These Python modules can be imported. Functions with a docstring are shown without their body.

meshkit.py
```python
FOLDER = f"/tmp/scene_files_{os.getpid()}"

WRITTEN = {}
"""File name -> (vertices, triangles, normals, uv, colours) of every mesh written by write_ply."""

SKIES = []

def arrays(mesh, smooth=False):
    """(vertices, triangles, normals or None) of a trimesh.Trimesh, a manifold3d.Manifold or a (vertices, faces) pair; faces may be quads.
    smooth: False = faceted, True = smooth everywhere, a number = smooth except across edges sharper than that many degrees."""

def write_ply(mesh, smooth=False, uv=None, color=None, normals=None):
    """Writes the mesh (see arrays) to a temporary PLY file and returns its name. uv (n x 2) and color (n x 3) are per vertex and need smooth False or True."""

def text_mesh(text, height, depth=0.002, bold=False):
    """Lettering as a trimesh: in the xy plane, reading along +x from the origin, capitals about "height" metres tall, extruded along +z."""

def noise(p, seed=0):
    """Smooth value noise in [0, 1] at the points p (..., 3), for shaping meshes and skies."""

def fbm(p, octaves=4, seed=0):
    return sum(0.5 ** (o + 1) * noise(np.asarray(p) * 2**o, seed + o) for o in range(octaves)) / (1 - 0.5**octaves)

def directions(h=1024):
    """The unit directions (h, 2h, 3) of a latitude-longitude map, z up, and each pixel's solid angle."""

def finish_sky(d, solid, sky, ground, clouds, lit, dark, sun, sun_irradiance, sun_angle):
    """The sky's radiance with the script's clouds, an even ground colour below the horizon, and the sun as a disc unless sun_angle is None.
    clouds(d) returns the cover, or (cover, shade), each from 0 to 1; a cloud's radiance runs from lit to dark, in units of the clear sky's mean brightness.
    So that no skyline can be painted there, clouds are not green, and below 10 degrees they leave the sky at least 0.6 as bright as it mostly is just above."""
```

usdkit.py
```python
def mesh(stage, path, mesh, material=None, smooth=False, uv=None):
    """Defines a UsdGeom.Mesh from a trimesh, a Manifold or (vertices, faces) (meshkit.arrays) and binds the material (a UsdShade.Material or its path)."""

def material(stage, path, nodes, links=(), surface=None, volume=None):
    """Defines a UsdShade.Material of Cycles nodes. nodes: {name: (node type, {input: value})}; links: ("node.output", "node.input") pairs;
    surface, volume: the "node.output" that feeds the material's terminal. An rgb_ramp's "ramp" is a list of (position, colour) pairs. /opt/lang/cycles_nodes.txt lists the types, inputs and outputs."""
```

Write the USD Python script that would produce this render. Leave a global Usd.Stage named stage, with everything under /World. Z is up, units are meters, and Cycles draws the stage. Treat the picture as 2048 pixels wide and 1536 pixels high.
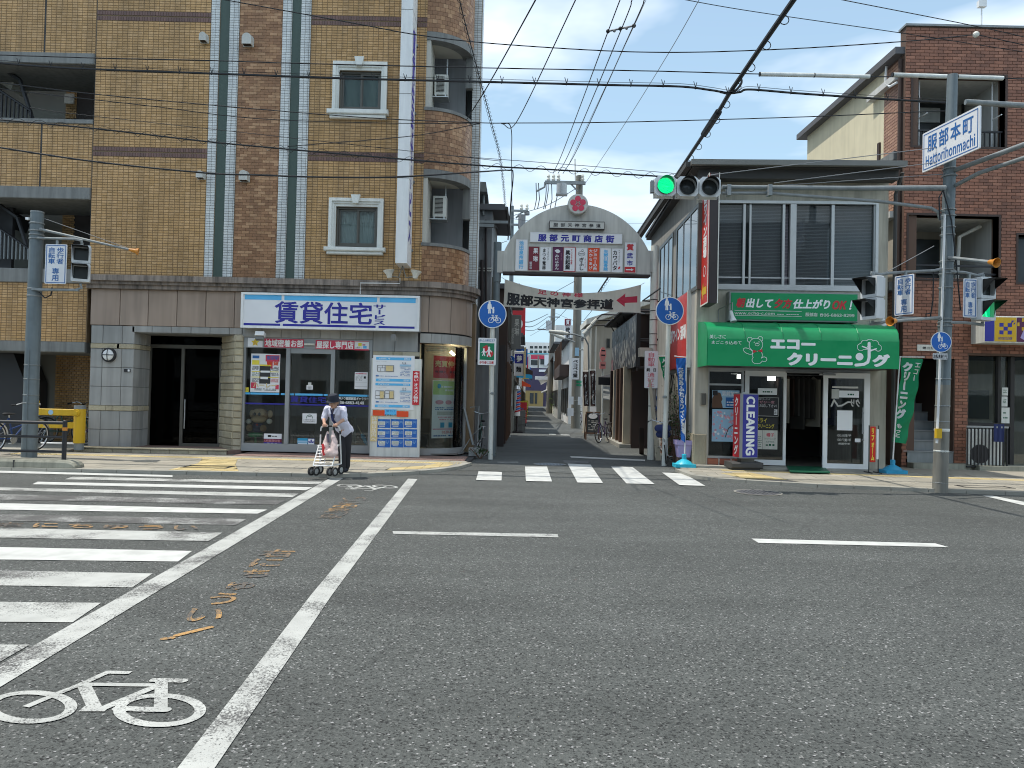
import math,random,glob,numpy as np,trimesh,usdkit,meshkit
import manifold3d as m3
from PIL import Image,ImageDraw,ImageFont
from shapely.geometry import Polygon,MultiPolygon,LineString,Point,box as sbox
from shapely.ops import unary_union
from shapely import affinity
from pxr import Usd,UsdGeom,UsdLux,UsdShade,Sdf,Gf

stage=Usd.Stage.CreateInMemory()
UsdGeom.SetStageUpAxis(stage,'Z');UsdGeom.SetStageMetersPerUnit(stage,1.0)
UsdGeom.Xform.Define(stage,'/World');UsdGeom.Scope.Define(stage,'/World/Looks')
rnd=random.Random(7);nrng=np.random.default_rng(7)
PI=math.pi

# ---------------------------------------------------------------- camera
F,CX,CY=1500.0,1024.0,768.0 # focal length in photo pixels (2048 wide)
ROLL,PITCH,CAM=0.022,math.radians(1.08),np.array((0.0,0.0,1.45))
_f=np.array((0,math.cos(PITCH),math.sin(PITCH)));_u0=np.array((0,-math.sin(PITCH),math.cos(PITCH)));_r0=np.array((1.0,0,0))
_R=math.cos(ROLL)*_r0+math.sin(ROLL)*_u0;_U=-math.sin(ROLL)*_r0+math.cos(ROLL)*_u0
cam=UsdGeom.Camera.Define(stage,'/World/camera')
cam.CreateHorizontalApertureAttr(36.0);cam.CreateVerticalApertureAttr(27.0);cam.CreateFocalLengthAttr(F/2048*36.0)
cam.CreateClippingRangeAttr(Gf.Vec2f(0.05,5000));cam.CreateExposureAttr(EXPOSURE := 0.34)
UsdGeom.Xformable(cam).AddTransformOp().Set(Gf.Matrix4d(*_R,0,*_U,0,*(-_f),0,*CAM,1))

# ---------------------------------------------------------------- sky and sun
CLOUD_SEED=40.3
SUN_EL,SUN_AZ=math.radians(69),math.radians(7) # high, from the west, a little behind the facades
SUN=np.array((-math.cos(SUN_AZ)*math.cos(SUN_EL),math.sin(SUN_AZ)*math.cos(SUN_EL),math.sin(SUN_EL)))
dome=UsdLux.DomeLight.Define(stage,'/World/sky')
dome.GetPrim().SetCustomDataByKey('kind','structure')
sky_mat=usdkit.material(stage,'/World/Looks/sky',{
    'sky':('sky_texture',{'sky_type':'single_scattering','sun_disc': False,'sun_elevation':SUN_EL,'sun_rotation':math.atan2(SUN[0],SUN[1]),'aerosol_density':1.6,'altitude':20.0}),
    'tc':('texture_coordinate',{}),
    'sep':('separate_xyz',{}),
    'up':('math',{'math_type':'maximum','value2':0.05}),
    'dx':('math',{'math_type':'divide'}),'dy':('math',{'math_type':'divide'}),
    'comb':('combine_xyz',{'z':CLOUD_SEED}),
    'n':('noise_texture',{'scale':0.62,'detail':6.0,'roughness':0.52,'distortion':0.2}),
    'ramp':('rgb_ramp',{'ramp':[(0.0,(0,0,0)),(0.45,(0,0,0)),(0.58,(.55,)*3),(0.72,(1,)*3),(1.0,(1,)*3)]}),
    'haze':('map_range',{'from_min':0.05,'from_max':0.55,'to_min':0.88,'to_max':0.42,'clamp': True}),
    'bw':('rgb_to_bw',{}),'low':('map_range',{'from_min':.10,'from_max':.34,'to_min':.0,'to_max':.82,'clamp': True}),'cf':('math',{'math_type':'multiply'}),
    'mix':('mix',{'color2':(3.1,4.55,5.6)}),'mix2':('mix',{'color2':(9.6,9.6,9.5)}),
    'bg':('background_shader',{'strength':0.15})},
    [('tc.generated','sep.vector'),('sep.z','up.value1'),('sep.x','dx.value1'),('up.value','dx.value2'),('sep.y','dy.value1'),('up.value','dy.value2'),
     ('dx.value','comb.x'),('dy.value','comb.y'),('comb.vector','n.vector'),('n.fac','ramp.fac'),('sep.z','haze.value'),('haze.result','mix.fac'),('sky.color','mix.color1'),('mix.color','mix2.color1'),('ramp.color','bw.color'),('sep.z','low.value'),('bw.val','cf.value1'),('low.result','cf.value2'),('cf.value','mix2.fac'),('mix2.color','bg.color')],surface='bg.background')
UsdShade.MaterialBindingAPI.Apply(dome.GetPrim()).Bind(sky_mat)
sun=UsdLux.DistantLight.Define(stage,'/World/sun')
sun.CreateIntensityAttr(0.85);sun.CreateAngleAttr(0.55);sun.CreateNormalizeAttr(True);sun.CreateColorAttr(Gf.Vec3f(1.0,0.95,0.87))
_z=SUN/np.linalg.norm(SUN);_x=np.cross((0,0,1.0),_z);_x/=np.linalg.norm(_x);_y=np.cross(_z,_x)
UsdGeom.Xformable(sun).AddTransformOp().Set(Gf.Matrix4d(*_x,0,*_y,0,*_z,0,0,0,30,1))

# ---------------------------------------------------------------- rays: a pixel of the photo to a place in the street
def ray(px,py):
    d=_R*(px-CX)-_U*(py-CY)+_f*F
    return d/d[1]
def P(px,py,Y): return CAM+ray(px,py)*Y
def G(px,py,z=0.0):
    d=ray(px,py); return CAM+d*((z-CAM[2])/d[2])

class Fr:
    """A plane in the street: origin, along, up and outward."""
    def __init__(s,o,u=(1,0,0),v=(0,0,1)):
        s.o=np.array(o,float);s.u=np.array(u,float)/np.linalg.norm(u);s.v=np.array(v,float)/np.linalg.norm(v);s.n=np.cross(s.u,s.v)
    def pt(s,u,v,n=0.0): return s.o+s.u*u+s.v*v+s.n*n
    def px(s,px,py,n=0.0):
        d=ray(px,py);t=((s.o+s.n*n-CAM)@s.n)/(d@s.n);p=CAM+d*t-s.o
        return p@s.u,p@s.v
    def rect(s,x0,y0,x1,y1,n=0.0):
        a=s.px(x0,y0,n);b=s.px(x1,y1,n); return a[0],b[0],b[1],a[1]
    def mat(s): return np.stack([s.u,s.v,s.n],1)

_BF=np.array([[0,2,1],[0,3,2],[4,5,6],[4,6,7],[0,1,5],[0,5,4],[1,2,6],[1,6,5],[2,3,7],[2,7,6],[3,0,4],[3,4,7]])
WF=Fr((0,0,0),(1,0,0),(0,1,0)) # world axes: u=x v=y n=z
class MB:
    """Collects shapes that become one mesh."""
    def __init__(s):s.V,s.F,s.k=[],[],0
    def add(s,v,f):
        v=np.asarray(v,float);f=np.asarray(f,int)
        if f.ndim==2 and f.shape[1]==4:f=np.vstack([f[:,[0,1,2]],f[:,[0,2,3]]])
        if len(v) and len(f):s.V.append(v);s.F.append(f+s.k);s.k+=len(v)
        return s
    def tm(s,m): return s.add(m.vertices,m.faces)
    def man(s,m):
        q=m.to_mesh(); return s.add(q.vert_properties[:,:3],q.tri_verts)
    def fbox(s,fr,u0,u1,v0,v1,n0,n1):
        u0,u1=sorted((u0,u1));v0,v1=sorted((v0,v1));n0,n1=sorted((n0,n1))
        c=np.array([(u0,v0,n0),(u1,v0,n0),(u1,v1,n0),(u0,v1,n0),(u0,v0,n1),(u1,v0,n1),(u1,v1,n1),(u0,v1,n1)])
        return s.add(fr.o+c@fr.mat().T,_BF)
    def box(s,x0,x1,y0,y1,z0,z1): return s.fbox(WF,x0,x1,y0,y1,z0,z1)
    def fb(s,fr,x0,y0,x1,y1,n0,n1):
        """Box whose front face (at n1) covers the photo rectangle."""
        u0,u1,v0,v1=fr.rect(x0,y0,x1,y1,n1); return s.fbox(fr,u0,u1,v0,v1,n0,n1)
    def cham(s,fr,u0,u1,v0,v1,n0,n1,c=0.01):
        """Box with chamfered front edges."""
        u0,u1=sorted((u0,u1));v0,v1=sorted((v0,v1));c=min(c,(u1-u0)/3,(v1-v0)/3)
        r= lambda a,n:[(u0+a,v0+a,n),(u1-a,v0+a,n),(u1-a,v1-a,n),(u0+a,v1-a,n)]
        p=np.array(r(0,n0)+r(0,n1-c)+r(c,n1));f=[[8,9,10],[8,10,11],[0,2,1],[0,3,2]]
        for k in (0,4):
            for i in range(4):
                j=(i+1)%4;f+=[[k+i,k+j,k+4+j],[k+i,k+4+j,k+4+i]]
        return s.add(fr.o+p@fr.mat().T,f)
    def prism(s,fr,g,n0,n1):
        for p in getattr(g,'geoms',[g]):
            if p.area<1e-9: continue
            m=trimesh.creation.extrude_polygon(p,n1-n0,engine='earcut');v=m.vertices+(0,0,n0)
            s.add(fr.o+v@fr.mat().T,m.faces)
        return s
    def flat(s,fr,g,n):
        for p in getattr(g,'geoms',[g]):
            if p.geom_type!='Polygon' or p.area<1e-9: continue
            v,f=trimesh.creation.triangulate_polygon(p,engine='earcut')
            if len(f):s.add(fr.o+np.column_stack([v,np.full(len(v),n)])@fr.mat().T,f)
        return s
    def tube(s,pts,r,n=8,closed=False):
        p=np.asarray(pts,float);m=len(p);r=np.broadcast_to(np.asarray(r,float),m)
        t=np.gradient(p,axis=0) if not closed else np.roll(p,-1,0)-np.roll(p,1,0)
        t/=np.maximum(np.linalg.norm(t,axis=1,keepdims=True),1e-9)
        a=np.array((0,0,1.0)) if abs(t[0][2])<.9 else np.array((1.0,0,0));fr_=[]
        for i in range(m):
            a=a-t[i]*(a@t[i]);a/=np.linalg.norm(a);fr_.append((a.copy(),np.cross(t[i],a)))
        an=np.arange(n)/n*2*PI;v=np.concatenate([p[i]+r[i]*(np.cos(an)[:, None]*fr_[i][0]+np.sin(an)[:, None]*fr_[i][1]) for i in range(m)])
        f=[]
        for i in range(m if closed else m-1):
            for k in range(n):
                a0,a1=i*n+k,i*n+(k+1)%n;b0,b1=((i+1)%m)*n+k,((i+1)%m)*n+(k+1)%n
                f+=[[a0,a1,b1],[a0,b1,b0]]
        if not closed:
            v=np.vstack([v,p[0],p[-1]])
            for k in range(n):f+=[[m*n,(k+1)%n,k],[m*n+1,(m-1)*n+k,(m-1)*n+(k+1)%n]]
        return s.add(v,f)
    def cyl(s,a,b,r,r2=None,n=16): return s.tube([a,b],[r,r if r2 is None else r2],n)
    def lathe(s,prof,o,axis=(0,0,1),n=20):
        ax=np.array(axis,float);ax/=np.linalg.norm(ax);a=np.cross(ax,(0.3,0.9,0.2));a/=np.linalg.norm(a);b=np.cross(ax,a)
        an=np.arange(n)/n*2*PI;v=np.concatenate([np.array(o)+ax*z+r*(np.cos(an)[:, None]*a+np.sin(an)[:, None]*b) for r,z in prof]);f=[]
        for i in range(len(prof)-1):
            for k in range(n):
                k2=(k+1)%n;f+=[[i*n+k,i*n+k2,(i+1)*n+k2],[i*n+k,(i+1)*n+k2,(i+1)*n+k]]
        return s.add(v,f)
    def sphere(s,o,r,sub=2):
        m=trimesh.creation.icosphere(sub,1.0); return s.add(m.vertices*np.asarray(r)+np.asarray(o),m.faces)
    def quad(s,a,b,c,d): return s.add([a,b,c,d],[[0,1,2],[0,2,3]])
    def tris(s): return sum(len(f) for f in s.F)
    def tiles(s,fr,u0,u1,v0,v1,tw,th,joint,n0,dep,stag=0.5,skip=None,jit=0.0,curve=None,bond=2):
        """Rows of small tiles, each its own island; curve maps (u, v, n) to the world for a bent wall."""
        rows=max(1,round((v1-v0)/th));th=(v1-v0)/rows;U0,U1,V0,V1=[],[],[],[]
        for r in range(rows):
            off=(r%bond)*stag*tw;cols=math.ceil((u1-u0+off)/tw)
            for c in range(cols):
                a=max(u0,u0-off+c*tw+joint/2);b=min(u1,u0-off+(c+1)*tw-joint/2)
                if b-a<tw*.12: continue
                U0.append(a);U1.append(b);V0.append(v0+r*th+joint/2);V1.append(v0+(r+1)*th-joint/2)
        U0,U1,V0,V1=map(np.array,(U0,U1,V0,V1))
        if skip:
            keep=np.ones(len(U0),bool)
            for a,b,c,d in skip:
                row=(V0+V1>2*c)&(V0+V1<2*d);le,ri=row&(U0<a)&(U1>a),row&(U0<b)&(U1>b)&(U0>=a)
                U1=np.where(le,a,U1);U0=np.where(ri,b,U0);keep&=~(row&(U0>=a-1e-6)&(U1<=b+1e-6))&(U1-U0>.015)
            U0,U1,V0,V1=U0[keep],U1[keep],V0[keep],V1[keep]
        N=len(U0);n1=n0+dep+(nrng.random(N)-.5)*jit;z=np.full(N,n0)
        c=np.stack([np.stack(q,1) for q in ((U0,V0,z),(U1,V0,z),(U1,V1,z),(U0,V1,z),(U0,V0,n1),(U1,V0,n1),(U1,V1,n1),(U0,V1,n1))],1).reshape(-1,3)
        w=curve(c) if curve else fr.o+c@fr.mat().T
        f=(_BF[2:][None]+(np.arange(N)*8)[:, None, None]).reshape(-1,3)
        return s.add(w,f)

# ---------------------------------------------------------------- things and parts
TONED=set();_used={}
def numbered(parent,name):
    k=(parent,name);i=_used.get(k,0);_used[k]=i+1
    return f'{parent}/{name}' if i==0 else f'{parent}/{name}_{i:03d}'
def meta(prim,**kw):
    for k,v in kw.items():
        if v:prim.SetCustomDataByKey({'cat':'category'}.get(k,k),v)
def look(m): return m if isinstance(m,UsdShade.Material) else M[m]
class T:
    def __init__(s,name,label,cat,o=(0,0,0),group=None,kind=None,rz=0.0):
        s.path=numbered('/World',name);s.name=name;s.o=np.array(o,float);s.x=UsdGeom.Xform.Define(stage,s.path);s.group=group;s.cat=cat
        s.x.AddTranslateOp().Set(Gf.Vec3d(*map(float,o)));s.x.AddRotateZOp().Set(math.degrees(rz));s.local= False
        meta(s.x.GetPrim(),label=label,cat=cat,group=group,kind=kind)
    def part(s,name,mb,mat,parent=None,label=None,smooth=False,kind=None):
        if not mb.V: return None
        p=numbered(parent or s.path,name);v=np.concatenate(mb.V)-(0 if s.local else s.o);f=np.concatenate(mb.F)
        q=usdkit.mesh(stage,p,(v,f),look(mat),smooth=smooth);meta(q.GetPrim(),label=label,kind=kind)
        if mat in TONED: # one tone for each loose piece
            from scipy.sparse import coo_matrix; from scipy.sparse.csgraph import connected_components
            e=np.vstack([f[:,:2],f[:,1:]]);n,lab=connected_components(coo_matrix((np.ones(len(e)),(e[:,0],e[:,1])),(len(v),len(v))),directed=False)
            if smooth is False:UsdGeom.PrimvarsAPI(q).CreatePrimvar('tone',Sdf.ValueTypeNames.FloatArray,'vertex').Set(nrng.random(n)[lab].astype(np.float32).tolist())
        return p
    def copy(s,o,rz=0.0,label=None,group=None):
        p=numbered('/World',s.name);x=UsdGeom.Xform.Define(stage,p)
        x.AddTranslateOp().Set(Gf.Vec3d(*map(float,o)));x.AddRotateZOp().Set(math.degrees(rz))
        x.GetPrim().GetReferences().AddInternalReference(s.path);x.GetPrim().SetInstanceable(True)
        meta(x.GetPrim(),label=label,cat=s.cat,group=group or s.group); return x
def single(name,mb,mat,label=None,cat=None,group=None,kind=None,smooth=False,root='/World'):
    p=numbered(root,name);q=usdkit.mesh(stage,p,(np.concatenate(mb.V),np.concatenate(mb.F)),look(mat),smooth=smooth)
    meta(q.GetPrim(),label=label,cat=cat,group=group,kind=kind); return p

# ---------------------------------------------------------------- lettering
_fonts,_gl={},{}
def glyph(ch,bold):
    if (ch,bold) in _gl: return _gl[ch,bold]
    if not _fonts:
        path=glob.glob('/opt/blender-*/*/datafiles/fonts/Noto Sans CJK Regular.woff2')[0];_fonts['f']=ImageFont.truetype(path,112)
    f=_fonts['f'];im=Image.new('L',(172,172));ImageDraw.Draw(im).text((24,138),ch,255,f,anchor='ls',stroke_width=round(bold*1.55))
    on=np.pad(np.asarray(im)>120,((0,0),(1,1))).astype(np.int8);d=np.diff(on,axis=1)
    r,a=np.nonzero(d==1);e=np.nonzero(d==-1)[1]
    g=unary_union(sbox_arr(a,r,e)).buffer(.7,2).buffer(-.7,2).simplify(.75) if len(r) else Polygon()
    g=affinity.affine_transform(g,[1/112,0,0,1/112,-24/112,0]);adv=f.getlength(ch)/112
    _gl[ch,bold]=g,adv; return g,adv
def sbox_arr(a,r,e):
    import shapely
    return shapely.box(a,137-r,e,138-r)
def txt(s,vertical=False,bold=0,gap=0.0,shear=0.0):
    """Outline of a line of writing, one em high."""
    out,x=[],0.0
    for ch in s:
        g,adv=glyph(ch,bold)
        if vertical:
            if ch in 'ー-(':g=affinity.rotate(g,-90,origin=(.5,.38)) if ch!='ー' else affinity.scale(affinity.rotate(g,-90,origin=(.5,.38)),-1,1,origin=(.5,.38))
            out.append(affinity.translate(g,(1-adv)/2,-x));x+=1+gap
        else:
            out.append(affinity.translate(g,x,0));x+=adv+gap
    g=unary_union([q for q in out if not q.is_empty])
    return affinity.skew(g,xs=shear,origin=(0,0)) if shear else g
def fit(g,u0,u1,v0,v1):
    a,b,c,d=g.bounds;u0,u1=sorted((u0,u1));v0,v1=sorted((v0,v1))
    return affinity.affine_transform(g,[(u1-u0)/max(c-a,1e-6),0,0,(v1-v0)/max(d-b,1e-6),u0-a*(u1-u0)/max(c-a,1e-6),v0-b*(v1-v0)/max(d-b,1e-6)])
def write(mb,fr,s,x0,y0,x1,y1,n,**kw):
    """Writing that fills the photo rectangle on a plane."""
    mb.flat(fr,fit(txt(s,**kw),*fr.rect(x0,y0,x1,y1,n)),n); return mb
def scrawl(mb,fr,u0,u1,v0,v1,rows,n,seed=0,fill=.55,vertical=False):
    """Rows of small print too fine to read."""
    r=random.Random(seed);h=(v1-v0)/rows
    for k in range(rows):
        u=u0
        while u<u1-h*.3:
            w=h*r.uniform(.3,1.4);e=min(u1,u+w)
            if r.random()<.82:mb.flat(fr,sbox(u,v0+k*h+h*(1-fill)/2,e,v0+(k+1)*h-h*(1-fill)/2),n)
            u=e+h*r.uniform(.1,.35)
        if r.random()<.2: pass
    return mb
# ---------------------------------------------------------------- materials
M={}
def paint(name,col,rough=.55,metal=0.0,var=.10,scale=1.7,bump=0.0,bscale=60.0,streak=0.0,spec=.4,emit=None,trans=0.0):
    n={'g':('geometry',{}),'n':('noise_texture',{'scale':scale,'detail':5.0,'roughness':.6}),
         'm':('map_range',{'from_min':.25,'from_max':.75,'to_min':1-var,'to_max':1+var}),
         'h':('hsv',{'color':col}),'p':('principled_bsdf',{'roughness':rough,'metallic':metal,'specular_ior_level':spec}),
         'rm':('map_range',{'from_min':.2,'from_max':.8,'to_min':max(.05,rough-.12),'to_max':min(1,rough+.12)})}
    l=[('g.position','n.vector'),('n.fac','m.value'),('n.fac','rm.value'),('rm.result','p.roughness')]
    if streak:
        n.update({'mp':('mapping',{'scale':(5.0,5.0,.35)}),'n2':('noise_texture',{'scale':1.6,'detail':4.0,'roughness':.65}),
                  'm2':('map_range',{'from_min':.42,'from_max':.68,'to_min':1.0,'to_max':1-streak,'clamp': True}),'mu':('math',{'math_type':'multiply'})})
        l+=[('g.position','mp.vector'),('mp.vector','n2.vector'),('n2.fac','m2.value'),('m.result','mu.value1'),('m2.result','mu.value2'),('mu.value','h.value')]
    else:l+=[('m.result','h.value')]
    l+=[('h.color','p.base_color')]
    if bump:
        n.update({'nb':('noise_texture',{'scale':bscale,'detail':4.0,'roughness':.7}),'b':('bump',{'strength':1.0,'distance':bump})})
        l+=[('g.position','nb.vector'),('nb.fac','b.height'),('b.normal','p.normal')]
    if emit:n['p'][1].update({'emission_color':emit[0],'emission_strength':emit[1]})
    out='p.BSDF'
    if trans:
        n.update({'tr':('translucent_bsdf',{}),'mx':('mix_closure',{'fac':trans})})
        l+=[('h.color','tr.color'),('p.BSDF','mx.closure1'),('tr.BSDF','mx.closure2')];out='mx.closure'
    M[name]=usdkit.material(stage,'/World/Looks/'+name,n,l,surface=out); return M[name]
def tilemat(name,cols,rough=.4,var=.08,bump=0.0,bscale=90.0,streak=.18):
    """Tone chosen per tile, with rain streaks down the whole wall."""
    TONED.add(name)
    st=[(i/len(cols),c) for i,c in enumerate(cols)]
    n={'g':('geometry',{}),'at':('attribute',{'attribute':'tone'}),'r':('rgb_ramp',{'ramp':st,'interpolate': False}),'n':('noise_texture',{'scale':1.1,'detail':5.0}),
         'm':('map_range',{'from_min':.3,'from_max':.7,'to_min':1-var,'to_max':1+var}),'mp':('mapping',{'scale':(4.0,4.0,.3)}),'n2':('noise_texture',{'scale':1.5,'detail':4.0}),
         'm2':('map_range',{'from_min':.42,'from_max':.7,'to_min':1.0,'to_max':1-streak,'clamp': True}),'mu':('math',{'math_type':'multiply'}),
         'h':('hsv',{}),'p':('principled_bsdf',{'roughness':rough,'specular_ior_level':.4})}
    l=[('at.fac','r.fac'),('g.position','n.vector'),('n.fac','m.value'),('g.position','mp.vector'),('mp.vector','n2.vector'),('n2.fac','m2.value'),('m.result','mu.value1'),('m2.result','mu.value2'),
         ('mu.value','h.value'),('r.color','h.color'),('h.color','p.base_color')]
    if bump:
        n.update({'nb':('noise_texture',{'scale':bscale,'detail':5.0,'roughness':.7}),'b':('bump',{'strength':1.0,'distance':bump})})
        l+=[('g.position','nb.vector'),('nb.fac','b.height'),('b.normal','p.normal')]
    M[name]=usdkit.material(stage,'/World/Looks/'+name,n,l,surface='p.BSDF')
def emitter(name,col,s):
    M[name]=usdkit.material(stage,'/World/Looks/'+name,{'e':('emission',{'color':col,'strength':s})},[],surface='e.emission')
def pane(name,tint=(.82,.86,.85),rough=.02,ior=1.55):
    M[name]=usdkit.material(stage,'/World/Looks/'+name,{'f':('fresnel',{'IOR':ior}),'t':('transparent_bsdf',{'color':tint}),'g':('glossy_bsdf',{'color':(1,1,1),'roughness':rough}),'m':('mix_closure',{})},
        [('f.fac','m.fac'),('t.BSDF','m.closure1'),('g.BSDF','m.closure2')],surface='m.closure')
def asphalt(name,base,speck=.22,patch=.12,gloss=.75):
    M[name]=usdkit.material(stage,'/World/Looks/'+name,{
        'g':('geometry',{}),'v':('voronoi_texture',{'scale':105.0,'randomness':1.0}),'sc':('separate_color',{}),
        'rp':('rgb_ramp',{'ramp':[(0,(base*.22,)*3),(.14,(base*.5,base*.54,base*.51)),(.3,(base*.9,base*.97,base*.92)),(.8,(base*1.1,base*1.18,base*1.11)),(.945,(base*1.4,base*1.47,base*1.4)),(.982,(speck,speck,speck*.96)),(1,(speck*1.5,)*3)]}),
        'n':('noise_texture',{'scale':.55,'detail':6.0,'roughness':.62}),'m':('map_range',{'from_min':.3,'from_max':.7,'to_min':1-patch,'to_max':1+patch}),
        'mp':('mapping',{'scale':(.25,1.6,1)}),'n3':('noise_texture',{'scale':1.0,'detail':3.0}),'m3':('map_range',{'from_min':.35,'from_max':.65,'to_min':.88,'to_max':1.08}),'mu':('math',{'math_type':'multiply'}),
        'nw':('noise_texture',{'scale':.8,'detail':4.0}),'wv':('vector_math',{'math_type':'multiply_add','vector2':(.9,.9,0)}),'cv':('voronoi_texture',{'feature':'distance_to_edge','scale':.23}),'cm':('map_range',{'from_min':.0015,'from_max':.005,'to_min':.84,'to_max':1.0,'clamp': True}),'c1':('math',{'math_type':'maximum'}),'ck':('map_range',{'from_min':.46,'from_max':.56,'to_min':1.0,'to_max':.0,'clamp': True}),'mc':('math',{'math_type':'multiply'}),
        'h':('hsv',{}),'b':('bump',{'strength':.9,'distance':.004}),'n2':('noise_texture',{'scale':140.0,'detail':3.0}),'ad':('math',{'math_type':'add'}),
        'p':('principled_bsdf',{'roughness':gloss,'specular_ior_level':.3})},
        [('g.position','v.vector'),('v.color','sc.color'),('sc.r','rp.fac'),('g.position','n.vector'),('n.fac','m.value'),('g.position','mp.vector'),('mp.vector','n3.vector'),('n3.fac','m3.value'),
         ('m.result','mu.value1'),('m3.result','mu.value2'),('g.position','nw.vector'),('nw.color','wv.vector1'),('g.position','wv.vector3'),('wv.vector','cv.vector'),('cv.distance','cm.value'),('n3.fac','ck.value'),('cm.result','c1.value1'),('ck.result','c1.value2'),('mu.value','mc.value1'),('c1.value','mc.value2'),('mc.value','h.value'),('rp.color','h.color'),('h.color','p.base_color'),
         ('g.position','n2.vector'),('v.distance','ad.value1'),('n2.fac','ad.value2'),('ad.value','b.height'),('b.normal','p.normal')],surface='p.BSDF')
def roadpaint(name,col,wear=.45,under=.085):
    """Thermoplastic paint with the grain of the asphalt worn through it."""
    M[name]=usdkit.material(stage,'/World/Looks/'+name,{
        'g':('geometry',{}),'n':('noise_texture',{'scale':95.0,'detail':3.0,'roughness':.7}),'n2':('noise_texture',{'scale':1.4,'detail':5.0,'roughness':.65}),
        'a':('math',{'math_type':'multiply_add','value2':1.1}),'mr':('map_range',{'from_min':wear+.42,'from_max':wear+.56,'to_min':0.0,'to_max':1.0,'clamp': True}),
        'n4':('noise_texture',{'scale':5.0,'detail':4.0}),'m4':('map_range',{'from_min':.3,'from_max':.7,'to_min':.8,'to_max':1.05}),'h':('hsv',{'color':col}),
        'mx':('mix',{'color1':(under,under,under*.98)}),'b':('bump',{'strength':.6,'distance':.004}),'p':('principled_bsdf',{'roughness':.6,'specular_ior_level':.3})},
        [('g.position','n.vector'),('g.position','n2.vector'),('n2.fac','a.value1'),('n.fac','a.value3'),('a.value','mr.value'),('mr.result','mx.fac'),('g.position','n4.vector'),('n4.fac','m4.value'),('m4.result','h.value'),
         ('h.color','mx.color2'),('mx.color','p.base_color'),('n.fac','b.height'),('b.normal','p.normal')],surface='p.BSDF')

asphalt('road_asphalt',.079);asphalt('alley_asphalt',.09,speck=.18,patch=.22)
roadpaint('paint_fresh',(.54,.55,.525),wear=.26);roadpaint('paint_mid',(.45,.46,.435),wear=.46);roadpaint('paint_worn',(.42,.43,.41),wear=.64);roadpaint('paint_orange',(.46,.27,.10),wear=.60)
tilemat('paving',[(.29,.27,.22),(.32,.295,.24),(.265,.248,.205),(.30,.277,.225)],rough=.8,var=.16,bump=.003,streak=.1)
tilemat('tactile_yellow',[(.46,.36,.17),(.50,.40,.20),(.42,.34,.17)],rough=.75,var=.2,bump=.003,streak=.1)
tilemat('floor_pink',[(.25,.16,.13),(.28,.18,.15),(.23,.15,.125)],rough=.7,var=.15)
paint('kerb_concrete',(.30,.29,.25),rough=.85,var=.2,bump=.004,bscale=50)
paint('block_concrete',(.27,.27,.22),rough=.85,var=.25,bump=.006,bscale=30,streak=.3)
tilemat('ochre_tile',[(.47,.28,.112),(.50,.305,.13),(.435,.26,.102),(.485,.293,.122),(.53,.33,.15)],rough=.42,streak=.26,var=.10)
tilemat('checker_tile',[(.255,.13,.062),(.36,.20,.10),(.28,.145,.07),(.42,.245,.13),(.245,.125,.06),(.32,.17,.085)],rough=.4)
tilemat('band_tile',[(.15,.085,.07),(.17,.095,.078),(.135,.078,.065)],rough=.45)
tilemat('white_tile',[(.58,.60,.59),(.62,.64,.62),(.55,.57,.56)],rough=.3)
tilemat('brick_tile',[(.24,.10,.06),(.29,.12,.07),(.20,.085,.052),(.32,.14,.085),(.25,.105,.063)],rough=.55)
tilemat('brick_side',[(.36,.20,.13),(.40,.23,.15),(.33,.18,.12)],rough=.6)
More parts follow.
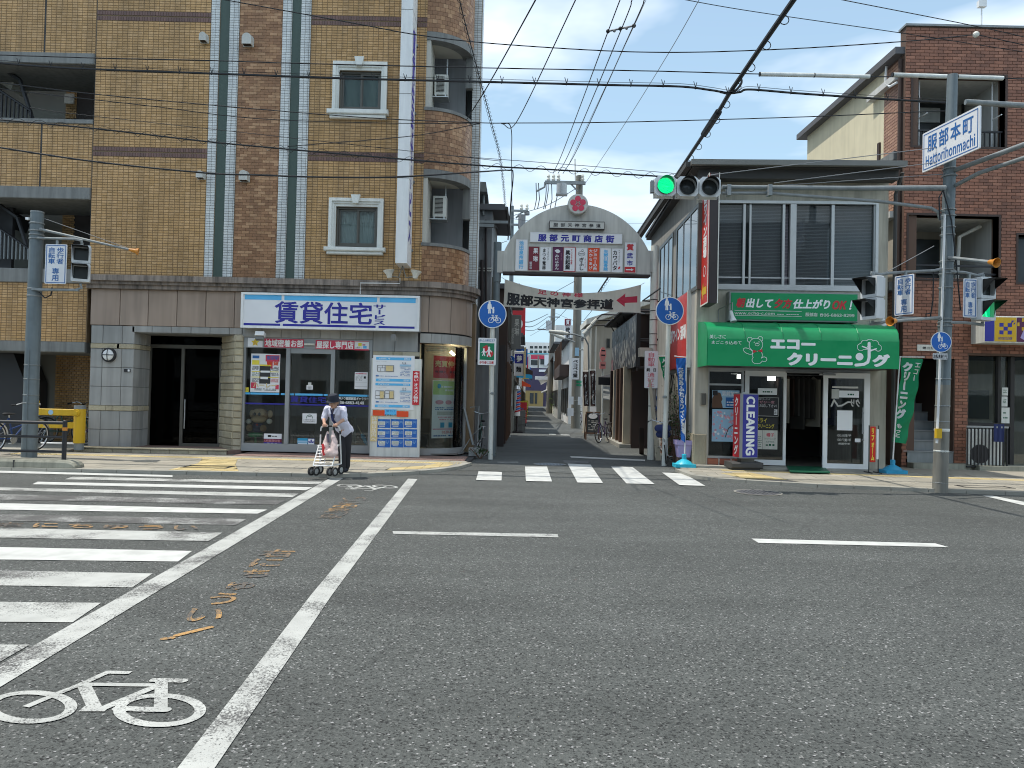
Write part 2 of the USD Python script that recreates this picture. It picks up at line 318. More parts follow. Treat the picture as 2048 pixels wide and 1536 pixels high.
tilemat('granite',[(.31,.31,.295),(.34,.335,.315),(.285,.288,.275)],rough=.5,var=.16,bump=.0008,bscale=220,streak=.22)
tilemat('rough_stone',[(.42,.37,.26),(.47,.42,.31),(.38,.335,.24),(.44,.39,.27)],rough=.9,var=.2,bump=.02,bscale=28,streak=.12)
tilemat('pink_panel',[(.33,.255,.20),(.31,.24,.19),(.345,.27,.215)],rough=.55,var=.1,streak=.22)
tilemat('red_brick',[(.30,.09,.05),(.26,.08,.05),(.34,.12,.07)],rough=.7,bump=.004)
tilemat('old_brick',[(.20,.10,.07),(.25,.13,.09),(.16,.085,.065)],rough=.8,bump=.006)
paint('mortar',(.21,.148,.088),rough=.9,var=.15);paint('mortar_brown',(.10,.06,.045),rough=.9);paint('mortar_dark',(.055,.055,.055),rough=.9);paint('mortar_brick',(.12,.075,.055),rough=.9)
paint('green_strip',(.055,.085,.070),rough=.5,var=.08,streak=.1);paint('grey_beam',(.20,.205,.195),rough=.7,var=.14,streak=.3)
paint('cornice_stone',(.27,.225,.19),rough=.75,var=.14,streak=.72,bump=.002);paint('corridor_wall',(.25,.25,.22),rough=.85,var=.08);paint('soffit_cream',(.50,.49,.43),rough=.85,var=.06)
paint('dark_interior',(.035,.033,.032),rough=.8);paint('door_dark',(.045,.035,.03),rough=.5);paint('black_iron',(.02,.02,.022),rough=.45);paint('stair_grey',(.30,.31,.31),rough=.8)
paint('window_white',(.70,.72,.68),rough=.5,var=.06,streak=.12);paint('bronze_sash',(.11,.105,.09),rough=.4,metal=.4);paint('aluminium',(.50,.51,.50),rough=.38,metal=.7,var=.06);paint('aluminium_dull',(.30,.31,.31),rough=.45,metal=.5)
paint('curtain_grey',(.36,.42,.38),rough=.9,trans=.3);paint('curtain_pale',(.70,.76,.75),rough=.9,trans=.3)
paint('galvanised',(.25,.27,.27),rough=.5,metal=.35,var=.16,scale=3.5,streak=.18);paint('pole_concrete',(.19,.185,.16),rough=.85,var=.16,streak=.25,bump=.002);paint('pole_steel',(.15,.18,.19),rough=.55,metal=.25,var=.16,scale=4,streak=.2)
paint('white_paint',(.74,.75,.74),rough=.42,var=.06,streak=.12);paint('white_clean',(.78,.79,.78),rough=.45,var=.04);paint('off_white',(.66,.65,.58),rough=.6,var=.1,streak=.2);paint('old_white',(.62,.63,.58),rough=.55,var=.12,streak=.25)
paint('sign_blue',(.02,.12,.42),rough=.35,var=.06);paint('sign_navy',(.03,.03,.26),rough=.4);paint('sky_blue',(.10,.42,.72),rough=.4);paint('letter_blue',(.025,.12,.34),rough=.45);paint('letter_black',(.02,.02,.022),rough=.5)
paint('letter_red',(.50,.03,.04),rough=.45);paint('board_white',(.70,.71,.72),rough=.4,var=.04);paint('sign_grey',(.50,.50,.46),rough=.5,var=.08,streak=.15);paint('arch_grey',(.50,.495,.45),rough=.55,var=.08,streak=.2)
paint('plum_red',(.55,.045,.09),rough=.45);paint('maroon',(.16,.018,.03),rough=.5);paint('orange_red',(.62,.07,.02),rough=.45);paint('purple_dark',(.09,.015,.06),rough=.5)
paint('banner_cloth',(.76,.71,.61),rough=.9,var=.1,streak=.1,trans=.5);paint('green_vinyl',(.004,.25,.085),rough=.36,var=.07,spec=.5);paint('green_sign',(.008,.25,.09),rough=.4,var=.06);paint('green_dark',(.01,.10,.05),rough=.5);paint('safety_green',(.01,.19,.09),rough=.4)
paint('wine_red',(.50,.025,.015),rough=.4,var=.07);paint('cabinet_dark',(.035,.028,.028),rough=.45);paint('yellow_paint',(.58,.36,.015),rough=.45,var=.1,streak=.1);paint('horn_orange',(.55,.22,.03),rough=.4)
paint('signal_grey',(.60,.62,.62),rough=.45,var=.06,streak=.12);paint('signal_dark',(.025,.027,.028),rough=.45);paint('lens_dark',(.04,.045,.045),rough=.25)
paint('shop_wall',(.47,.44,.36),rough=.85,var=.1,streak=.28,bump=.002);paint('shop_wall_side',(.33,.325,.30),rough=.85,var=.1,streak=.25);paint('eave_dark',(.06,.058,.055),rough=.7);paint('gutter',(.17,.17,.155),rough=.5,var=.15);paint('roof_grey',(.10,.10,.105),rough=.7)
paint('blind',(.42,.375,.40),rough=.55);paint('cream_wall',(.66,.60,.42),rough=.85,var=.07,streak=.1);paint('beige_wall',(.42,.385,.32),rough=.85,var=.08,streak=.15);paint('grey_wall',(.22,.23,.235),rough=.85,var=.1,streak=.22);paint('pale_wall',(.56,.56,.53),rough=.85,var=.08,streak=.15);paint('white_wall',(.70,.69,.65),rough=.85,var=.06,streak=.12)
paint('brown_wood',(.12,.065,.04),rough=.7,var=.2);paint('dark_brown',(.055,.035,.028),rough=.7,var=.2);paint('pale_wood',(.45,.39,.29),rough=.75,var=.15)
paint('cyan_plastic',(.03,.42,.55),rough=.35,var=.05);paint('cyan_blue',(.03,.29,.48),rough=.35,var=.05);paint('lilac_plastic',(.36,.30,.52),rough=.45,var=.08);paint('flag_blue',(.015,.11,.40),rough=.8,var=.08,trans=.25);paint('flag_green',(.01,.26,.11),rough=.8,var=.08,trans=.25);paint('flag_white',(.72,.74,.74),rough=.8,trans=.2)
paint('flag_brown',(.05,.03,.028),rough=.85,trans=.1);paint('flag_red',(.62,.03,.04),rough=.8,trans=.25);paint('pink_plastic',(.70,.25,.22),rough=.5);paint('blue_paint',(.04,.14,.42),rough=.5,var=.12)
paint('rubber',(.02,.02,.021),rough=.75);paint('chrome',(.55,.56,.57),rough=.25,metal=.9);paint('bike_purple',(.06,.03,.09),rough=.35);paint('bike_blue',(.02,.05,.16),rough=.35);paint('bag_navy',(.02,.03,.10),rough=.85);paint('green_bike',(.05,.12,.10),rough=.4)
paint('skin',(.50,.29,.20),rough=.55,var=.06);paint('shirt',(.62,.62,.72),rough=.85,var=.05,bump=.003,bscale=25);paint('trousers',(.022,.022,.026),rough=.9);paint('hat',(.018,.022,.035),rough=.9);paint('hair',(.16,.15,.15),rough=.8);paint('inner_shirt',(.10,.09,.12),rough=.9);paint('pink_cloth',(.72,.56,.52),rough=.85,var=.3,scale=16);paint('red_cloth',(.55,.04,.04),rough=.8)
paint('cable_black',(.015,.016,.018),rough=.6);paint('cable_grey',(.20,.21,.22),rough=.6);paint('cover_white',(.62,.65,.62),rough=.5,var=.1,streak=.2);paint('transformer_grey',(.42,.44,.45),rough=.5,streak=.2)
paint('leaf_dark',(.035,.075,.02),rough=.55,var=.35,scale=9,trans=.3);paint('leaf_lime',(.13,.22,.03),rough=.55,var=.35,scale=9,trans=.35);paint('soil',(.06,.045,.03),rough=.95);paint('terracotta',(.26,.12,.07),rough=.8)
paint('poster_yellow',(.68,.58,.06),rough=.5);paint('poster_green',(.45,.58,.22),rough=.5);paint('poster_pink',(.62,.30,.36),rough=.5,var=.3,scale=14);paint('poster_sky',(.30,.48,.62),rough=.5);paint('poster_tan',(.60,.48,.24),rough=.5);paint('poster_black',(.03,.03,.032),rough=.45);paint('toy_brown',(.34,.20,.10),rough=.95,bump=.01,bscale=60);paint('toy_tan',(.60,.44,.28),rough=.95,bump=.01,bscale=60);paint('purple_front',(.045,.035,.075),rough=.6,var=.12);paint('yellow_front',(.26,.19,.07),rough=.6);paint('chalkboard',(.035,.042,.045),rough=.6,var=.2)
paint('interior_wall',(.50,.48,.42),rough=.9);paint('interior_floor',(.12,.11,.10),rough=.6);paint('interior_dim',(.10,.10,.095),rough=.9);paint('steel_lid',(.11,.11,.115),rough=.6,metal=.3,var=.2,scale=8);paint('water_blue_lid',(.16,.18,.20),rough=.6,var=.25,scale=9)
pane('glass');pane('glass_dark',tint=(.25,.27,.26),ior=1.16);pane('glass_soft',ior=1.33);pane('glass_mirror',tint=(.5,.52,.52),ior=2.3)
emitter('green_light',(.01,1.0,.30),2.2);emitter('green_man',(.02,1.0,.28),1.6);emitter('warm_lamp',(1.0,.78,.42),200.0);emitter('white_lamp',(1.0,.97,.9),7.0)
paint('green_lens',(.0,.12,.05),rough=.3,emit=((0.0,.75,.27),.62))
# ================================================================ SETTING: ground, road, alley, pavements
def poly_xy(pts): return Polygon([(p[0],p[1]) for p in pts])
def ground_poly(*px,z=0.0): return poly_xy([G(x,y,z) for x,y in px])
def flat_at(g,z): return MB().flat(WF,g,z)
single('ground',MB().add([(-700,-200,-.03),(700,-200,-.03),(700,1200,-.03),(-700,1200,-.03)],[[0,1,2],[0,2,3]]),'grey_wall',kind='structure')
ROAD=T('road', None, None,kind='structure')
ROAD.part('asphalt',flat_at(sbox(-90,-40,90,18.2),0.0),'road_asphalt')
single('alley_road',flat_at(Polygon([(-1.2,14.9),(4.3,14.6),(4.3,19),(4.4,60),(6.4,128),(1.9,128),(-.6,19)]),.004),'alley_asphalt',kind='structure')
single('cross_street',flat_at(sbox(-60,127,60,140),.006),'alley_asphalt',kind='structure')
Zm=.005
def mark(name,g,m,z=Zm,label=None):ROAD.part(name,flat_at(g,z),m,label=label)
def lerp_out(a,b,k): return (a[0]+(b[0]-a[0])*k,a[1]+(b[1]-a[1])*k)
# zebra, each stripe running off the frame
for l0,l1,r0,r1,m in [((145,954),(130,959),(645,964),(637,969),'paint_mid'),((75,964),(65,969),(625,975),(612,981),'paint_fresh'),((0,975.5),(0,981),(597,988),(585,995),'paint_mid'),
                          ((0,989),(0,1000),(570,1002),(552,1010),'paint_worn'),((0,1007),(0,1020),(535,1020),(515,1028),'paint_fresh'),((0,1029),(0,1042),(492,1039),(472,1051),'paint_worn'),
                          ((0,1057),(0,1076),(445,1066),(417,1083),'paint_mid'),((0,1095),(0,1120),(384,1103),(356,1124),'paint_fresh'),((0,1142),(0,1172),(305,1148),(265,1176),'paint_mid'),
                          ((0,1205),(0,1245),(202,1207),(145,1246),'paint_mid'),((0,1291),(-60,1325),(59,1291),(0,1325),'paint_mid')]:
    k=1.9 if l0[0]==0 and l0[1]<1290 else 1.0
    if l0[1]>1290:l0,l1=(-420,1288),(-480,1322)
    mark('crosswalk_stripe',ground_poly(lerp_out(r0,l0,k),lerp_out(r1,l1,k),r1,r0),m)
mark('edge_line',ground_poly((-200,936),(-200,941),(345,954.5),(345,951)),'paint_fresh')
a0,a1,b0,b1=G(662,955.5),G(687,956.5),G(0,1331),G(0,1376)
mark('bicycle_lane_line',poly_xy([a0,a1,a1+(b1-a1)*1.12,a0+(b0-a0)*1.12]),'paint_mid')
mark('bicycle_lane_line',ground_poly((816,958),(835,958.5),(664,1191),(430,1537),(360,1640),(255,1640),(356,1537),(622,1191)),'paint_mid')
mark('lane_dash',ground_poly((785,1063),(1115,1069),(1117,1075.5),(787,1068.5)),'paint_mid')
mark('lane_dash',ground_poly((1503,1078),(1870,1087.5),(1897,1095),(1517,1086.5)),'paint_fresh')
for q in [((957,943.5),(1004,945),(1003,962),(952,961)),((1050,934),(1094,934),(1104,964),(1052,963)),((1135,928),(1181,930),(1206,967),(1155,966)),((1222,934),(1265,935),(1309,969),(1253,968)),((1324,946),(1368,948),(1411,973),(1359,971))]:
    mark('crosswalk_stripe',ground_poly(*q),'paint_fresh',z=.010)
mark('stop_line',ground_poly((1139.5,913),(1290,920),(1290,923),(1143,916)),'paint_fresh',z=.010)
mark('stop_line',ground_poly((1125,921),(1176,924),(1177,926.5),(1129,926)),'paint_worn',z=.010)
mark('stop_line',ground_poly((994,924.5),(1036,924.5),(1037,926.3),(995,926.3)),'paint_mid',z=.010)
mark('stop_line',ground_poly((1098,867.6),(1111,868.3),(1112,870),(1098,869.2)),'paint_mid',z=.010);mark('stop_line',ground_poly((1121,869),(1139,869.6),(1140,871.4),(1122,870.8)),'paint_mid',z=.010)
mark('edge_line',ground_poly((1964,991.5),(1985,992),(2160,1026),(2110,1026)),'paint_fresh')
# bicycle symbols
def zl(*p): return LineString([tuple(G(x/4.654,1320+y/4.654)[:2]) for x,y in p])
def ring(cx,cy,rx,ry): return LineString([tuple(G((cx+rx*math.cos(t))/4.654,1320+(cy+ry*math.sin(t))/4.654)[:2]) for t in np.linspace(0,2*PI,49)])
sym=unary_union([ring(1487,475,378,136).buffer(.024),ring(285,445,378,134).buffer(.024),zl((240,445),(560,310),(740,240),(1000,122),(1215,126)).buffer(.020,cap_style=2),zl((800,235),(1445,241)).buffer(.020),
                   zl((785,250),(880,450)).buffer(.029,cap_style=2),zl((760,462),(1000,462)).buffer(.029,cap_style=2),zl((950,462),(1445,255)).buffer(.024),zl((1503,192),(1495,480)).buffer(.029,cap_style=2),zl((1100,460),(1540,472)).buffer(.026),zl((1440,195),(1700,200)).buffer(.026)])
mark('bicycle_symbol',sym,'paint_mid')
s2=affinity.rotate(sym,180);bx=s2.bounds;q0,q1=G(669,973),G(797,974.5);k=(q1[0]-q0[0])/(bx[2]-bx[0])
s2=affinity.translate(affinity.scale(s2,k,k*1.25,origin=(bx[0],bx[1])),q0[0]-bx[0],G(733,981.5)[1]-bx[1]);mark('bicycle_symbol',s2,'paint_mid')
# hand painted orange warnings
def ground_char(ch,x0,y0,x1,y1,sh,bold=1,flip=False):
    g=fit(glyph(ch,bold)[0],0,1,0,1);h=(y1-y0)*sh
    if flip:g=affinity.rotate(g,180,origin=(.5,.5))
    o,ux,uy=G(x0,y1)[:2],G(x1-h,y1)[:2],G(x0+h,y0)[:2]
    return affinity.affine_transform(g,[ux[0]-o[0],uy[0]-o[0],ux[1]-o[1],uy[1]-o[1],o[0],o[1]])
warn=[ground_char(*a) for a in [('右',512,1100,597,1115,1.0),('に',494,1118,574,1134,1.0),('ち',475,1140,549,1156,1.0),('ゅ',446,1165,518,1181,1.0),('う',408,1187,484,1210,.9),('い',362,1218,460,1244,.9)]]
def gline(w,*p): return LineString([tuple(G(x,y)[:2]) for x,y in p]).buffer(w)
warn.append(gline(.022,(421,1255.5),(354,1272)));warn.append(gline(.022,(343,1277),(328,1279)))
mark('painted_lettering',unary_union(warn),'paint_orange')
far=[ground_char(c,633+i*9.5,1031-i*7.2,690+i*9.5,1038-i*7.2,1.0,0, True) for i,c in enumerate('右にちゅうい')]
mark('painted_lettering',unary_union(far),'paint_orange')
side=[ground_char(c,-6+i*70,1045.5+i*1.4,50+i*70,1054.5+i*1.4,.6,1) for i,c in enumerate('右にちゅうい')]
mark('painted_lettering',unary_union(side),'paint_orange',z=.007)
# manholes
def lid(px,py,r,m,z,name,label):
    c=G(px,py);mb=MB();mb.flat(WF,Point(c[0],c[1]).buffer(r,24).difference(Point(c[0],c[1]).buffer(r*.93,24)),z);t=T(name,label,'manhole cover',c)
    t.part('frame_ring',mb,'kerb_concrete');k=MB().flat(WF,Point(c[0],c[1]).buffer(r*.925,24),z+.001)
    t.part('cover_plate',k,m);s=MB()
    for a in np.arange(-r,r,r/5):
        for b in np.arange(-r,r,r/5):
            if a*a+b*b<(r*.82)**2:s.box(c[0]+a,c[0]+a+r*.1,c[1]+b,c[1]+b+r*.1,z+.001,z+.006)
    t.part('tread_pattern',s,m,kind='stuff')
lid(1516,985.5,.38,'steel_lid',.008,'manhole_cover','dark iron manhole cover in the road beside the cleaning shop pavement')
lid(1099,929.5,.36,'water_blue_lid',.012,'manhole_cover','bluish grey manhole cover behind the small crosswalk at the alley mouth')

# ---- pavement in front of the apartment building
ZP=.06
kerb_l=[(-60,12.75),(-7.5,12.98),(-3.3,13.08),(-2.7,13.2),(-1.9,13.7),(-1.35,14.4),(-1.0,15.1),(-.82,16.0),(-.72,17.0),(-.7,19.2)]
PL=T('pavement', None, None,kind='structure')
pl_poly=Polygon(kerb_l+[(-1.3,19.2),(-1.3,26),(-60,26)])
inner=Polygon([(x+(.16 if False else -.0),y+.0) for x,y in kerb_l]+[(-1.3,19.2),(-1.3,26),(-60,26)]).buffer(-.15,join_style=2)
PL.part('pavement_base',MB().prism(WF,inner.buffer(.01),-.1,ZP-.012),'mortar_dark')
def kerb_stones(t,line,step,width,z):
    ls=LineString(line);L=ls.length;d=0
    while d<L-.05:
        e=min(d+step,L);pts=[ls.interpolate(x).coords[0] for x in np.linspace(d+.005,e-.005,4)]
        g=LineString(pts).buffer(width,single_sided=True,cap_style=2)
        t.part('kerb_stone',MB().prism(WF,g,-.05,z),'kerb_concrete');d=e
kerb_stones(PL,[(-14,12.935)]+kerb_l[1:-2],.6,.15,ZP+.002)
PL.part('kerb_strip',MB().prism(WF,LineString([(-60,12.75),(-14.01,12.934)]).buffer(.15,single_sided=True,cap_style=2),-.05,ZP),'kerb_concrete')
def slab_field(t,name,reg,x0,x1,y0,y1,s,m,n0,dep,rows=None,skip=None,jw=.008,skew=0.0):
    """Square slabs on the ground inside a region, each one a part."""
    k=0
    ny=int(round((y1-y0)/s[1]));nx=int((x1-x0)/s[0])
    for j in range(ny):
        for i in range(nx):
            a,b=x0+i*s[0]+(s[0]/2 if skew and j%2 else 0),y0+j*s[1]
            g=sbox(a+jw/2,b+jw/2,a+s[0]-jw/2,b+s[1]-jw/2).intersection(reg)
            if skip is not None:g=g.difference(skip)
            g=max(getattr(g,'geoms',[g]),key=lambda q:q.area)
            if g.area<.012: continue
            t.part(name,MB().prism(WF,g,n0,n0+dep+rnd.uniform(-.002,.002)),m);k+=1
    return k
tac=unary_union([sbox(-13,15.62,-1.25,15.92),ground_poly((395,927),(470,928),(478,944),(330,941),z=ZP),ground_poly((405,917),(475,919),(470,930),(395,928),z=ZP),Polygon([(-2.35,13.95),(-1.75,14.35),(-1.25,15.0),(-1.15,15.6),(-1.5,15.6),(-1.75,15.0),(-2.3,14.45)])])
tac=tac.intersection(inner)
slab_field(PL,'tactile_tile',tac,-10.4,-.9,13.22,16.22,(.3,.3),'tactile_yellow',0,ZP+.002)
slab_field(PL,'paving_slab',inner.intersection(sbox(-10.5,12.9,-.5,16.35)),-10.5,-.5,13.14,16.35,(.46,.46),'paving',0,ZP,skip=tac.buffer(.004),skew=.5)
PL.part('paving_field',MB().prism(WF,inner.intersection(sbox(-60,12,-10.5,26)),0,ZP-.004),'paving',kind='stuff')
kk=MB();kk.tiles(Fr((0,0,ZP),(1,0,0),(0,1,0)),-6.05,-1.0,16.36,17.5,.15,.15,.008,-.02,.03)
PL.part('floor_tile',kk,'floor_pink',kind='stuff')
tb=MB()
for gx,gy in [(g.x,g.y) for g in [Point(a,b) for a in np.arange(-10.4,-1,.06) for b in np.arange(15.66,15.92,.075)]]:tb.lathe([(.016,0),(.011,.005),(0,.0055)],(gx,gy,ZP+.002),n=6)
PL.part('tactile_bump',tb,'tactile_yellow',kind='stuff')
ul=MB();c0=G(415,934,ZP);ul.prism(WF,sbox(c0[0]-.42,c0[1]-.2,c0[0]+.42,c0[1]+.25).difference(sbox(c0[0]-.36,c0[1]-.15,c0[0]+.36,c0[1]+.2)),ZP,ZP+.006);PL.part('access_lid_frame',ul,'black_iron')
# ---- pavement in front of the cleaning shop
kerb_r=[(3.55,17.2),(3.42,15.6),(3.46,14.4),(3.75,13.85),(4.6,13.45),(5.5,13.14),(8.6,12.6),(16,11.7),(60,8)]
PR=T('pavement', None, None,kind='structure')
pr_poly=Polygon(kerb_r+[(60,26),(4.3,26),(4.3,17.2)]);inner_r=pr_poly.buffer(-.15,join_style=2)
PR.part('pavement_base',MB().prism(WF,inner_r.buffer(.01),-.1,ZP-.012),'mortar_dark')
kerb_stones(PR,kerb_r[1:-1],.6,.15,ZP+.002) if False else None
ls=LineString(kerb_r[1:-1]);d=0
while d<ls.length-.05:
    e=min(d+.6,ls.length);g=LineString([ls.interpolate(x).coords[0] for x in np.linspace(d+.005,e-.005,4)]).buffer(.15,single_sided=True,cap_style=2)
    PR.part('kerb_stone',MB().prism(WF,g,-.05,ZP+.002),'kerb_concrete');d=e
tac_r=unary_union([Polygon([(4.35,15.35),(9,14.75),(14,14.1),(14,14.4),(9,15.05),(4.35,15.65)]),ground_poly((1440,946),(1500,945),(1612,966),(1510,962),z=ZP)]).intersection(inner_r)
def tilted(t,name,reg,o,ang,nu,nv,s,m,dep,skip=None,skew=0):
    u=np.array((math.cos(ang),math.sin(ang)));v=np.array((-u[1],u[0]));jw=.008
    for j in range(nv):
        for i in range(nu):
            a=np.array(o)+u*(i*s+(s/2 if skew and j%2 else 0))+v*j*s
            g=Polygon([a+u*jw/2+v*jw/2,a+u*(s-jw/2)+v*jw/2,a+(u+v)*(s-jw/2),a+u*jw/2+v*(s-jw/2)]).intersection(reg)
            if skip is not None:g=g.difference(skip)
            g=max(getattr(g,'geoms',[g]),key=lambda q:q.area)
            if g.area>.012:t.part(name,MB().prism(WF,g,0,dep+rnd.uniform(-.002,.002)),m)
tilted(PR,'tactile_tile',tac_r,(3.4,14.0+.1),-.125,24,9,.3,'tactile_yellow',ZP+.002)
tilted(PR,'paving_slab',inner_r.intersection(sbox(3.4,12.2,10.4,15.95)),(3.0,13.75),-.125,17,7,.46,'paving',ZP,skip=tac_r.buffer(.004),skew=1)
tilted(PR,'paving_slab',inner_r.intersection(sbox(3.4,11.5,10.4,13.75-.0)).intersection(Polygon([(3,13.75),(12,13.75-9*.1257),(12,10),(3,10)])),(3.0,13.75-.92),-.125,17,2,.46,'paving',ZP,skip=tac_r.buffer(.004),skew=1)
PR.part('paving_field',MB().prism(WF,inner_r.intersection(unary_union([sbox(10.41,8,60,26),sbox(3.4,15.96,10.4,26)])),0,ZP-.004),'paving',kind='stuff')
rl=MB();c0=G(1975,974,ZP);rl.prism(WF,sbox(c0[0]-.5,c0[1]-.16,c0[0]+.4,c0[1]+.16).difference(sbox(c0[0]-.45,c0[1]-.12,c0[0]+.35,c0[1]+.12)),ZP,ZP+.006);PR.part('access_lid_frame',rl,'black_iron')
# rubble kerb and weeds strip at the alley corner
# ================================================================ APARTMENT BUILDING (ochre tiles, round corner)
YL=17.4
L=Fr((0,YL,0));LU= lambda x,y=275:L.px(x,y)[0];LV= lambda x,y:L.px(x,y)[1]
AP=T('apartment_building','tall ochre tiled apartment building with curved balconies and an estate agency at street level','building',(-6,YL,ZP))
ZT=17.5 # roof height, far above the frame
U={k:LU(v) for k,v in dict(a=187,w1=416.5,g1=434.5,w2=453.5,ck=473,w3=559.5,g2=578.5,w4=596.5,b=616.5,e=849).items()}
zc0,zc1=LV(500,585),LV(500,559) # cornice
UC=U['e'];RC=1.035 # round corner
TW,TH=.121,.0605
def holes_wall(mb,fr,u0,u1,v0,v1,holes,n0,n1):
    g=sbox(u0,v0,u1,v1)
    for h in holes:g=g.difference(sbox(min(h[0],h[1]),min(h[2],h[3]),max(h[0],h[1]),max(h[2],h[3])))
    return mb.prism(fr,g,n0,n1)
wins=[]
for key,fr_o,sill,op,ks in [('u',(668,125,773.7,222),(656,221,778,241),(680,141,761.5,221),(713,118,728,137)),('l',(660,397,766,495),(650,495,772,512),(673,413,754,495),(706,392,721,409))]:
    wins.append((L.rect(*fr_o),L.rect(*sill),L.rect(*op),L.rect(*ks)))
# repeat one storey above the frame so that the facade goes on
dz=wins[0][2][3]-wins[1][2][3]
opens=[(w[2]) for w in wins]+[(wins[0][2][0],wins[0][2][1],wins[0][2][2]+dz,wins[0][2][3]+dz)]
wall=MB();holes_wall(wall,L,U['a'],UC,zc0,ZT,opens,-.30,0.0)
AP.part('wall',wall,'mortar')
core=MB();core.box(-24,-4.0,YL+2.4,29,0,ZT);core.box(-4.0,-1.45,YL+1.95,20.4,0,ZT);AP.part('wall',core,'grey_wall')
core=MB();core.box(-6.6,UC+.01,YL+.31,YL+1.9,8.9,ZT);core.box(-1.3-.9,-1.3-.02,YL+RC+.25,20.3,0,ZT);AP.part('wall',core,'grey_wall')
# band heights
b1,b2=L.rect(193,20.5,300,43)[2:],L.rect(190,292.5,300,314.5)[2:]
bands=[b1,b2,(b1[0]+dz,b1[1]+dz)]
def field(u0,u1,mat,name,skip=(),n0=0.0,z0=None,z1=None,tw=TW,th=TH,joint=.013,dep=.008,stag=.5,with_bands=True):
    """Tile field cut by the brown bands; returns the MB pieces."""
    mb=MB();z0=zc1 if z0 is None else z0;z1=12.2 if z1 is None else z1
    cuts=sorted([z0]+[z for b in bands for z in b if z0<z<z1]+[z1]) if with_bands else [z0,z1]
    for a,b in zip(cuts[:-1],cuts[1:]):
        if with_bands and any(abs(a-q[0])<1e-6 for q in bands): continue
        mb.tiles(L,u0,u1,a,b,tw,th,joint,n0,dep,0,skip)
    return mb
sk=[(w[0][0],w[0][1],w[1][2],w[0][3]) for w in wins]+[(wins[0][0][0],wins[0][0][1],wins[0][1][2]+dz,wins[0][0][3]+dz)]
fa,fb_=field(U['a'],U['w1']-.005,'ochre_tile','a'),field(U['b']+.005,UC,'ochre_tile','b',skip=sk)
# the 300 tiles nearest the street: their own parts
def split_tiles(t,name,mb,mat,count):
    v=np.concatenate(mb.V).reshape(-1,8,3);order=np.argsort(np.linalg.norm(v.mean(1)-CAM,axis=1));near,rest=order[:count],order[count:]
    for i in near:
        q=MB();q.add(v[i],_BF[2:]);t.part(name,q,mat)
    q=MB();q.add(v[rest].reshape(-1,3),(_BF[2:][None]+(np.arange(len(rest))*8)[:, None, None]).reshape(-1,3));t.part(name,q,mat,kind='stuff')
both=MB();both.V=fa.V+fb_.V;both.F=[0]
split_tiles(AP,'wall_tile',both,'ochre_tile',300)
bt=MB()
for b in bands:
    for u0,u1 in ((U['a'],U['w1']-.005),(U['b']+.005,UC)):
        m=(b[0]+b[1])/2
        bt.tiles(L,u0,u1,b[0]+.004,m-.012,.062,.13,.008,0,.012,0);bt.tiles(L,u0,u1,m+.012,b[1]-.004,.062,.13,.008,0,.012,0)
AP.part('band_tile',bt,'band_tile',kind='stuff')
wt=MB()
for a,b in (('w1','g1'),('w2','ck'),('w3','g2'),('w4','b')):wt.tiles(L,U[a],U[b]-.004,zc1,12.2,.1,.0605,.009,0,.03,0)
AP.part('white_tile',wt,'white_tile',kind='stuff')
gs=MB()
for a,b in (('g1','w2'),('g2','w4')):gs.fbox(L,U[a],U[b],zc1,12.2,0,.006)
AP.part('green_strip',gs,'green_strip')
ck=MB();ck.tiles(L,U['ck']+.01,U['w3']-.01,zc1,12.2,TW*1.45,TH*1.1,.006,0,.012,.5,jit=.008);AP.part('checker_tile',ck,'checker_tile',kind='stuff')
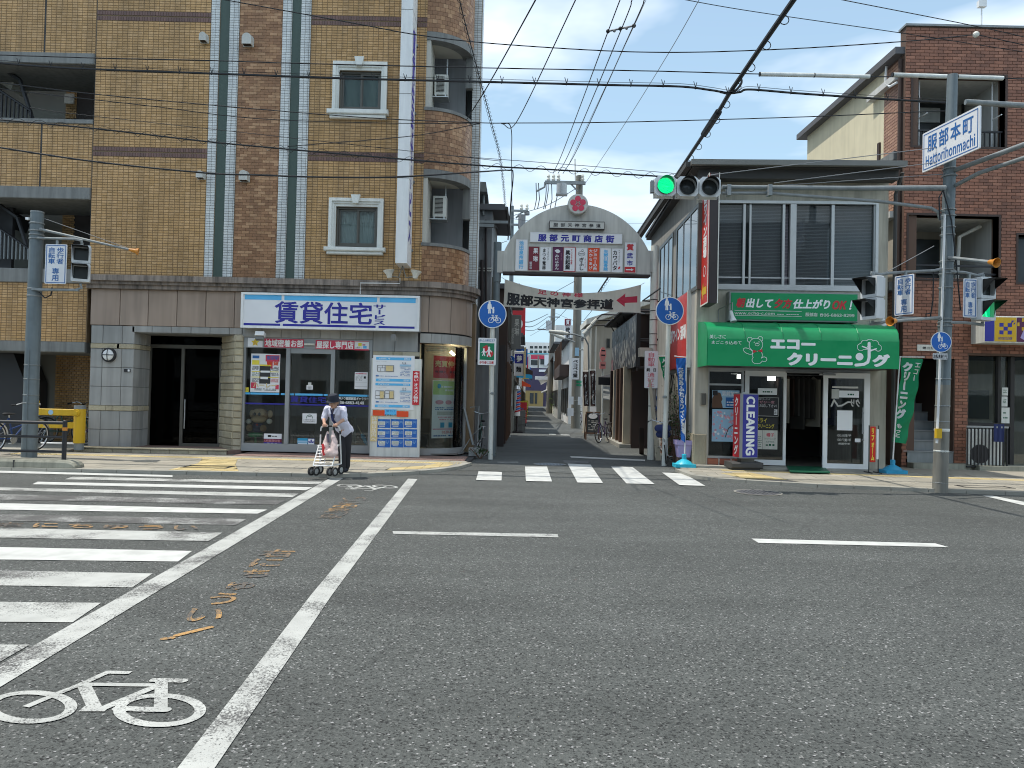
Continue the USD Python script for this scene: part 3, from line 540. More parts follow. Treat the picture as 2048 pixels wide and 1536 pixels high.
# windows
def window(w,cur,name_lbl):
    f,s,o,k=w
    fr=MB();d=.075
    for i,(gr,n1) in enumerate(((0,.10),(.07,.065),(.12,.04))):
        a=(f[0]+gr,f[1]-gr,s[3],f[3]-gr)
        ring_=sbox(a[0],a[2],a[1],a[3]).difference(sbox(o[0]+.0,o[2]-.1,o[1],o[3]))
        if i:ring_=ring_.intersection(sbox(a[0],a[2],a[1],a[3]))
        fr.prism(L,ring_.difference(sbox(f[0]+(.07,.12,9)[i],s[3]-1,f[1]-(.07,.12,9)[i],f[3]-(.07,.12,9)[i])) if i<2 else ring_,.001,n1)
    p=AP.part('window_surround',fr,'window_white',label=name_lbl)
    sl=MB();h=s[3]-s[2];sl.cham(L,s[0],s[1],s[2]+h*.45,s[3],.001,.16,.02);sl.cham(L,s[0]+.06,s[1]-.06,s[2],s[2]+h*.44,.001,.12,.02);AP.part('sill',sl,'window_white',parent=p)
    kx=MB();kx.prism(L,Polygon([(k[0]-.02,k[3]),(k[1]+.02,k[3]),(k[1]-.03,k[2]),(k[0]+.03,k[2])]),.08,.15);AP.part('keystone',kx,'window_white',parent=p)
    sash=MB();u0,u1,v0,v1=o;um=(u0+u1)/2+.02;t=.045
    sash.prism(L,sbox(u0,v0,u1,v1).difference(sbox(u0+t,v0+t,u1-t,v1-t)),-.12,-.04)
    for a,b,n in ((u0+t,um+.03,-.085),(um-.03,u1-t,-.06)):sash.prism(L,sbox(a,v0+t,b,v1-t).difference(sbox(a+.04,v0+t+.06,b-.04,v1-t-.04)),n-.02,n)
    AP.part('sash_frame',sash,'bronze_sash',parent=p)
    gl=MB();gl.fbox(L,u0+t,u1-t,v0+t,v1-t,-.100,-.096);AP.part('pane',gl,'glass_soft',parent=p)
    nu,nv=60,12;cu=MB();uu=np.linspace(u0+.03,u1-.03,nu);vv=np.linspace(v0+.03,v1-.03,nv);pts=[]
    for j,v in enumerate(vv):
        for u in uu:
            x=(u-u0)/(u1-u0)
            pts.append(L.pt(u,v,-.20+.018*math.sin(x*60+2*math.sin(j*.3))+.012*math.sin(x*23+j)) if cur=='curtain_pale' else L.pt(u,v,-.20+.03*math.sin(x*9+(v-v0)*5*(x-.5))+.015*math.sin(x*31+j*.6)))
    cu.add(pts,[[j*nu+i,j*nu+i+1,(j+1)*nu+i+1,(j+1)*nu+i] for j in range(nv-1) for i in range(nu-1)]);AP.part('curtain',cu,cur,parent=p,smooth=True)
window(wins[0],'curtain_grey','upper window with a draped grey curtain');window(wins[1],'curtain_pale','lower window with pale straight curtains')
# exhaust hoods
for q in ((404,70,417,87),(489,72,507,94),(398,345,411,359),(483,344,499,364)):
    u0,u1,v0,v1=L.rect(*q);r=(u1-u0)/2;c=(u0+u1)/2;mb=MB();pr=[]
    g=unary_union([Point(c,v1-r).buffer(r,8),sbox(u0,v0,u1,v1-r)])
    mb.prism(L,g,.03,.17);mb.prism(L,g.buffer(.015),.0,.04);p=AP.part('vent_hood',mb,'sign_grey')
    mb=MB();mb.fbox(L,u0+.02,u1-.02,v0-.006,v0-.001,.05,.16);AP.part('vent_opening',mb,'black_iron',parent=p)
# ---- open corridors beside the stair
u_l=-22.0;ua=U['a']-.01
rowpx=[(-175,-60),(105,127),(127,237),(237,247),(247,375),(375,397),(397,538),(538,566),(566,683),(683,703)]
Zl= lambda y:LV(95,y)
segs=[(Zl(107),12.2),(Zl(375),Zl(247)),(Zl(683),Zl(566))]
w2=MB()
for a,b in segs:w2.fbox(L,u_l,ua,a,b,-.16,0)
AP.part('parapet_wall',w2,'mortar')
pt=MB();xj=LU(83)
for a,b in segs:
    for u0,u1 in ((-12.5,xj-.02),(xj+.02,ua-.02)):pt.tiles(L,u0,u1,a,b,TW,TH,.013,0,.008,0)
AP.part('parapet_tile',pt,'ochre_tile',kind='stuff')
jt=MB();jt.fbox(L,ua,U['a'],zc1,12,-.1,.002)
for a,b in segs:jt.fbox(L,xj-.018,xj+.018,a,b,0,.003)
AP.part('expansion_joint',jt,'mortar_dark')
bm=MB()
for a,b,n in ((Zl(128),Zl(106),.05),(Zl(247),Zl(238),.04),(Zl(398),Zl(374),.05),(Zl(566),Zl(538),.05),(Zl(704),Zl(683),.05)):bm.cham(L,u_l,ua-.005,a,b,-1.6 if n==.05 else -.2,n,.015)
AP.part('floor_beam',bm,'grey_beam')
cv=MB();cv.fbox(L,u_l,ua+.2,.06,13,-2.0,-1.9);cv.fbox(L,ua-.06,ua+.12,.06,13,-1.9,-.31);AP.part('corridor_wall',cv,'corridor_wall')
ct=MB()
for y0,y1,x0,x1 in ((160,237,133,152),(428,540,125,146),(705,905,112,186)):q=L.rect(x0,y0,x1,y1,-1.85);ct.tiles(L,*q,TW,TH,.011,-1.9,.05)
AP.part('corridor_tile',ct,'ochre_tile',kind='stuff')
for y0,y1,x0,x1 in ((158,240,150,190),(424,541,143,186)):q=L.rect(x0,y0,x1,y1,-1.85);d=MB();d.fbox(L,*q,-1.9,-1.86);AP.part('flat_door',d,'door_dark')
q=L.rect(129,187,147,207,-1.8);d=MB();d.fbox(L,*q,-1.85,-1.8);AP.part('meter_box',d,'off_white')
# stairs with black stringers and railings
for k,(dy,x_s) in enumerate(((0,0),(275,-5))):
    st=MB();A=[L.pt(*L.px(-110,60+dy,-.6),-.6),L.pt(*L.px(40+x_s,160+dy,-.6),-.6),L.pt(*L.px(66+x_s,240+dy,-.6),-.6)]
    st.tube([A[0],A[1]],.05,6);st.tube([A[1],A[2]],.05,6);so=MB()
    P0,P1=L.px(-140,52+dy,-1.2),L.px(36,158+dy,-1.2)
    so.prism(L,Polygon([(P0[0],P0[1]),(P1[0],P1[1]),(P1[0]-.1,P1[1]-.32),(P0[0],P0[1]-.32)]),-1.7,-1.1)
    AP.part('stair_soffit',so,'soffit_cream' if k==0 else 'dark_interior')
    rails=[(0,172+dy,58,214+dy)]
    b0,b1=L.px(-60,142+dy,-.55),L.px(62+x_s,222+dy,-.55);low=Zl(237+dy)
    rp=AP.part('stair_stringer',st,'black_iron');ra=MB();ra.tube([L.pt(b0[0],b0[1],-.55),L.pt(b1[0],b1[1],-.55)],.03,6);AP.part('handrail',ra,'black_iron',parent=rp)
    for i in range(16):
        t=i/15;u,v=b0[0]+(b1[0]-b0[0])*t,b0[1]+(b1[1]-b0[1])*t
        if v-low>.04:z=MB();z.fbox(L,u-.012,u+.012,low,v,-.57,-.53);AP.part('baluster',z,'galvanised' if k else 'black_iron',parent=rp)
if True:
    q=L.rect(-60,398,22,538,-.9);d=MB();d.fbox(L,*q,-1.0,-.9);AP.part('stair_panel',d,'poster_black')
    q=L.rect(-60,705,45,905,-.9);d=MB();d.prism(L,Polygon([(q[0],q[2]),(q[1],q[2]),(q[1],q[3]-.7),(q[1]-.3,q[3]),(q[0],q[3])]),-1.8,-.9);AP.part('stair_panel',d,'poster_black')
# ---- ground floor, a little proud of the tiles
NG=.12;GU= lambda x,y:L.px(x,y,NG)
gl0=GU(181,700)[0];gTop=zc0+.02
def arc_pts(u,r_off,n=0):
    """Follow the facade to the round corner: u beyond UC turns along the arc."""
    if u<=UC: return np.array((u,YL-r_off))
    a=(u-UC)/(RC+NG); return np.array((UC,YL+RC))+(RC+r_off)*np.array((math.sin(a),-math.cos(a)))
ARC=(RC+NG)*PI/2
def curved(mb,u0,u1,v0,v1,n0,n1,seg=10):
    """Slab that bends round the corner between arc lengths u0 and u1."""
    us=np.linspace(u0,u1,max(2,seg));V=[]
    for u in us:
        for n in (n0,n1):
            x,y=arc_pts(u,n)
            V+=[(x,y,v0),(x,y,v1)]
    f=[]
    for i in range(len(us)-1):
        a,b=i*4,(i+1)*4
        f+=[[a+2,b+2,b+3,a+3],[a,a+1,b+1,b],[a+1,a+3,b+3,b+1],[a,b,b+2,a+2]]
    e=(len(us)-1)*4;f+=[[0,2,3,1],[e,e+1,e+3,e+2]]
    return mb.add(V,f)
co=MB();hC=zc1-zc0
for k,(a,b,n) in enumerate(((0,.32,.20),(.32,.56,.25),(.56,1.0,.31))):co.fbox(L,gl0-n+.1,UC,zc0+hC*a,zc0+hC*b,-.2,n);curved(co,UC+1e-4,UC+ARC,zc0+hC*a,zc0+hC*b,-.25,n,14)
AP.part('cornice',co,'cornice_stone',smooth=False)
panel_b=GU(300,652)[1] # underside of pinkish panels
back=MB();ent=(GU(266,760)[0],GU(440,760)[0]);sh0=GU(484,780)[0];sh1=GU(742,800)[0];z_hd=GU(350,666)[1];z_win=GU(600,690)[1];cw0=GU(836,800)[0]
back.fbox(L,gl0,ent[0],.05,zc0,-.3,NG-.035);back.fbox(L,ent[0],ent[1],z_hd,zc0,-.3,NG-.035);back.fbox(L,ent[1],sh0,z_hd,zc0,-.3,NG-.035);back.fbox(L,sh0,sh1,z_win,zc0,-.3,NG-.035);back.fbox(L,sh1,cw0,.05,zc0,-.3,NG-.035)
AP.part('ground_wall',back,'mortar_dark')
cb=MB();curved(cb,cw0+.01,UC+ARC,GU(860,686)[1],zc0,-.2,NG-.035,14);AP.part('ground_wall',cb,'mortar_dark')
xs=[181,240,296.5,354,411.5,469,526,583,640,697,754,811]
us=[GU(x,612)[0] for x in xs]
for a,b in zip(us[:-1],us[1:]):q=MB();q.cham(L,a+.006,b-.006,panel_b+.004,zc0-.004,NG-.03,NG,.006);AP.part('cladding_panel',q,'pink_panel')
v_=us[-1];Wp=us[4]-us[3]
while v_<UC+ARC-.1:
    e=min(v_+Wp*.82,UC+ARC);q=MB();curved(q,v_+.006,e-.006,panel_b+.004,zc0-.004,NG-.03,NG,5);AP.part('cladding_panel',q,'pink_panel');v_=e
# granite pier
cols=[gl0,GU(203,760)[0],GU(241.7,760)[0],ent[0]]
rows_px=[651,687,697,735,773,811,821.5,859,897]
rz=[GU(225,y)[1] for y in rows_px]
for i in range(len(rz)-1):
    thin=i in (1,5)
    cc=cols if not thin else [gl0,GU(200 if i==1 else 196,760)[0]+(.9*0+(.42 if i==1 else .2)),GU(228 if i==1 else 222,760)[0]+(0.05),ent[0]]
    for a,b in zip(cc[:-1],cc[1:]):
        q=MB();q.cham(L,a+.004,b-.004,rz[i+1]+.004,rz[i]-.004,NG-.03,NG+(.012 if thin else 0),.005);AP.part('stone_tile',q,'rough_stone' if thin else 'granite')
# entrance recess: splayed granite reveal, dark doors, rough stone pier
RD=.62;e1,e2=L.px(299,780,-RD)[0],L.px(441,780,-RD)[0]
RV=Fr((ent[0],YL-NG,0),(e1-ent[0],RD+NG,0));RL=math.hypot(e1-ent[0],RD+NG)
q=MB();q.fbox(RV,0,RL,.1,z_hd,-.1,-.03);AP.part('ground_wall',q,'mortar_dark')
for i in range(len(rz)-1):
    for a,b in zip(np.linspace(0,RL,4)[:-1],np.linspace(0,RL,4)[1:]):
        q=MB();zt=min(rz[i]-.004,z_hd-.01)
        if zt-rz[i+1]>.03:q.cham(RV,a+.004,b-.004,rz[i+1]+.004,zt,-.03,.0+(.008 if i in (1,5) else 0),.004);AP.part('stone_tile',q,'rough_stone' if i in (1,5) else 'granite')
hx=[264,304,342.5,382,420,459,484];hu=[GU(x,658)[0] for x in hx]
for a,b in zip(hu[:-1],hu[1:]):q=MB();q.cham(L,a+.004,b-.004,z_hd,panel_b-.004,NG-.03,NG,.005);AP.part('stone_tile',q,'granite')
hx=[484,524,562,602,640,680,712,746,790,836];hu=[GU(x,680)[0] for x in hx];zt2=GU(600,676)[1]
for a,b in zip(hu[:-1],hu[1:]):q=MB();q.cham(L,a+.004,b-.004,zt2 if a<sh1-.05 else GU(790,703)[1],panel_b-.004,NG-.03,NG,.005);AP.part('stone_tile',q,'granite')
for a,b in zip([GU(x,707)[0] for x in (746,786,804,840)][:-1],[GU(x,707)[0] for x in (746,786,804,840)][1:]):q=MB();q.cham(L,a+.004,b-.004,GU(790,712)[1],GU(790,703)[1]-.006,NG-.03,NG+.01,.005);AP.part('stone_tile',q,'rough_stone')
for i in range(7):q=MB();a=cw0+.01+i*(UC+ARC-cw0)/7;curved(q,a+.004,a+(UC+ARC-cw0)/7-.004,GU(870,686)[1],panel_b-.004-.03,NG-.03,NG,4);AP.part('stone_tile',q,'granite')
ce=MB();ce.fbox(L,ent[0],sh0,z_hd-.02,z_hd+.05,-RD,NG-.04);AP.part('porch_ceiling',ce,'grey_beam')
pr0=GU(467,790)[0];PV=Fr((e2,YL+RD,0),(pr0-e2,-(RD+NG),0));PVl=math.hypot(pr0-e2,RD+NG)
q=MB();q.fbox(PV,0,PVl,.1,z_hd,-.12,-.05);q.fbox(L,pr0,sh0,.1,panel_b,-.3,NG-.03);AP.part('ground_wall',q,'mortar_dark')
nr=17;zz=np.linspace(GU(470,906)[1],z_hd,nr+1)
for i in range(nr):
    j=[0,PVl*(.5 if i%2 else .33),PVl]
    for a,b in zip(j[:-1],j[1:]):q=MB();q.cham(PV,a+.003,b-.003,zz[i]+.003,zz[i+1]-.003,-.05,rnd.uniform(0,.025),.02);AP.part('rough_stone',q,'rough_stone')
    q=MB();q.cham(L,pr0+.002,sh0-.002,zz[i]+.003,zz[i+1]-.003,NG-.04,NG+rnd.uniform(0,.025),.02);AP.part('rough_stone',q,'rough_stone')
z_st=GU(330,897)[1]
pl_=MB();pl_.prism(WF,Polygon([(gl0+.02,YL-NG-.5),(sh0-.12,YL-NG-.42),(sh0-.0,YL-NG),(sh0,YL+RD),(gl0+.02,YL+RD)]),.03,.13);AP.part('porch_step',pl_,'floor_pink')
xsx=np.linspace(gl0,sh0-.12,9)
for a,b in zip(xsx[:-1],xsx[1:]):q=MB();q.cham(Fr((0,YL-NG-.5,0)),a+.004,b-.004,.03,.125,0,.03,.008);q.fbox(Fr((0,YL-NG-.5,0)),a+.002,b-.002,.13,.155,-.3,.05);AP.part('step_stone',q,'rough_stone')
# doors
dr=MB();dr.fbox(L,e1-.05,e2+.05,.12,z_hd,-RD-.06,-RD-.02);AP.part('entrance_glass',dr,'glass_dark');bk=MB();bk.fbox(L,e1-1,e2+1,.1,3.2,-RD-3.0,-RD-2.9);bk.fbox(L,e1-.6,e1-.5,.1,3.2,-RD-3,-RD-.08);bk.fbox(L,e2+.5,e2+.6,.1,3.2,-RD-3,-RD-.08);bk.fbox(L,e1-.6,e2+.6,2.75,2.85,-RD-3,-RD-.07);AP.part('lobby_wall',bk,'dark_interior')
fr_=MB();uu=L.px(365,780,-RD)[0]
for a,b in ((e1-.04,e1+.03),(uu-.035,uu+.035),(e2-.03,e2+.04)):fr_.fbox(L,a,b,.12,L.px(365,697,-RD)[1],-RD-.02,-RD+.03)
fr_.fbox(L,e1,e2,L.px(365,697,-RD)[1],L.px(365,690,-RD)[1],-RD-.02,-RD+.03);fr_.fbox(L,uu,e2,.12,.2,-RD-.02,-RD+.025);dp=AP.part('entrance_door',fr_,'bronze_sash')
hd=MB();hd.tube([L.pt(uu+.09,1.25,-RD+.05),L.pt(uu+.09,.55,-RD+.05)],.015,6);AP.part('handle',hd,'chrome',parent=dp)
# round bulkhead lamp and intercom
lc=GU(219,710);lp=MB();lp.lathe([(0,0),(.165,0),(.165,.05),(.15,.07),(.13,.07),(.13,.05)],L.pt(*lc,NG),L.n,28);g_=MB();g_.lathe([(.135,.04),(.12,.075),(.08,.10),(0,.11)],L.pt(*lc,NG),L.n,24);lpp=AP.part('bulkhead_lamp',lp,'black_iron');AP.part('lamp_globe',g_,'white_clean',parent=lpp,smooth=True)
cx=MB();cx.tube([L.pt(lc[0]-.13,lc[1],NG+.09),L.pt(lc[0],lc[1],NG+.122),L.pt(lc[0]+.13,lc[1],NG+.09)],.009,6);cx.tube([L.pt(lc[0],lc[1]-.13,NG+.09),L.pt(lc[0],lc[1],NG+.122),L.pt(lc[0],lc[1]+.13,NG+.09)],.009,6);AP.part('lamp_guard',cx,'black_iron',parent=lpp)
ic=MB();q=L.rect(249,738,261,744,NG);ic.fbox(L,*q,NG,NG+.02);ip=AP.part('intercom',ic,'black_iron');i2=MB();i2.fbox(L,q[0]+.09,q[1]-.01,q[2]+.01,q[3]-.01,NG+.02,NG+.026);AP.part('intercom_plate',i2,'white_clean',parent=ip)
# ---- estate agency front
sw0,sw1=sh0,sh1;zb=.12;zr0=GU(620,901)[1];zr1=GU(620,889)[1]
fm=MB();FNG=NG-.03
hdz=(GU(600,697)[1],GU(600,676)[1])
fm.fbox(L,sw0,sw1,hdz[0],hdz[1]-.005,-.05,FNG+.0);AP.part('shopfront_header',fm,'aluminium_dull')
fm=MB();fm.fbox(L,sw0,sw1,.1,zr1,-.05,FNG);AP.part('shopfront_kickplate',fm,'aluminium_dull')
for x in (484,573.5,663,741):
    u=GU(x,790)[0];q=MB();q.fbox(L,u-.045,u+.045,zr1,hdz[0],-.05,FNG+.012 if x==573.5 else FNG-.01);AP.part('mullion',q,'aluminium_dull')
q=MB();q.fbox(L,GU(574,700)[0],GU(663,700)[0],GU(620,707)[1],hdz[0],-.04,FNG-.015);AP.part('door_rail',q,'aluminium_dull')
for a,b in ((484,573.5),(573.5,663),(663,741)):
    q=MB();q.fbox(L,GU(a,790)[0]+.04,GU(b,790)[0]-.04,zr1,hdz[0],.018,.024);AP.part('shop_pane',q,'glass')
# blue line and print on the panes
bl=MB();wn=.030
for x0,x1 in ((487,497),(498,556),(559.5,567.5),(578,586),(588,643.5),(645.5,653.5),(676,733.5),(735.5,743)):y=784.5+(x0-487)*.021;bl.flat(L,sbox(GU(x0,y)[0],L.px(x0,y+4,wn)[1],GU(x1,y)[0],L.px(x0,y,wn)[1]),wn)
AP.part('window_stripe',bl,'sky_blue')
nl=MB()
for x0,x1 in ((487,567),(578,656),(676,742)):y=805+(x0-487)*.023;nl.flat(L,sbox(GU(x0,y)[0],L.px(x0,y+3,wn)[1],GU(x1,y)[0],L.px(x0,y,wn)[1]),wn)
write(nl,L,'賃貸住宅',580,792,652,806,wn,bold=1)
AP.part('window_stripe',nl,'sign_navy')
wl=MB();write(wl,L,'㈱ナウ服部駅前ギャラリー',677,793.5,737,801,wn,bold=1);write(wl,L,'06-6863-4148',680,802,728,809,wn,bold=1);AP.part('window_lettering',wl,'white_clean')
# curved shop window at the corner
a0,a1_=UC+.02,UC+ARC*.93;zc_b,zc_t=GU(860,903)[1]+.06,GU(870,690)[1]
q=MB();curved(q,a0,a1_,zc_b,zc_t,-.035,-.03,14);AP.part('curved_pane',q,'glass_soft',smooth=True)
q=MB();curved(q,cw0+.02,UC+ARC,.08,zc_b,-.25,.0,14);AP.part('shopfront_kickplate',q,'aluminium_dull')
q=MB();curved(q,cw0,a0,zc_b,zc_t+.02,-.2,.03,3);AP.part('mullion',q,'aluminium_dull')
q=MB();curved(q,a1_,UC+ARC+.04,zc_b,zc_t+.02,-.2,.02,3);AP.part('mullion',q,'aluminium_dull')
# shop interior
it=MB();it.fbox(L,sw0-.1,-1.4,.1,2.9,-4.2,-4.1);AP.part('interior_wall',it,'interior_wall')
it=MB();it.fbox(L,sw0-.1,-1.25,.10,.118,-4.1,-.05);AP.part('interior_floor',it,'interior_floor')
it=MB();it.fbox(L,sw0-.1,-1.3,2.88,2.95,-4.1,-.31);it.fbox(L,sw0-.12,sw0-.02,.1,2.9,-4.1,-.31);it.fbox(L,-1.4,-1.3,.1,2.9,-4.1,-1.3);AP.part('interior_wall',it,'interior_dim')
it=MB();it.fbox(L,L.px(560,800,-4)[0],L.px(618,800,-4)[0],.12,L.px(600,748,-4)[1],-4.1,-3.6);AP.part('interior_cabinet',it,'dark_interior')
# wall emblem inside
em=MB();c=L.px(668,752,-4.05);r_=.36
em.prism(L,Point(*c).buffer(r_,24).difference(Point(*c).buffer(r_*.66,24)).intersection(sbox(c[0]-r_,c[1],c[0]+r_,c[1]+r_)),-4.1,-4.05);em.prism(L,sbox(c[0]-.7,c[1]-.14,c[0]-.1,c[1]+.02),-4.1,-4.05);em.prism(L,Polygon([(c[0]-.05,c[1]-.15),(c[0]+.12,c[1]-.15),(c[0]+.34,c[1]+.08),(c[0]+.1,c[1]+.08)]),-4.1,-4.05)
AP.part('wall_emblem',em,'white_clean')
for x,y in ((676,713),(699,716),(612,716)):
    c=L.px(x,y,-3.6);q=MB();q.sphere(L.pt(*c,-3.6),.035,1);AP.part('spot_bulb',q,'warm_lamp');q=MB();q.cyl(L.pt(c[0],c[1]+.05,-3.6),L.pt(c[0],c[1]+.25,-3.65),.045,.03,8);AP.part('spot_lamp',q,'aluminium_dull')
for x,y,r in ((903,705,.04),(907.5,708.5,.032)):
    c=L.px(x,y,-.75);q=MB();q.sphere(L.pt(*c,-.75),r,1);AP.part('spot_bulb',q,'warm_lamp')
bl_=MB()
for y in (692,696,700):a=L.px(853,y,-.4);b=L.px(894,y,-.4);bl_.fbox(L,a[0],b[0],a[1]-.02,a[1],-.42,-.4)
AP.part('hanger_rack',bl_,'off_white')
fu=MB()
for k in range(4):x=sw0+.9+k*.95;fu.box(x,x+.45,YL+1.2,YL+1.24,.55,.9);fu.box(x,x+.45,YL+.85,YL+1.22,.5,.54);[fu.cyl((x+a,YL+b,.12),(x+a,YL+b,.52),.012,n=6) for a in (.03,.42) for b in (.88,1.2)]
AP.part('chair_row',fu,'interior_dim');fu=MB();fu.box(sw0+1.8,sw0+4.0,YL+2.2,YL+2.9,.78,.82);fu.box(sw0+1.9,sw0+3.9,YL+2.3,YL+2.34,.12,.78);AP.part('counter',fu,'interior_wall')
# ---- balconies on the round corner
def rail_z(y): return LV(900,y)
lev=[dict(par=(zc1, None,487,500),slab=(325,352)),dict(par=(None,325,214,227),slab=(50,76)),dict(par=(None,50,-62,-48),slab=None)]
A0,A1=UC+.0,UC+(RC+NG)*PI/2
def bcurve(c):
    out=[]
    for u,v,n in c:
        a=(u-UC)/RC;out.append((UC+(RC+n)*math.sin(a),YL+RC-(RC+n)*math.cos(a),v))
    return np.array(out)
bt_,caps,sl_,ceil=MB(),MB(),MB(),MB();AE=UC+RC*PI/2
pz=[(zc1,LV(870,492)),(LV(870,338),LV(870,221)),(LV(870,63),LV(870,-55)),(LV(870,63)+dz,LV(870,-55)+dz)]
for i,(a,b) in enumerate(pz):
    q=MB();curved(q,UC,UC+ARC,a,b,-.12,-.004,16);AP.part('balcony_parapet',q,'mortar_brown')
    bt_.tiles(L,UC,AE,a,b,TW,TH*1.6,.006,0.0,.008,.5,curve=bcurve,jit=.004)
    q=MB();curved(q,UC-.02,UC+ARC,b,b+.075,-.16,.03,16);AP.part('parapet_cap',q,'grey_beam')
    if i:
        q=MB();curved(q,UC-.0,UC+ARC,a-.20,a-.004,-.25,.015,16);AP.part('balcony_slab_edge',q,'grey_beam')
        q=MB();q.prism(WF,Polygon([arc_pts(u,-.1) for u in np.linspace(UC,UC+ARC,12)]+[(UC,YL+RC)]),a-.17,a-.13);q.box(-2.9,UC+.02,YL+.31,YL+RC+.9,a-.17,a-.13);AP.part('balcony_ceiling',q,'soffit_cream')
        q=MB();curved(q,UC+ARC*.90,UC+ARC,a-.95,a-.2,-.16,.015,4);AP.part('balcony_fin',q,'grey_beam')
AP.part('balcony_tile',bt_,'checker_tile',kind='stuff')
q=MB();q.box(-2.9,-.95,YL+1.75,YL+1.85,3.5,15);AP.part('balcony_back_wall',q,'grey_wall')
q=MB();q.box(UC-.02,UC+.10,YL+.01,YL+.9,zc1,15);AP.part('balcony_side_wall',q,'soffit_cream')
cwt=MB();xq=UC+RC-.02;W2=Fr((xq,YL+RC+.16,0));cwt.tiles(W2,.0,.2,zc0,12.5,.1,.0605,.009,0,.012,0);cwt.tiles(Fr((xq+.21,YL+RC+.16,0),(0,1,0)),0,.6,zc0,12.5,.1,.0605,.009,0,.012,0)
AP.part('white_tile',cwt,'white_tile',kind='stuff');q=MB();q.box(xq,xq+.21,YL+RC+.16,YL+RC+.8,.1,15);AP.part('corner_pier',q,'mortar')
# air conditioner units on the balconies
ACS= None
for k,(x0,y0,x1,y1,lb) in enumerate(((869,148,895,190,'white air conditioner hung inside the upper curved balcony'),(866,391,892,434,'white air conditioner hung inside the lower curved balcony'))):
    nn=-.55;u0,u1,v0,v1=L.rect(x0,y0,x1,y1,nn);o=L.pt((u0+u1)/2,v0,nn-.15);t=T('air_conditioner',lb,'air conditioner',o,group='air conditioners on the curved balconies')
    mb=MB();mb.cham(L,u0,u1,v0,v1,nn-.3,nn,.015);t.part('case',mb,'old_white');mb=MB();cu_,cv_=(u0+u1)/2-.03,(v0+v1)/2;mb.prism(L,sbox(u0+.05,v0+.07,u1-.08,v1-.05),nn,nn+.006);t.part('fan_opening',mb,'dark_interior')
    mb=MB();[mb.fbox(L,u0+.05,u1-.08,z,z+.008,nn+.006,nn+.016) for z in np.linspace(v0+.08,v1-.06,13)];t.part('fan_grille',mb,'old_white')
    mb=MB();[mb.fbox(L,a,a+.03,v0-.05,v0,nn-.3,nn+.05) for a in (u0+.03,u1-.06)];mb.fbox(L,u0-.1,u1+.02,v0-.07,v0-.05,nn-.3,nn+.05);mb.fbox(L,u1-.05,u1-.02,v1,v1+.45,nn-.2,nn-.17);t.part('hanging_bracket',mb,'aluminium')
# ---- agency sign
sg=L.rect(482.5,584,838,663,.42);SGN=T('shop_sign','long white estate agency sign with navy lettering and pale blue stripes','sign',L.pt(sg[0],sg[2],.3))
# the board follows the photo's slope only through the camera: upright and level here
mb=MB();mb.fbox(L,*sg,NG+.002,.38);SGN.part('box',mb,'aluminium');mb=MB();mb.prism(L,sbox(sg[0],sg[2],sg[1],sg[3]).difference(sbox(sg[0]+.05,sg[2]+.05,sg[1]-.05,sg[3]-.05)),.38,.42);SGN.part('frame',mb,'white_paint')
mb=MB();mb.fbox(L,sg[0]+.05,sg[1]-.05,sg[2]+.05,sg[3]-.05,.38,.40);SGN.part('face',mb,'board_white')
def srow(mb,mat_n,xs_,f0,f1,n):
    for x0,x1 in xs_:mb.flat(L,sbox(L.px(x0,620,n)[0],sg[2]+(sg[3]-sg[2])*f0,L.px(x1,620,n)[0],sg[2]+(sg[3]-sg[2])*f1),n)
mb=MB();srow(mb,0,((489,562.5),(568,753.5),(759,831)),.80,.945,.403);SGN.part('stripe',mb,'sky_blue');mb=MB();srow(mb,0,((488,561),(566.5,752),(758,830)),.075,.135,.403);SGN.part('stripe',mb,'sign_navy')
mb=MB();mb.flat(L,fit(txt('賃貸住宅',bold=1.6),L.px(549,630,.403)[0],L.px(744,630,.403)[0],sg[2]+.155*(sg[3]-sg[2]),sg[2]+.775*(sg[3]-sg[2])),.404);SGN.part('lettering',mb,'sign_navy')
mb=MB();mb.flat(L,fit(txt('サービス',vertical=True,bold=2),L.px(746.5,630,.403)[0],L.px(771,630,.403)[0],sg[2]+.165*(sg[3]-sg[2]),sg[2]+.735*(sg[3]-sg[2])),.404);SGN.part('lettering',mb,'sign_navy')
cd=MB();cd.tube([L.pt(*L.px(720.5,588,.36),.36),L.pt(*L.px(720.5,566,.36),.36),L.pt(*L.px(800,567,.33),.33),L.pt(*L.px(800,556,.33),.33)],.011,6);SGN.part('cable_conduit',cd,'white_paint')
for k,(x,y,lb) in enumerate(((520,669,'square white floodlight under the estate agency sign'),(787,676,'round grey spotlight under the estate agency sign beside the poster board'))):
    c=L.pt(*L.px(x,y,.42),.42);t=T('floodlight',lb,'floodlight',c);a=MB()
    if k==0:a.fbox(Fr(c,(1,0,0),(0,.35,.94)),-.1,.1,-.04,.06,-.08,.05);t.part('lamp_body',a,'white_paint');a=MB();a.fbox(Fr(c,(1,0,0),(0,.35,.94)),-.09,.09,-.12,-.045,-.08,.02);t.part('lamp_housing',a,'grey_beam')
    else:a.lathe([(.0,.08),(.05,.08),(.075,.0),(.085,-.05),(0,-.045)],c,(0,-.3,1),16);t.part('lamp_body',a,'grey_beam')
    a=MB();a.tube([c,c+(0,.15,.06),(c[0],YL-NG+.02,c[2]+.08)],.012,6);t.part('lamp_arm',a,'grey_beam')
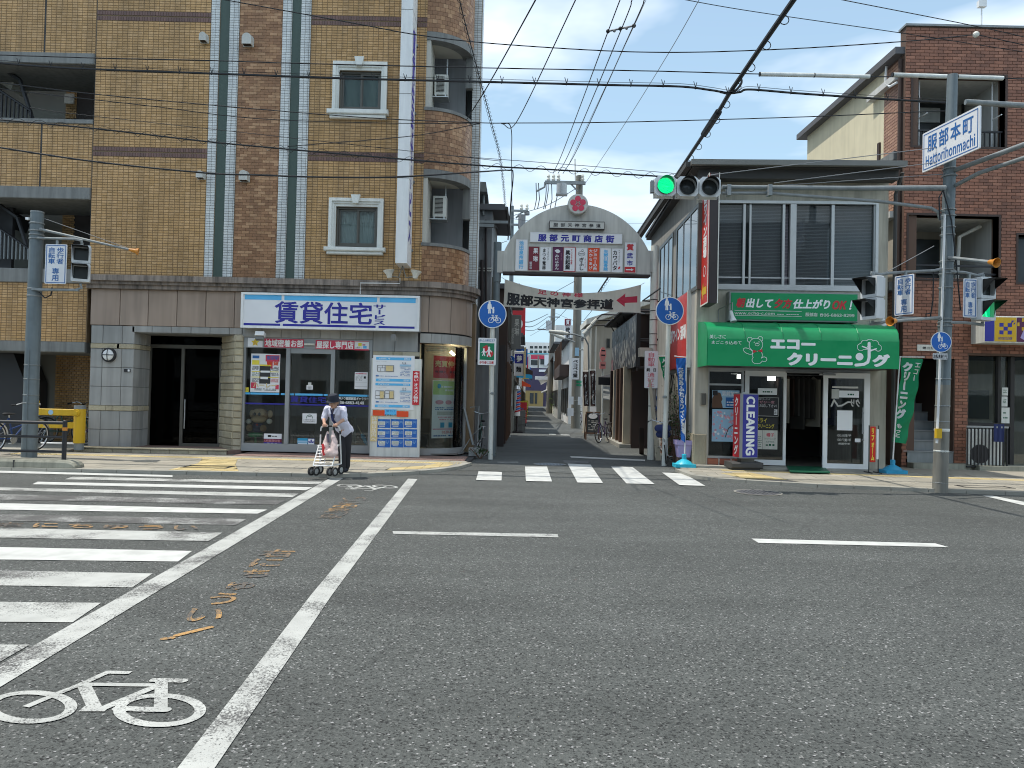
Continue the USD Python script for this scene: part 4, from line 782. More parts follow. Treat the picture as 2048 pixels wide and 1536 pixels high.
# ---- tall projecting sign with its two lamps below
nS=.75;pu0,pu1=L.px(796.5,275,nS)[0],L.px(820,275,nS)[0];pz0=L.px(803,526,nS)[1]
VS=T('vertical_sign','tall narrow white box sign projecting from the ochre facade between the windows and balconies','sign',L.pt(pu0,pz0,nS))
mb=MB();mb.fbox(L,pu0,pu1,pz0,12.6,.06,nS);VS.part('sign_box',mb,'white_paint');mb=MB()
for z in np.arange(pz0+1.9,12,1.9):mb.fbox(L,pu0-.001,pu1+.001,z,z+.012,.055,nS+.002)
VS.part('panel_joint',mb,'grey_beam');SF=Fr((pu1+.002,YL-nS,0),(0,1,0));mb=MB();g=txt('賃貸住宅サービス',vertical=True,bold=3);mb.flat(SF,fit(g,.08,.5,pz0+.5,9.8),.002);VS.part('lettering',mb,'sign_navy')
mb=MB();[mb.fbox(L,pu0-.03,pu1+.03,z,z+.05,0.008,.06) for z in np.arange(pz0+.4,12,1.6)];VS.part('wall_bracket',mb,'grey_beam')
for sx,lb in ((-1,'white uplight bowl under the tall narrow sign, on the window side'),(1,'white uplight bowl under the tall narrow sign, on the balcony side')):
    um=(pu0+pu1)/2;c=L.pt(um+sx*.30,pz0-.2,nS-.25);t=T('sign_uplight',lb,'lamp',c,group='lamps under the tall sign');a=MB();a.lathe([(0,-.1),(.05,-.1),(.07,-.02),(.13,.07),(.12,.075),(.0,.03)],c,(sx*.15,0,1),16);t.part('lamp_bowl',a,'off_white',smooth=40)
    a=MB();a.tube([c-(0,0,.05),L.pt(um+sx*.08,pz0-.28,nS-.25),L.pt(um,pz0-.02,nS-.25)],.012,6);t.part('lamp_arm',a,'grey_beam')
# ================================================================ BUILDINGS ACROSS THE STREET (behind the camera; they shade and show in the glass)
for k,(x0,x1,y,h,m) in enumerate(((-26,-9,-13,10.5,'pale_wall'),(-8.4,3.5,-14,7.5,'beige_wall'),(4.2,16,-13,12,'grey_wall'),(16.6,34,-13.5,8,'pale_wall'))):
    t=T('street_building',['pale office block across the road','low beige shop house across the road','grey apartment block across the road','pale low shop row across the road'][k]+' behind the viewer','building',(x0,y,0));fr=Fr((x1,y,0),(-1,0,0))
    a=MB();a.box(x0,x1,y-8,y,0,h);t.part('wall',a,m);a=MB();a.box(x0-.15,x1+.15,y-8,y+.2,h,h+.3);t.part('roof',a,'roof_grey')
    n=int((x1-x0)/2.4)
    for f in range(int(h/3)):
        for i in range(n):
            u=(i+.5)*(x1-x0)/n;a=MB();a.fbox(fr,u-.8,u+.8,.7+f*3,2.3+f*3,.01,.03);t.part('window',a,'lens_dark')
# ================================================================ POSTERS AND PRINT AT THE ESTATE AGENCY
GN=.030
def poster(label,x0,y0,x1,y1,fr=L,n=GN,base='board_white',name='poster',cat='poster',group=None,thick=.004):
    q=fr.rect(x0,y0,x1,y1,n);t=T(name,label,cat,fr.pt((q[0]+q[1])/2,q[2],n),group=group);mb=MB();mb.fbox(fr,*q,n-thick,n);t.part('sheet',mb,base)
    t.q,t.fr,t.n,t.k=q,fr,n,0
    return t
def blk(t,mat,*rects,name='print_block',k=None):
    """Rectangles in fractions of the sheet (x0, y0, x1, y1 from the top left)."""
    u0,u1,v0,v1=t.q;mb=MB();t.k+=1;n=t.n+.0006*t.k+.0012
    for a,b,c,d in rects:mb.flat(t.fr,sbox(u0+(u1-u0)*a,v1-(v1-v0)*d,u0+(u1-u0)*c,v1-(v1-v0)*b),n)
    t.part(name,mb,mat); return t
def wr(t,mat,s,a,b,c,d,**kw):
    u0,u1,v0,v1=t.q;mb=MB();t.k+=1;n=t.n+.0006*t.k+.0012
    mb.flat(t.fr,fit(txt(s,**kw),u0+(u1-u0)*a,u0+(u1-u0)*c,v1-(v1-v0)*d,v1-(v1-v0)*b),n);t.part('lettering',mb,mat); return t
def sc(t,mat,a,b,c,d,rows,seed=1,fill=.5):
    u0,u1,v0,v1=t.q;mb=MB();t.k+=1;n=t.n+.0006*t.k+.0012
    scrawl(mb,t.fr,u0+(u1-u0)*a,u0+(u1-u0)*c,v1-(v1-v0)*d,v1-(v1-v0)*b,rows,n,seed,fill);t.part('lettering',mb,mat); return t
HN=NG-.03+.008
t=poster('red strip of white lettering on the shopfront header, nearer the entrance',529,677,607.5,696,n=HN,base='plum_red',name='header_banner',cat='banner',group='red strips above the agency window');wr(t,'white_clean','地域密着お部',.02,.08,.98,.93,bold=2)
t=poster('red strip of white lettering on the shopfront header, nearer the poster board',631.5,680,708.5,699.5,n=HN,base='plum_red',name='header_banner',cat='banner',group='red strips above the agency window');wr(t,'white_clean','屋探し専門店',.02,.08,.98,.93,bold=2)
a=MB();q=L.rect(608.5,686.5,629,690.5,HN+.05);a.fbox(L,*q,HN,HN+.05);single('grab_bar',a,'off_white','pale bar between the two red strips on the shopfront header','handle')
t=poster('white card with a yellow star on the shopfront header',496,675.5,525,694,n=HN);u0,u1,v0,v1=t.q;c=((u0+u1)/2,(v0+v1)/2);a=MB();a.flat(L,Polygon([(c[0]+(.1 if i%2==0 else .05)*math.sin(i*PI/5),c[1]+(.1 if i%2==0 else .05)*math.cos(i*PI/5)) for i in range(10)]),HN+.002);t.part('star_print',a,'poster_yellow');t.k=3;sc(t,'letter_red',.36,.3,.64,.75,4,3)
t=poster('white card with two small drawn figures at the end of the red strips',709.5,682,737.5,701,n=HN);blk(t,'plum_red',(0,.86,1,1),(0,0,1,.06));blk(t,'poster_yellow',(.25,.2,.5,.55));blk(t,'poster_pink',(.55,.3,.75,.5));blk(t,'sky_blue',(.6,.52,.85,.8));sc(t,'letter_black',.08,.6,.5,.8,2,4)
t=poster('colourful property flyer with red and yellow blocks taped inside the agency glass',502.5,707,558.5,785);blk(t,'plum_red',(.5,.03,.98,.2),(.55,.2,.75,.38),(.02,.75,.2,.9),(.86,.8,.98,.92));blk(t,'poster_black',(.30,.30,.68,.78));blk(t,'poster_yellow',(.04,.17,.29,.29),(.3,.28,.7,.32),(.03,.455,.97,.475),(.03,.6,.97,.62));blk(t,'letter_blue',(.05,.05,.28,.12));blk(t,'board_white',(.3,.06,.5,.15),(.33,.18,.5,.27),(.34,.44,.66,.49),(.34,.6,.6,.66));wr(t,'letter_blue','服部駅',.54,.05,.96,.15,bold=1);sc(t,'letter_black',.05,.32,.28,.43,5,5);sc(t,'letter_black',.7,.33,.96,.44,5,6);sc(t,'green_dark',.05,.49,.28,.58,4,7);sc(t,'letter_black',.7,.49,.96,.58,4,8);sc(t,'letter_black',.05,.64,.3,.74,4,9);sc(t,'letter_red',.7,.64,.96,.74,4,10);wr(t,'poster_tan','ハーレー',.1,.76,.9,.88,bold=2);sc(t,'letter_black',.15,.9,.9,.96,2,12);wr(t,'orange_red','賃貸',.55,.2,.95,.3,bold=1)
t=poster('white notice sheet with a red heading on the agency glass beside the poster board',709.7,744,734.8,778.5);blk(t,'poster_pink',(.05,.06,.9,.12));blk(t,'letter_black',(.7,.24,.86,.38),(.05,.85,.95,.86),(.05,.6,.95,.605));sc(t,'letter_red',.08,.06,.9,.14,1,2);sc(t,'letter_black',.08,.2,.6,.5,5,3,.35)
t=poster('tiny white tag hanging on the dark agency glass',613,770,625.6,779.3);blk(t,'old_white',(.25,-.6,.75,0));sc(t,'letter_black',.2,.3,.8,.8,2,9)
t=poster('white certificate with a drawn arch on the agency glass under the blue line',605,826.5,633,847);sc(t,'letter_black',.15,.6,.85,.85,2,21,.4);u0,u1,v0,v1=t.q;a=MB();a.flat(L,Point((u0+u1)/2,v0+.55*(v1-v0)).buffer(.075,16).difference(Point((u0+u1)/2,v0+.55*(v1-v0)).buffer(.06,16)).intersection(sbox(u0,v0+.5*(v1-v0),u1,v1)),GN+.002);t.part('arch_print',a,'green_dark');t.k=3;blk(t,'letter_black',(.4,.3,.6,.36),(.1,.58,.9,.59),(.1,.88,.9,.89),(.1,.58,.11,.88),(.89,.58,.9,.88))
t=poster('white red and navy dealer plate low on the agency glass',528,867,563,891,base='sign_navy',name='dealer_plate',cat='sign');blk(t,'board_white',(0,0,1,.44));blk(t,'letter_black',(.22,.12,.42,.3));blk(t,'maroon',(0,.46,1,.74));wr(t,'poster_pink','UR賃貸住宅',.05,.5,.9,.72);wr(t,'board_white','取扱店',.2,.78,.75,.96,gap=.6);sc(t,'letter_black',.46,.14,.78,.3,1,5)
t=poster('teal and white sticker low on the agency glass',595,876,615,893,base='cyan_blue',name='sticker',cat='sticker');blk(t,'board_white',(.05,.62,.95,.95));blk(t,'poster_sky',(0,.3,1,.55))
t=poster('white sticker with a dark leaf emblem low on the agency glass',616,877,628.6,893.5,base='sign_navy',name='sticker',cat='sticker');blk(t,'board_white',(.04,.03,.96,.78));u0,u1,v0,v1=t.q;a=MB()
for g_a in (0,1.25,-1.25):a.flat(L,affinity.rotate(affinity.scale(Point((u0+u1)/2,v0+.52*(v1-v0)+.035).buffer(.03),.55,1.1),math.degrees(g_a),origin=((u0+u1)/2,v0+.5*(v1-v0))),GN+.004)
t.part('emblem_print',a,'sign_navy')
t=poster('pale yellow note stuck at the corner of the agency window',485,774.5,497,784,base='poster_yellow',name='sticky_note',cat='note');sc(t,'letter_black',.1,.15,.9,.85,3,8,.3)
# ---- the free-standing poster board
BN=NG+.30;bq=L.rect(743.5,716,838,915.5,BN);t=T('poster_board','tall white board of house plans standing by the round shop window','notice board',L.pt((bq[0]+bq[1])/2,bq[2],BN))
mb=MB();mb.cham(L,*bq,BN-.16,BN,.008);t.part('board',mb,'old_white');mb=MB();mb.fbox(L,bq[0]+.02,bq[1]-.02,.1,bq[2]+.002,BN-.15,BN-.02);t.part('foot',mb,'black_iron')
t.fr,t.n,t.k=L,BN,0
def sub(x0,y0,x1,y1):t.q=L.rect(x0,y0,x1,y1,BN)
sub(746.5,710,827,820);mb=MB();mb.fbox(L,*t.q,BN,BN+.006);t.part('plan_sheet',mb,'board_white');t.n=BN+.006
for x0,y0,x1,y1 in ((752.5,714,822.5,721),(752,757,821,764),(751,766,820.5,772),(750,809,819.5,815.5)):sub(x0,y0,x1,y1);blk(t,'sky_blue',(0,0,1,1));sc(t,'white_clean',.08,.2,.4,.8,2,int(y0));wr(t,'white_clean','服部本町',.8,.15,.97,.85)
def plan(x0,y0,x1,y1,walls):
    sub(x0,y0,x1,y1);blk(t,'letter_black',(0,0,1,.05),(0,.95,1,1),(0,0,.03,1),(.97,0,1,1),*walls);blk(t,'poster_tan',*[(a+.02,b+.03,c-.02,d-.03) for a,b,c,d in ((.5,.05,.96,.94),)])
plan(755,730,788,743.6,((.45,.05,.48,1),(.2,.4,.22,1),(.05,.4,.46,.44),(.3,.05,.32,.4)));plan(751,781,768.6,798,((.5,.05,.53,.6),(.05,.55,1,.6)));plan(770,781,788,798,((.48,.05,.52,1),(.05,.3,.5,.34)))
for y0,pr in ((724.5,'5.8'),(775.5,'12.5')):sub(804,y0,816,y0+5.5);wr(t,'letter_black',pr,0,0,.7,1)
for y0 in (729,781):sub(800,y0,822,y0+25);blk(t,'poster_sky',(0,0,1,.16));sc(t,'letter_blue',.05,.22,.95,.98,6,int(y0),.3);sub(752,y0-6,800,y0-4.4);sc(t,'letter_black',0,0,.45,1,1,3);sub(752,y0+21,797,y0+25);blk(t,'letter_blue',(0,.1,.13,.9));sc(t,'letter_blue',.17,.3,1,.9,1,4)
t.n=BN;sub(826.2,742,838,810);blk(t,'letter_red',(0,0,1,1));wr(t,'white_clean','今熱い',.16,.03,.84,.3,vertical=True,bold=1);wr(t,'white_clean','オススメ物件',.16,.36,.84,.93,vertical=True,bold=1)
for x0,x1,y0,y1 in ((746,769.7,820,831.5),(793.6,817,822,834)):
    sub(x0,y0,x1,y1);blk(t,'orange_red',(0,0,1,1));u0,u1,v0,v1=t.q;mb=MB()
    for i in range(3):
        for j in range(2):mb.flat(L,Point(u0+(i+.5)*(u1-u0)/3,v0+(j+.5)*(v1-v0)/2).buffer(.037,6),BN+.012)
    t.part('flower_print',mb,'poster_yellow')
sub(770,818.5,793,833);blk(t,'sky_blue',(0,0,1,.8));wr(t,'letter_blue','値下げ',.1,.08,.9,.4);wr(t,'letter_black','えのました',0,.68,1,.98)
for x0,x1 in ((754.4,780),(781.7,806.7),(808,833.6)):
    for y0,y1 in ((838,856),(858,875.7),(877,895)):sub(x0,y0,x1,y1);t.k=0;blk(t,'sign_blue',(0,0,1,1),name='info_card');blk(t,'old_white',(.08,.26,.62,.7),(.16,.78,.6,.86));sc(t,'green_dark',.14,.32,.56,.66,3,int(x0+y0),.3);sc(t,'sky_blue',.06,.06,.4,.16,1,2);sc(t,'poster_sky',.66,.2,.96,.6,3,int(y0),.3)
sub(741.7,831.5,754.5,882.5);t.n=BN+.01;t.k=0;blk(t,'poster_tan',(0,0,1,1),name='arrow_banner');wr(t,'board_white','詳細は店内へ',.15,.03,.85,.97,vertical=True)
# ---- posters inside the round window
def arc_at(px,r=RC-.055):
    best=min(np.linspace(0,PI/2,400),key=lambda a:abs((CX+F*(UC+r*math.sin(a))/(YL+RC-r*math.cos(a)))-(px-1.2)))
    return np.array((UC+r*math.sin(best),YL+RC-r*math.cos(best),0))
pa,pb=arc_at(866),arc_at(922);CF=Fr(pa,pb-pa)
t=poster('bright red poster inside the round shop window under the lit bulbs',867.5,711,922,758,fr=CF,n=.0,base='letter_red');wr(t,'poster_tan','売買仲介',.05,.2,.97,.5,bold=2);sc(t,'maroon',.06,.62,.9,.8,1,5)
t=poster('tall pale green and white poster inside the round shop window',865.5,760,921,875,fr=CF,n=.0);blk(t,'poster_green',(.02,.01,.98,.25));u0,u1,v0,v1=t.q;mb=MB();mb.flat(CF,Point(u0+.22*(u1-u0),v1-.1*(v1-v0)).buffer(.055),.004);t.part('dot_print',mb,'cyan_blue');mb=MB()
for a,w in ((.24,.14),(.55,.11),(.8,.1)):mb.flat(CF,affinity.scale(Point(u0+a*(u1-u0),v1-.38*(v1-v0)).buffer(.05),w/.05*(u1-u0),1.05),.004)
t.part('oval_print',mb,'poster_pink');t.k=6;sc(t,'board_white',.3,.08,.9,.2,2,6);sc(t,'letter_blue',.1,.46,.9,.52,2,7);blk(t,'sign_grey',(.16,.54,.94,.6));sc(t,'poster_pink',.2,.62,.9,.7,2,8);blk(t,'cyan_blue',(.28,.73,.42,.82),(.56,.73,.7,.82),(.8,.73,.92,.82));blk(t,'poster_pink',(.03,.835,.97,.855));wr(t,'letter_red','0120-154198',.34,.875,.97,.92,bold=1);sc(t,'letter_blue',.06,.94,.9,.98,1,9)
# ---- plush toy on a green stool inside the window
ty=.22;tc=L.px(520,831,-ty);o=L.pt(tc[0],tc[1],-ty);K=.0118
t=T('plush_toy','seated brown and tan stuffed animal in blue overalls behind the agency glass','stuffed toy',o-(0,0,.55))
def tp(x,y,d=0): return o+np.array(((x-237)/5.907*K,-d,-(y-1010)/5.907*K))
def blob(parts,name,mat,parent=None):
    mb=MB();[mb.sphere(tp(x,y,d),(rx*K/5.907,rd,ry*K/5.907),2) for x,y,d,rx,ry,rd in parts]; return t.part(name,mb,mat,parent=parent,smooth=True)
hp=blob([(245,1005,0,95,82,.16)],'head','toy_brown');blob([(215,975,.09,45,45,.09),(270,975,.09,45,45,.09),(237,1050,.08,88,46,.13)],'face_patch','toy_tan',hp);blob([(145,990,.0,32,46,.04),(355,990,.0,32,46,.04)],'ear','toy_tan',hp);blob([(205,992,.18,16,20,.015),(258,992,.18,16,20,.015)],'eye','letter_black',hp)
blob([(225,1150,.02,70,70,.13)],'body','bag_navy');blob([(120,1080,.08,32,30,.07),(362,1075,.08,32,32,.07)],'hand','white_clean');blob([(140,1155,.13,36,42,.09),(300,1155,.13,36,42,.09)],'foot','toy_brown');blob([(232,1115,.16,14,12,.01)],'bow','letter_red')
sp=tp(200,1225,.05);mb=MB();mb.lathe([(0,-.06),(.16,-.06),(.18,-.02),(.16,.03),(0,.04)],sp,n=20);mb.cyl(sp-(0,0,.05),(sp[0],sp[1],.14),.03);t2=T('stool','round green stool under the stuffed animal behind the agency glass','stool',(sp[0],sp[1],.12));t2.part('seat',mb,'green_vinyl')
um=T('umbrella','closed teal umbrella leaning inside the agency glass beside the poster board','umbrella',L.pt(*L.px(735,897,-.1),-.1));a,b=L.pt(*L.px(715,851,-.15),-.15),L.pt(*L.px(739,899,-.1),-.1);mb=MB();mb.tube([a,a+(b-a)*.35],.012,6);um.part('handle',mb,'pale_wood');mb=MB();mb.tube([a+(b-a)*k for k in (.35,.45,.7,1)],[.03,.05,.045,.012],10);um.part('canopy',mb,'cyan_blue')
# ================================================================ PERSON WITH A WALKING CART
def hullchain(bones,ref=.035,taubin=8):
    m= None
    for a,ra,b,rb in bones:
        h=m3.Manifold.batch_hull([m3.Manifold.sphere(ra,20).translate(list(map(float,a))),m3.Manifold.sphere(rb,20).translate(list(map(float,b)))])
        m=h if m is None else m+h
    m=m.refine_to_length(ref);q=m.to_mesh();t=trimesh.Trimesh(q.vert_properties[:,:3],q.tri_verts,process=True)
    if taubin:trimesh.smoothing.filter_taubin(t,iterations=taubin)
    return t
pY=13.4
J=dict(pel=P(688,860,pY),che=P(672,828,13.22),nek=P(669,815,13.1),hed=P(667.6,804,13.03),shl=P(655.5,818.5,13.18),shr=P(686,819,13.2),ell=P(648,837,13.16),elr=P(689,838,13.1),wrl=P(648.5,846.5,12.99),wrr=P(677,846.5,12.97),hal=P(650,850,12.9),har=P(671.5,850,12.9),
         hpl=P(682.5,864,13.42),hpr=P(694,864,13.42),knl=P(684,901,13.36),knr=P(694,902,13.44),anl=P(684.5,935,13.38),anr=P(693,934,13.52))
PE=T('person','stooped person in a dark hat, pale shirt and black trousers pushing a walking cart','person',(J['anl'][0],pY,ZP))
b= lambda a,ra,c,rb:(J[a] if isinstance(a,str) else a,ra,J[c] if isinstance(c,str) else c,rb)
mid=(J['hpl']+J['hpr'])/2
fing=[]
for w,h,s in (('wrl','hal',1),('wrr','har',-1)):
    W_,H_=J[w],J[h];fing.append((W_,.024,H_,.028));kx=np.array((1.0,0,0))
    for i in range(4):
        k0=H_+kx*(i-1.5)*.019+(0,-.012,.012);k1=k0+np.array((0,-.026,-.004));k2=k1+np.array((0,-.006,-.024));k3=k2+np.array((0,.016,-.012));L_=(.95,1,.97,.8)[i]
        fing+=[(k0,.0105,k0+(k1-k0)*L_,.0095),(k1,.0095,k1+(k2-k1)*L_,.009),(k2,.009,k2+(k3-k2)*L_,.008)]
    th=H_+kx*s*.034+(0,.004,0);fing+=[(H_+kx*s*.02,.013,th,.011),(th,.011,th+(-s*.008,-.026,-.014),.009)]
hd_=J['hed'];fwd=np.array((-.30,-.92,-.25));fwd/=np.linalg.norm(fwd);sd=np.cross(fwd,(0,0,1));sd/=np.linalg.norm(sd);up=np.cross(sd,fwd)
HS=.080
face=[(hd_+up*.03,HS,hd_-up*.02+fwd*.015,HS*.88),(hd_-up*.02+fwd*.015,HS*.88,hd_-up*.065+fwd*.04,HS*.52),(hd_+fwd*HS*.93+up*.0,.012,hd_+fwd*(HS+.018)-up*.025,.015)]
for s in (-1,1):face+=[(hd_+sd*s*HS*.98+up*.012,.014,hd_+sd*s*HS*.98-up*.02,.011),(hd_+sd*s*.042+fwd*.06-up*.03,.02,hd_+sd*s*.03+fwd*.055-up*.045,.018)]
body=hullchain([b('nek',.046,hd_-up*.05,.045),b('che',.10,'nek',.05),b('pel',.115,'che',.115),b('shl',.045,'ell',.036),b('shr',.045,'elr',.036),b('ell',.034,'wrl',.024),b('elr',.034,'wrr',.024),b('hpl',.075,'knl',.055),b('hpr',.075,'knr',.055),b('knl',.05,'anl',.035),b('knr',.05,'anr',.035)]+face+fing,.012,4)
PE.part('body',MB().tm(body),'skin',smooth=True)
sh=hullchain([b('shl',.066,'shr',.066),b('che',.125,'shl',.06),b('che',.125,'shr',.06),b('che',.13,(J['pel']+J['che'])/2,.13),b((J['pel']+J['che'])/2,.13,J['pel']+(.02,.02,-.02),.125),b(J['pel']+(.05,.04,.0),.11,J['pel']+(.085,.05,-.07),.05),b('shl',.066,J['shl']+(J['ell']-J['shl'])*.98,.052),b('shr',.066,J['shr']+(J['elr']-J['shr'])*.98,.056),b(J['nek']+(0,0,-.03),.07,'che',.10)],.02,6)
v=sh.vertices;nz=np.stack([meshkit.fbm(v*11,3,s) for s in (1,2,3)],1)-.5;sh.vertices=v+nz*.045;PE.part('shirt',MB().tm(sh),'shirt',smooth=True);co_=MB();co_.tube([J['nek']+sd*.075-fwd*.02,J['nek']+sd*.06+fwd*.06-up*.02,J['nek']+sd*.03+fwd*.10-up*.09],[.022,.024,.012],7);co_.tube([J['nek']-sd*.075-fwd*.02,J['nek']-sd*.06+fwd*.06-up*.02,J['nek']-sd*.03+fwd*.10-up*.09],[.022,.024,.012],7);PE.part('collar',co_,'shirt',smooth=50)
inn=hullchain([(J['nek']+fwd*.035+np.array((0,0,-.03)),.035,J['che']+np.array((-.02,-.12,-.02)),.032),(J['che']+np.array((-.02,-.12,-.02)),.032,J['pel']+np.array((-.09,-.15,.07)),.04)],.02,3);PE.part('inner_shirt',MB().tm(inn),'inner_shirt',smooth=True)
st_=MB();st_.tube([J['nek']+(-.05,-.02,.02),J['che']+(-.045,-.155,.03),J['che']+(-.02,-.16,-.1),J['pel']+(-.07,-.19,.06)],[.012,.02,.02,.02],6);PE.part('bag_strap',st_,'bag_navy')
tr=hullchain([b('hpl',.098,'hpr',.098),b(mid+(0,.0,.05),.10,mid,.10),b('hpl',.092,'knl',.07),b('hpr',.092,'knr',.07),b('knl',.07,J['anl']+(0,0,.01),.062),b('knr',.07,J['anr']+(0,0,.01),.062)],.03,5);PE.part('trousers',MB().tm(tr),'trousers',smooth=True)
so_=hullchain([(np.array((J['anl'][0],J['anl'][1],ZP+.045)),.042,np.array((J['anl'][0]-.06,J['anl'][1]-.14,ZP+.035)),.033)],.02,2);so2=hullchain([(np.array((J['anr'][0],J['anr'][1],ZP+.045)),.042,np.array((J['anr'][0]-.05,J['anr'][1]-.14,ZP+.035)),.033)],.02,2)
PE.part('shoe',MB().tm(so_),'hat',smooth=True);PE.part('shoe',MB().tm(so2),'hat',smooth=True)
hat=MB();hu=up*.97+fwd*.05;hc=hd_+up*.035;hat.lathe([(.128,-.012),(.10,.0),(.095,.02),(.092,.07),(.075,.10),(.03,.108),(0,.108)],hc,hu,24);hat.lathe([(0,-.005),(.10,-.004),(.128,-.014)],hc,hu,24);PE.part('hat',hat,'hat',smooth=50)
hr=hullchain([(hd_+sd*.066-fwd*.03,.034,hd_+sd*.06-fwd*.03-up*.055,.022),(hd_-sd*.066-fwd*.03,.034,hd_-sd*.06-fwd*.03-up*.055,.022),(hd_-fwd*.055,.05,hd_-fwd*.05-up*.06,.035)],.02,2);PE.part('hair',MB().tm(hr),'hair',smooth=True)
ey=MB();[ey.sphere(hd_+fwd*HS*.93+sd*s*.03+up*.004,.0085,1) for s in (-1,1)];PE.part('eye',ey,'letter_black');br=MB();[br.tube([hd_+fwd*HS*.97+sd*s*.018+up*.02,hd_+fwd*HS*.9+sd*s*.045+up*.019],.004,5) for s in (-1,1)];PE.part('eyebrow',br,'hair');mo=MB();mo.tube([hd_+fwd*.082-up*.052-sd*.02,hd_+fwd*.087-up*.053,hd_+fwd*.082-up*.052+sd*.02],.004,5);PE.part('mouth',mo,'maroon')
# ---- the cart
yf,yr=12.74,13.02
WK=T('walking_cart','white tubular walking cart with wire basket pushed by the stooped person','walker',(P(650,940,12.85)[0],12.85,ZP))
fr_=MB();hl,hr_=P(641.5,860,12.93),P(680,860,12.93)
fr_.tube([P(640,928,yr+.02),P(640.5,892,yr),hl,P(643,854.5,12.9),P(648,852.3,12.89),P(674,852.3,12.89),P(678.5,854.5,12.9),hr_,P(681,892,yr),P(682.5,928,yr+.02)],.0125,8)
fr_.tube([P(638,890,12.98),P(626.5,931,yf)],.0115,8);fr_.tube([P(676,890,12.98),P(664.5,931,yf)],.0115,8);fr_.tube([P(625.5,931.5,yf),P(666,931.5,yf)],.011,8);fr_.tube([P(634,892,12.97),P(679,890,12.98)],.008,6);fr_.tube([P(626,931.5,yf),P(640,928,yr+.02)],.009,6);fr_.tube([P(665,931.5,yf),P(682,928,yr+.02)],.009,6);fr_.tube([P(640,928,yr),P(682,928,yr)],.009,6)
WK.part('frame',fr_,'white_paint',smooth=40)
for i in range(6):
    k=.15+i*.145;a,c=P(638,890,12.98)*(1-k)+P(626.5,931,yf)*k,P(676,890,12.98)*(1-k)+P(664.5,931,yf)*k;r_=MB();r_.tube([a,c],.004,5);WK.part('basket_rung',r_,'chrome')
for k in (.32,.55):a,c=P(638,890,12.98),P(676,890,12.98);e,f_=P(626.5,931,yf),P(664.5,931,yf);r_=MB();r_.tube([a+(c-a)*(k-.05),e+(f_-e)*k],.005,5);WK.part('basket_rung',r_,'chrome')
g_=MB();g_.tube([P(656,852.2,12.885),P(665,852.2,12.885)],.016,8);WK.part('grip',g_,'rubber')
g_=MB();g_.tube([P(641.5,862,12.93),P(641,868,12.95)],.017,8);g_.tube([P(680,862,12.93),P(680.5,868,12.95)],.017,8);WK.part('clamp',g_,'black_iron')
se=MB();se.add([*P(642,920,yf+.06)[None],*P(677,919,yf+.08)[None],*P(680,922,yr)[None],*P(642,922,yr)[None]],[[0,1,2],[0,2,3]]);WK.part('basket_floor',se,'black_iron')
for i,(x,yy) in enumerate(((622.7,yf),(632.8,yf),(659.8,yf-.01),(670,yf-.01),(640.3,yr+.06),(682.3,yr+.06))):
    c=P(x,940,yy);c[2]=ZP+.078;w_=MB();w_.lathe([(.05,-.014),(.073,-.016),(.078,0),(.073,.016),(.05,.014)],c,(1,-.55,0),20);wp=WK.part('wheel',w_,'rubber',smooth=40);h_=MB();h_.lathe([(0,-.014),(.018,-.014),(.02,-.006),(.05,-.004),(.05,.004),(.02,.006),(.018,.014),(0,.014)],c,(1,-.55,0),14);WK.part('hub',h_,'aluminium',parent=wp)
fk=MB()
for (x0,x1,yy) in ((622.7,632.8,yf),(659.8,670,yf-.01)):a,c=P(x0,940,yy),P(x1,940,yy);a[2]=c[2]=ZP+.072;fk.tube([a,c],.008,6);m_=(a+c)/2;fk.tube([m_,m_+(0,.02,.09)],.012,6)
WK.part('fork',fk,'black_iron')
BG=T('tote_bag','pink and white patterned cloth bag with a red ribbon standing in the walking cart','bag',P(660,917,12.88));yb=12.86
bag=hullchain([(P(651,905,yb),.075,P(667,905,yb),.08),(P(651,905,yb),.075,P(652,885,yb+.03),.05),(P(667,905,yb),.08,P(668,880,yb+.03),.05),(P(652,885,yb+.03),.05,P(655.5,864,yb+.04),.018),(P(668,880,yb+.03),.05,P(665,862,yb+.04),.018)],.025,5);v=bag.vertices;bag.vertices=v+(np.stack([meshkit.fbm(v*14,2,s) for s in (4,5,6)],1)-.5)*.03;BG.part('cloth',MB().tm(bag),'pink_cloth',smooth=True)
rb=MB();rb.tube([P(645,888,yb-.09),P(647,896,yb-.1),P(646,903,yb-.1),P(648,911,yb-.1)],[.02,.025,.016,.02],6);BG.part('ribbon',rb,'red_cloth');ly=MB();ly.tube([P(656,868,yb),P(657,885,yb-.03)],.02,6);BG.part('lining',ly,'inner_shirt')

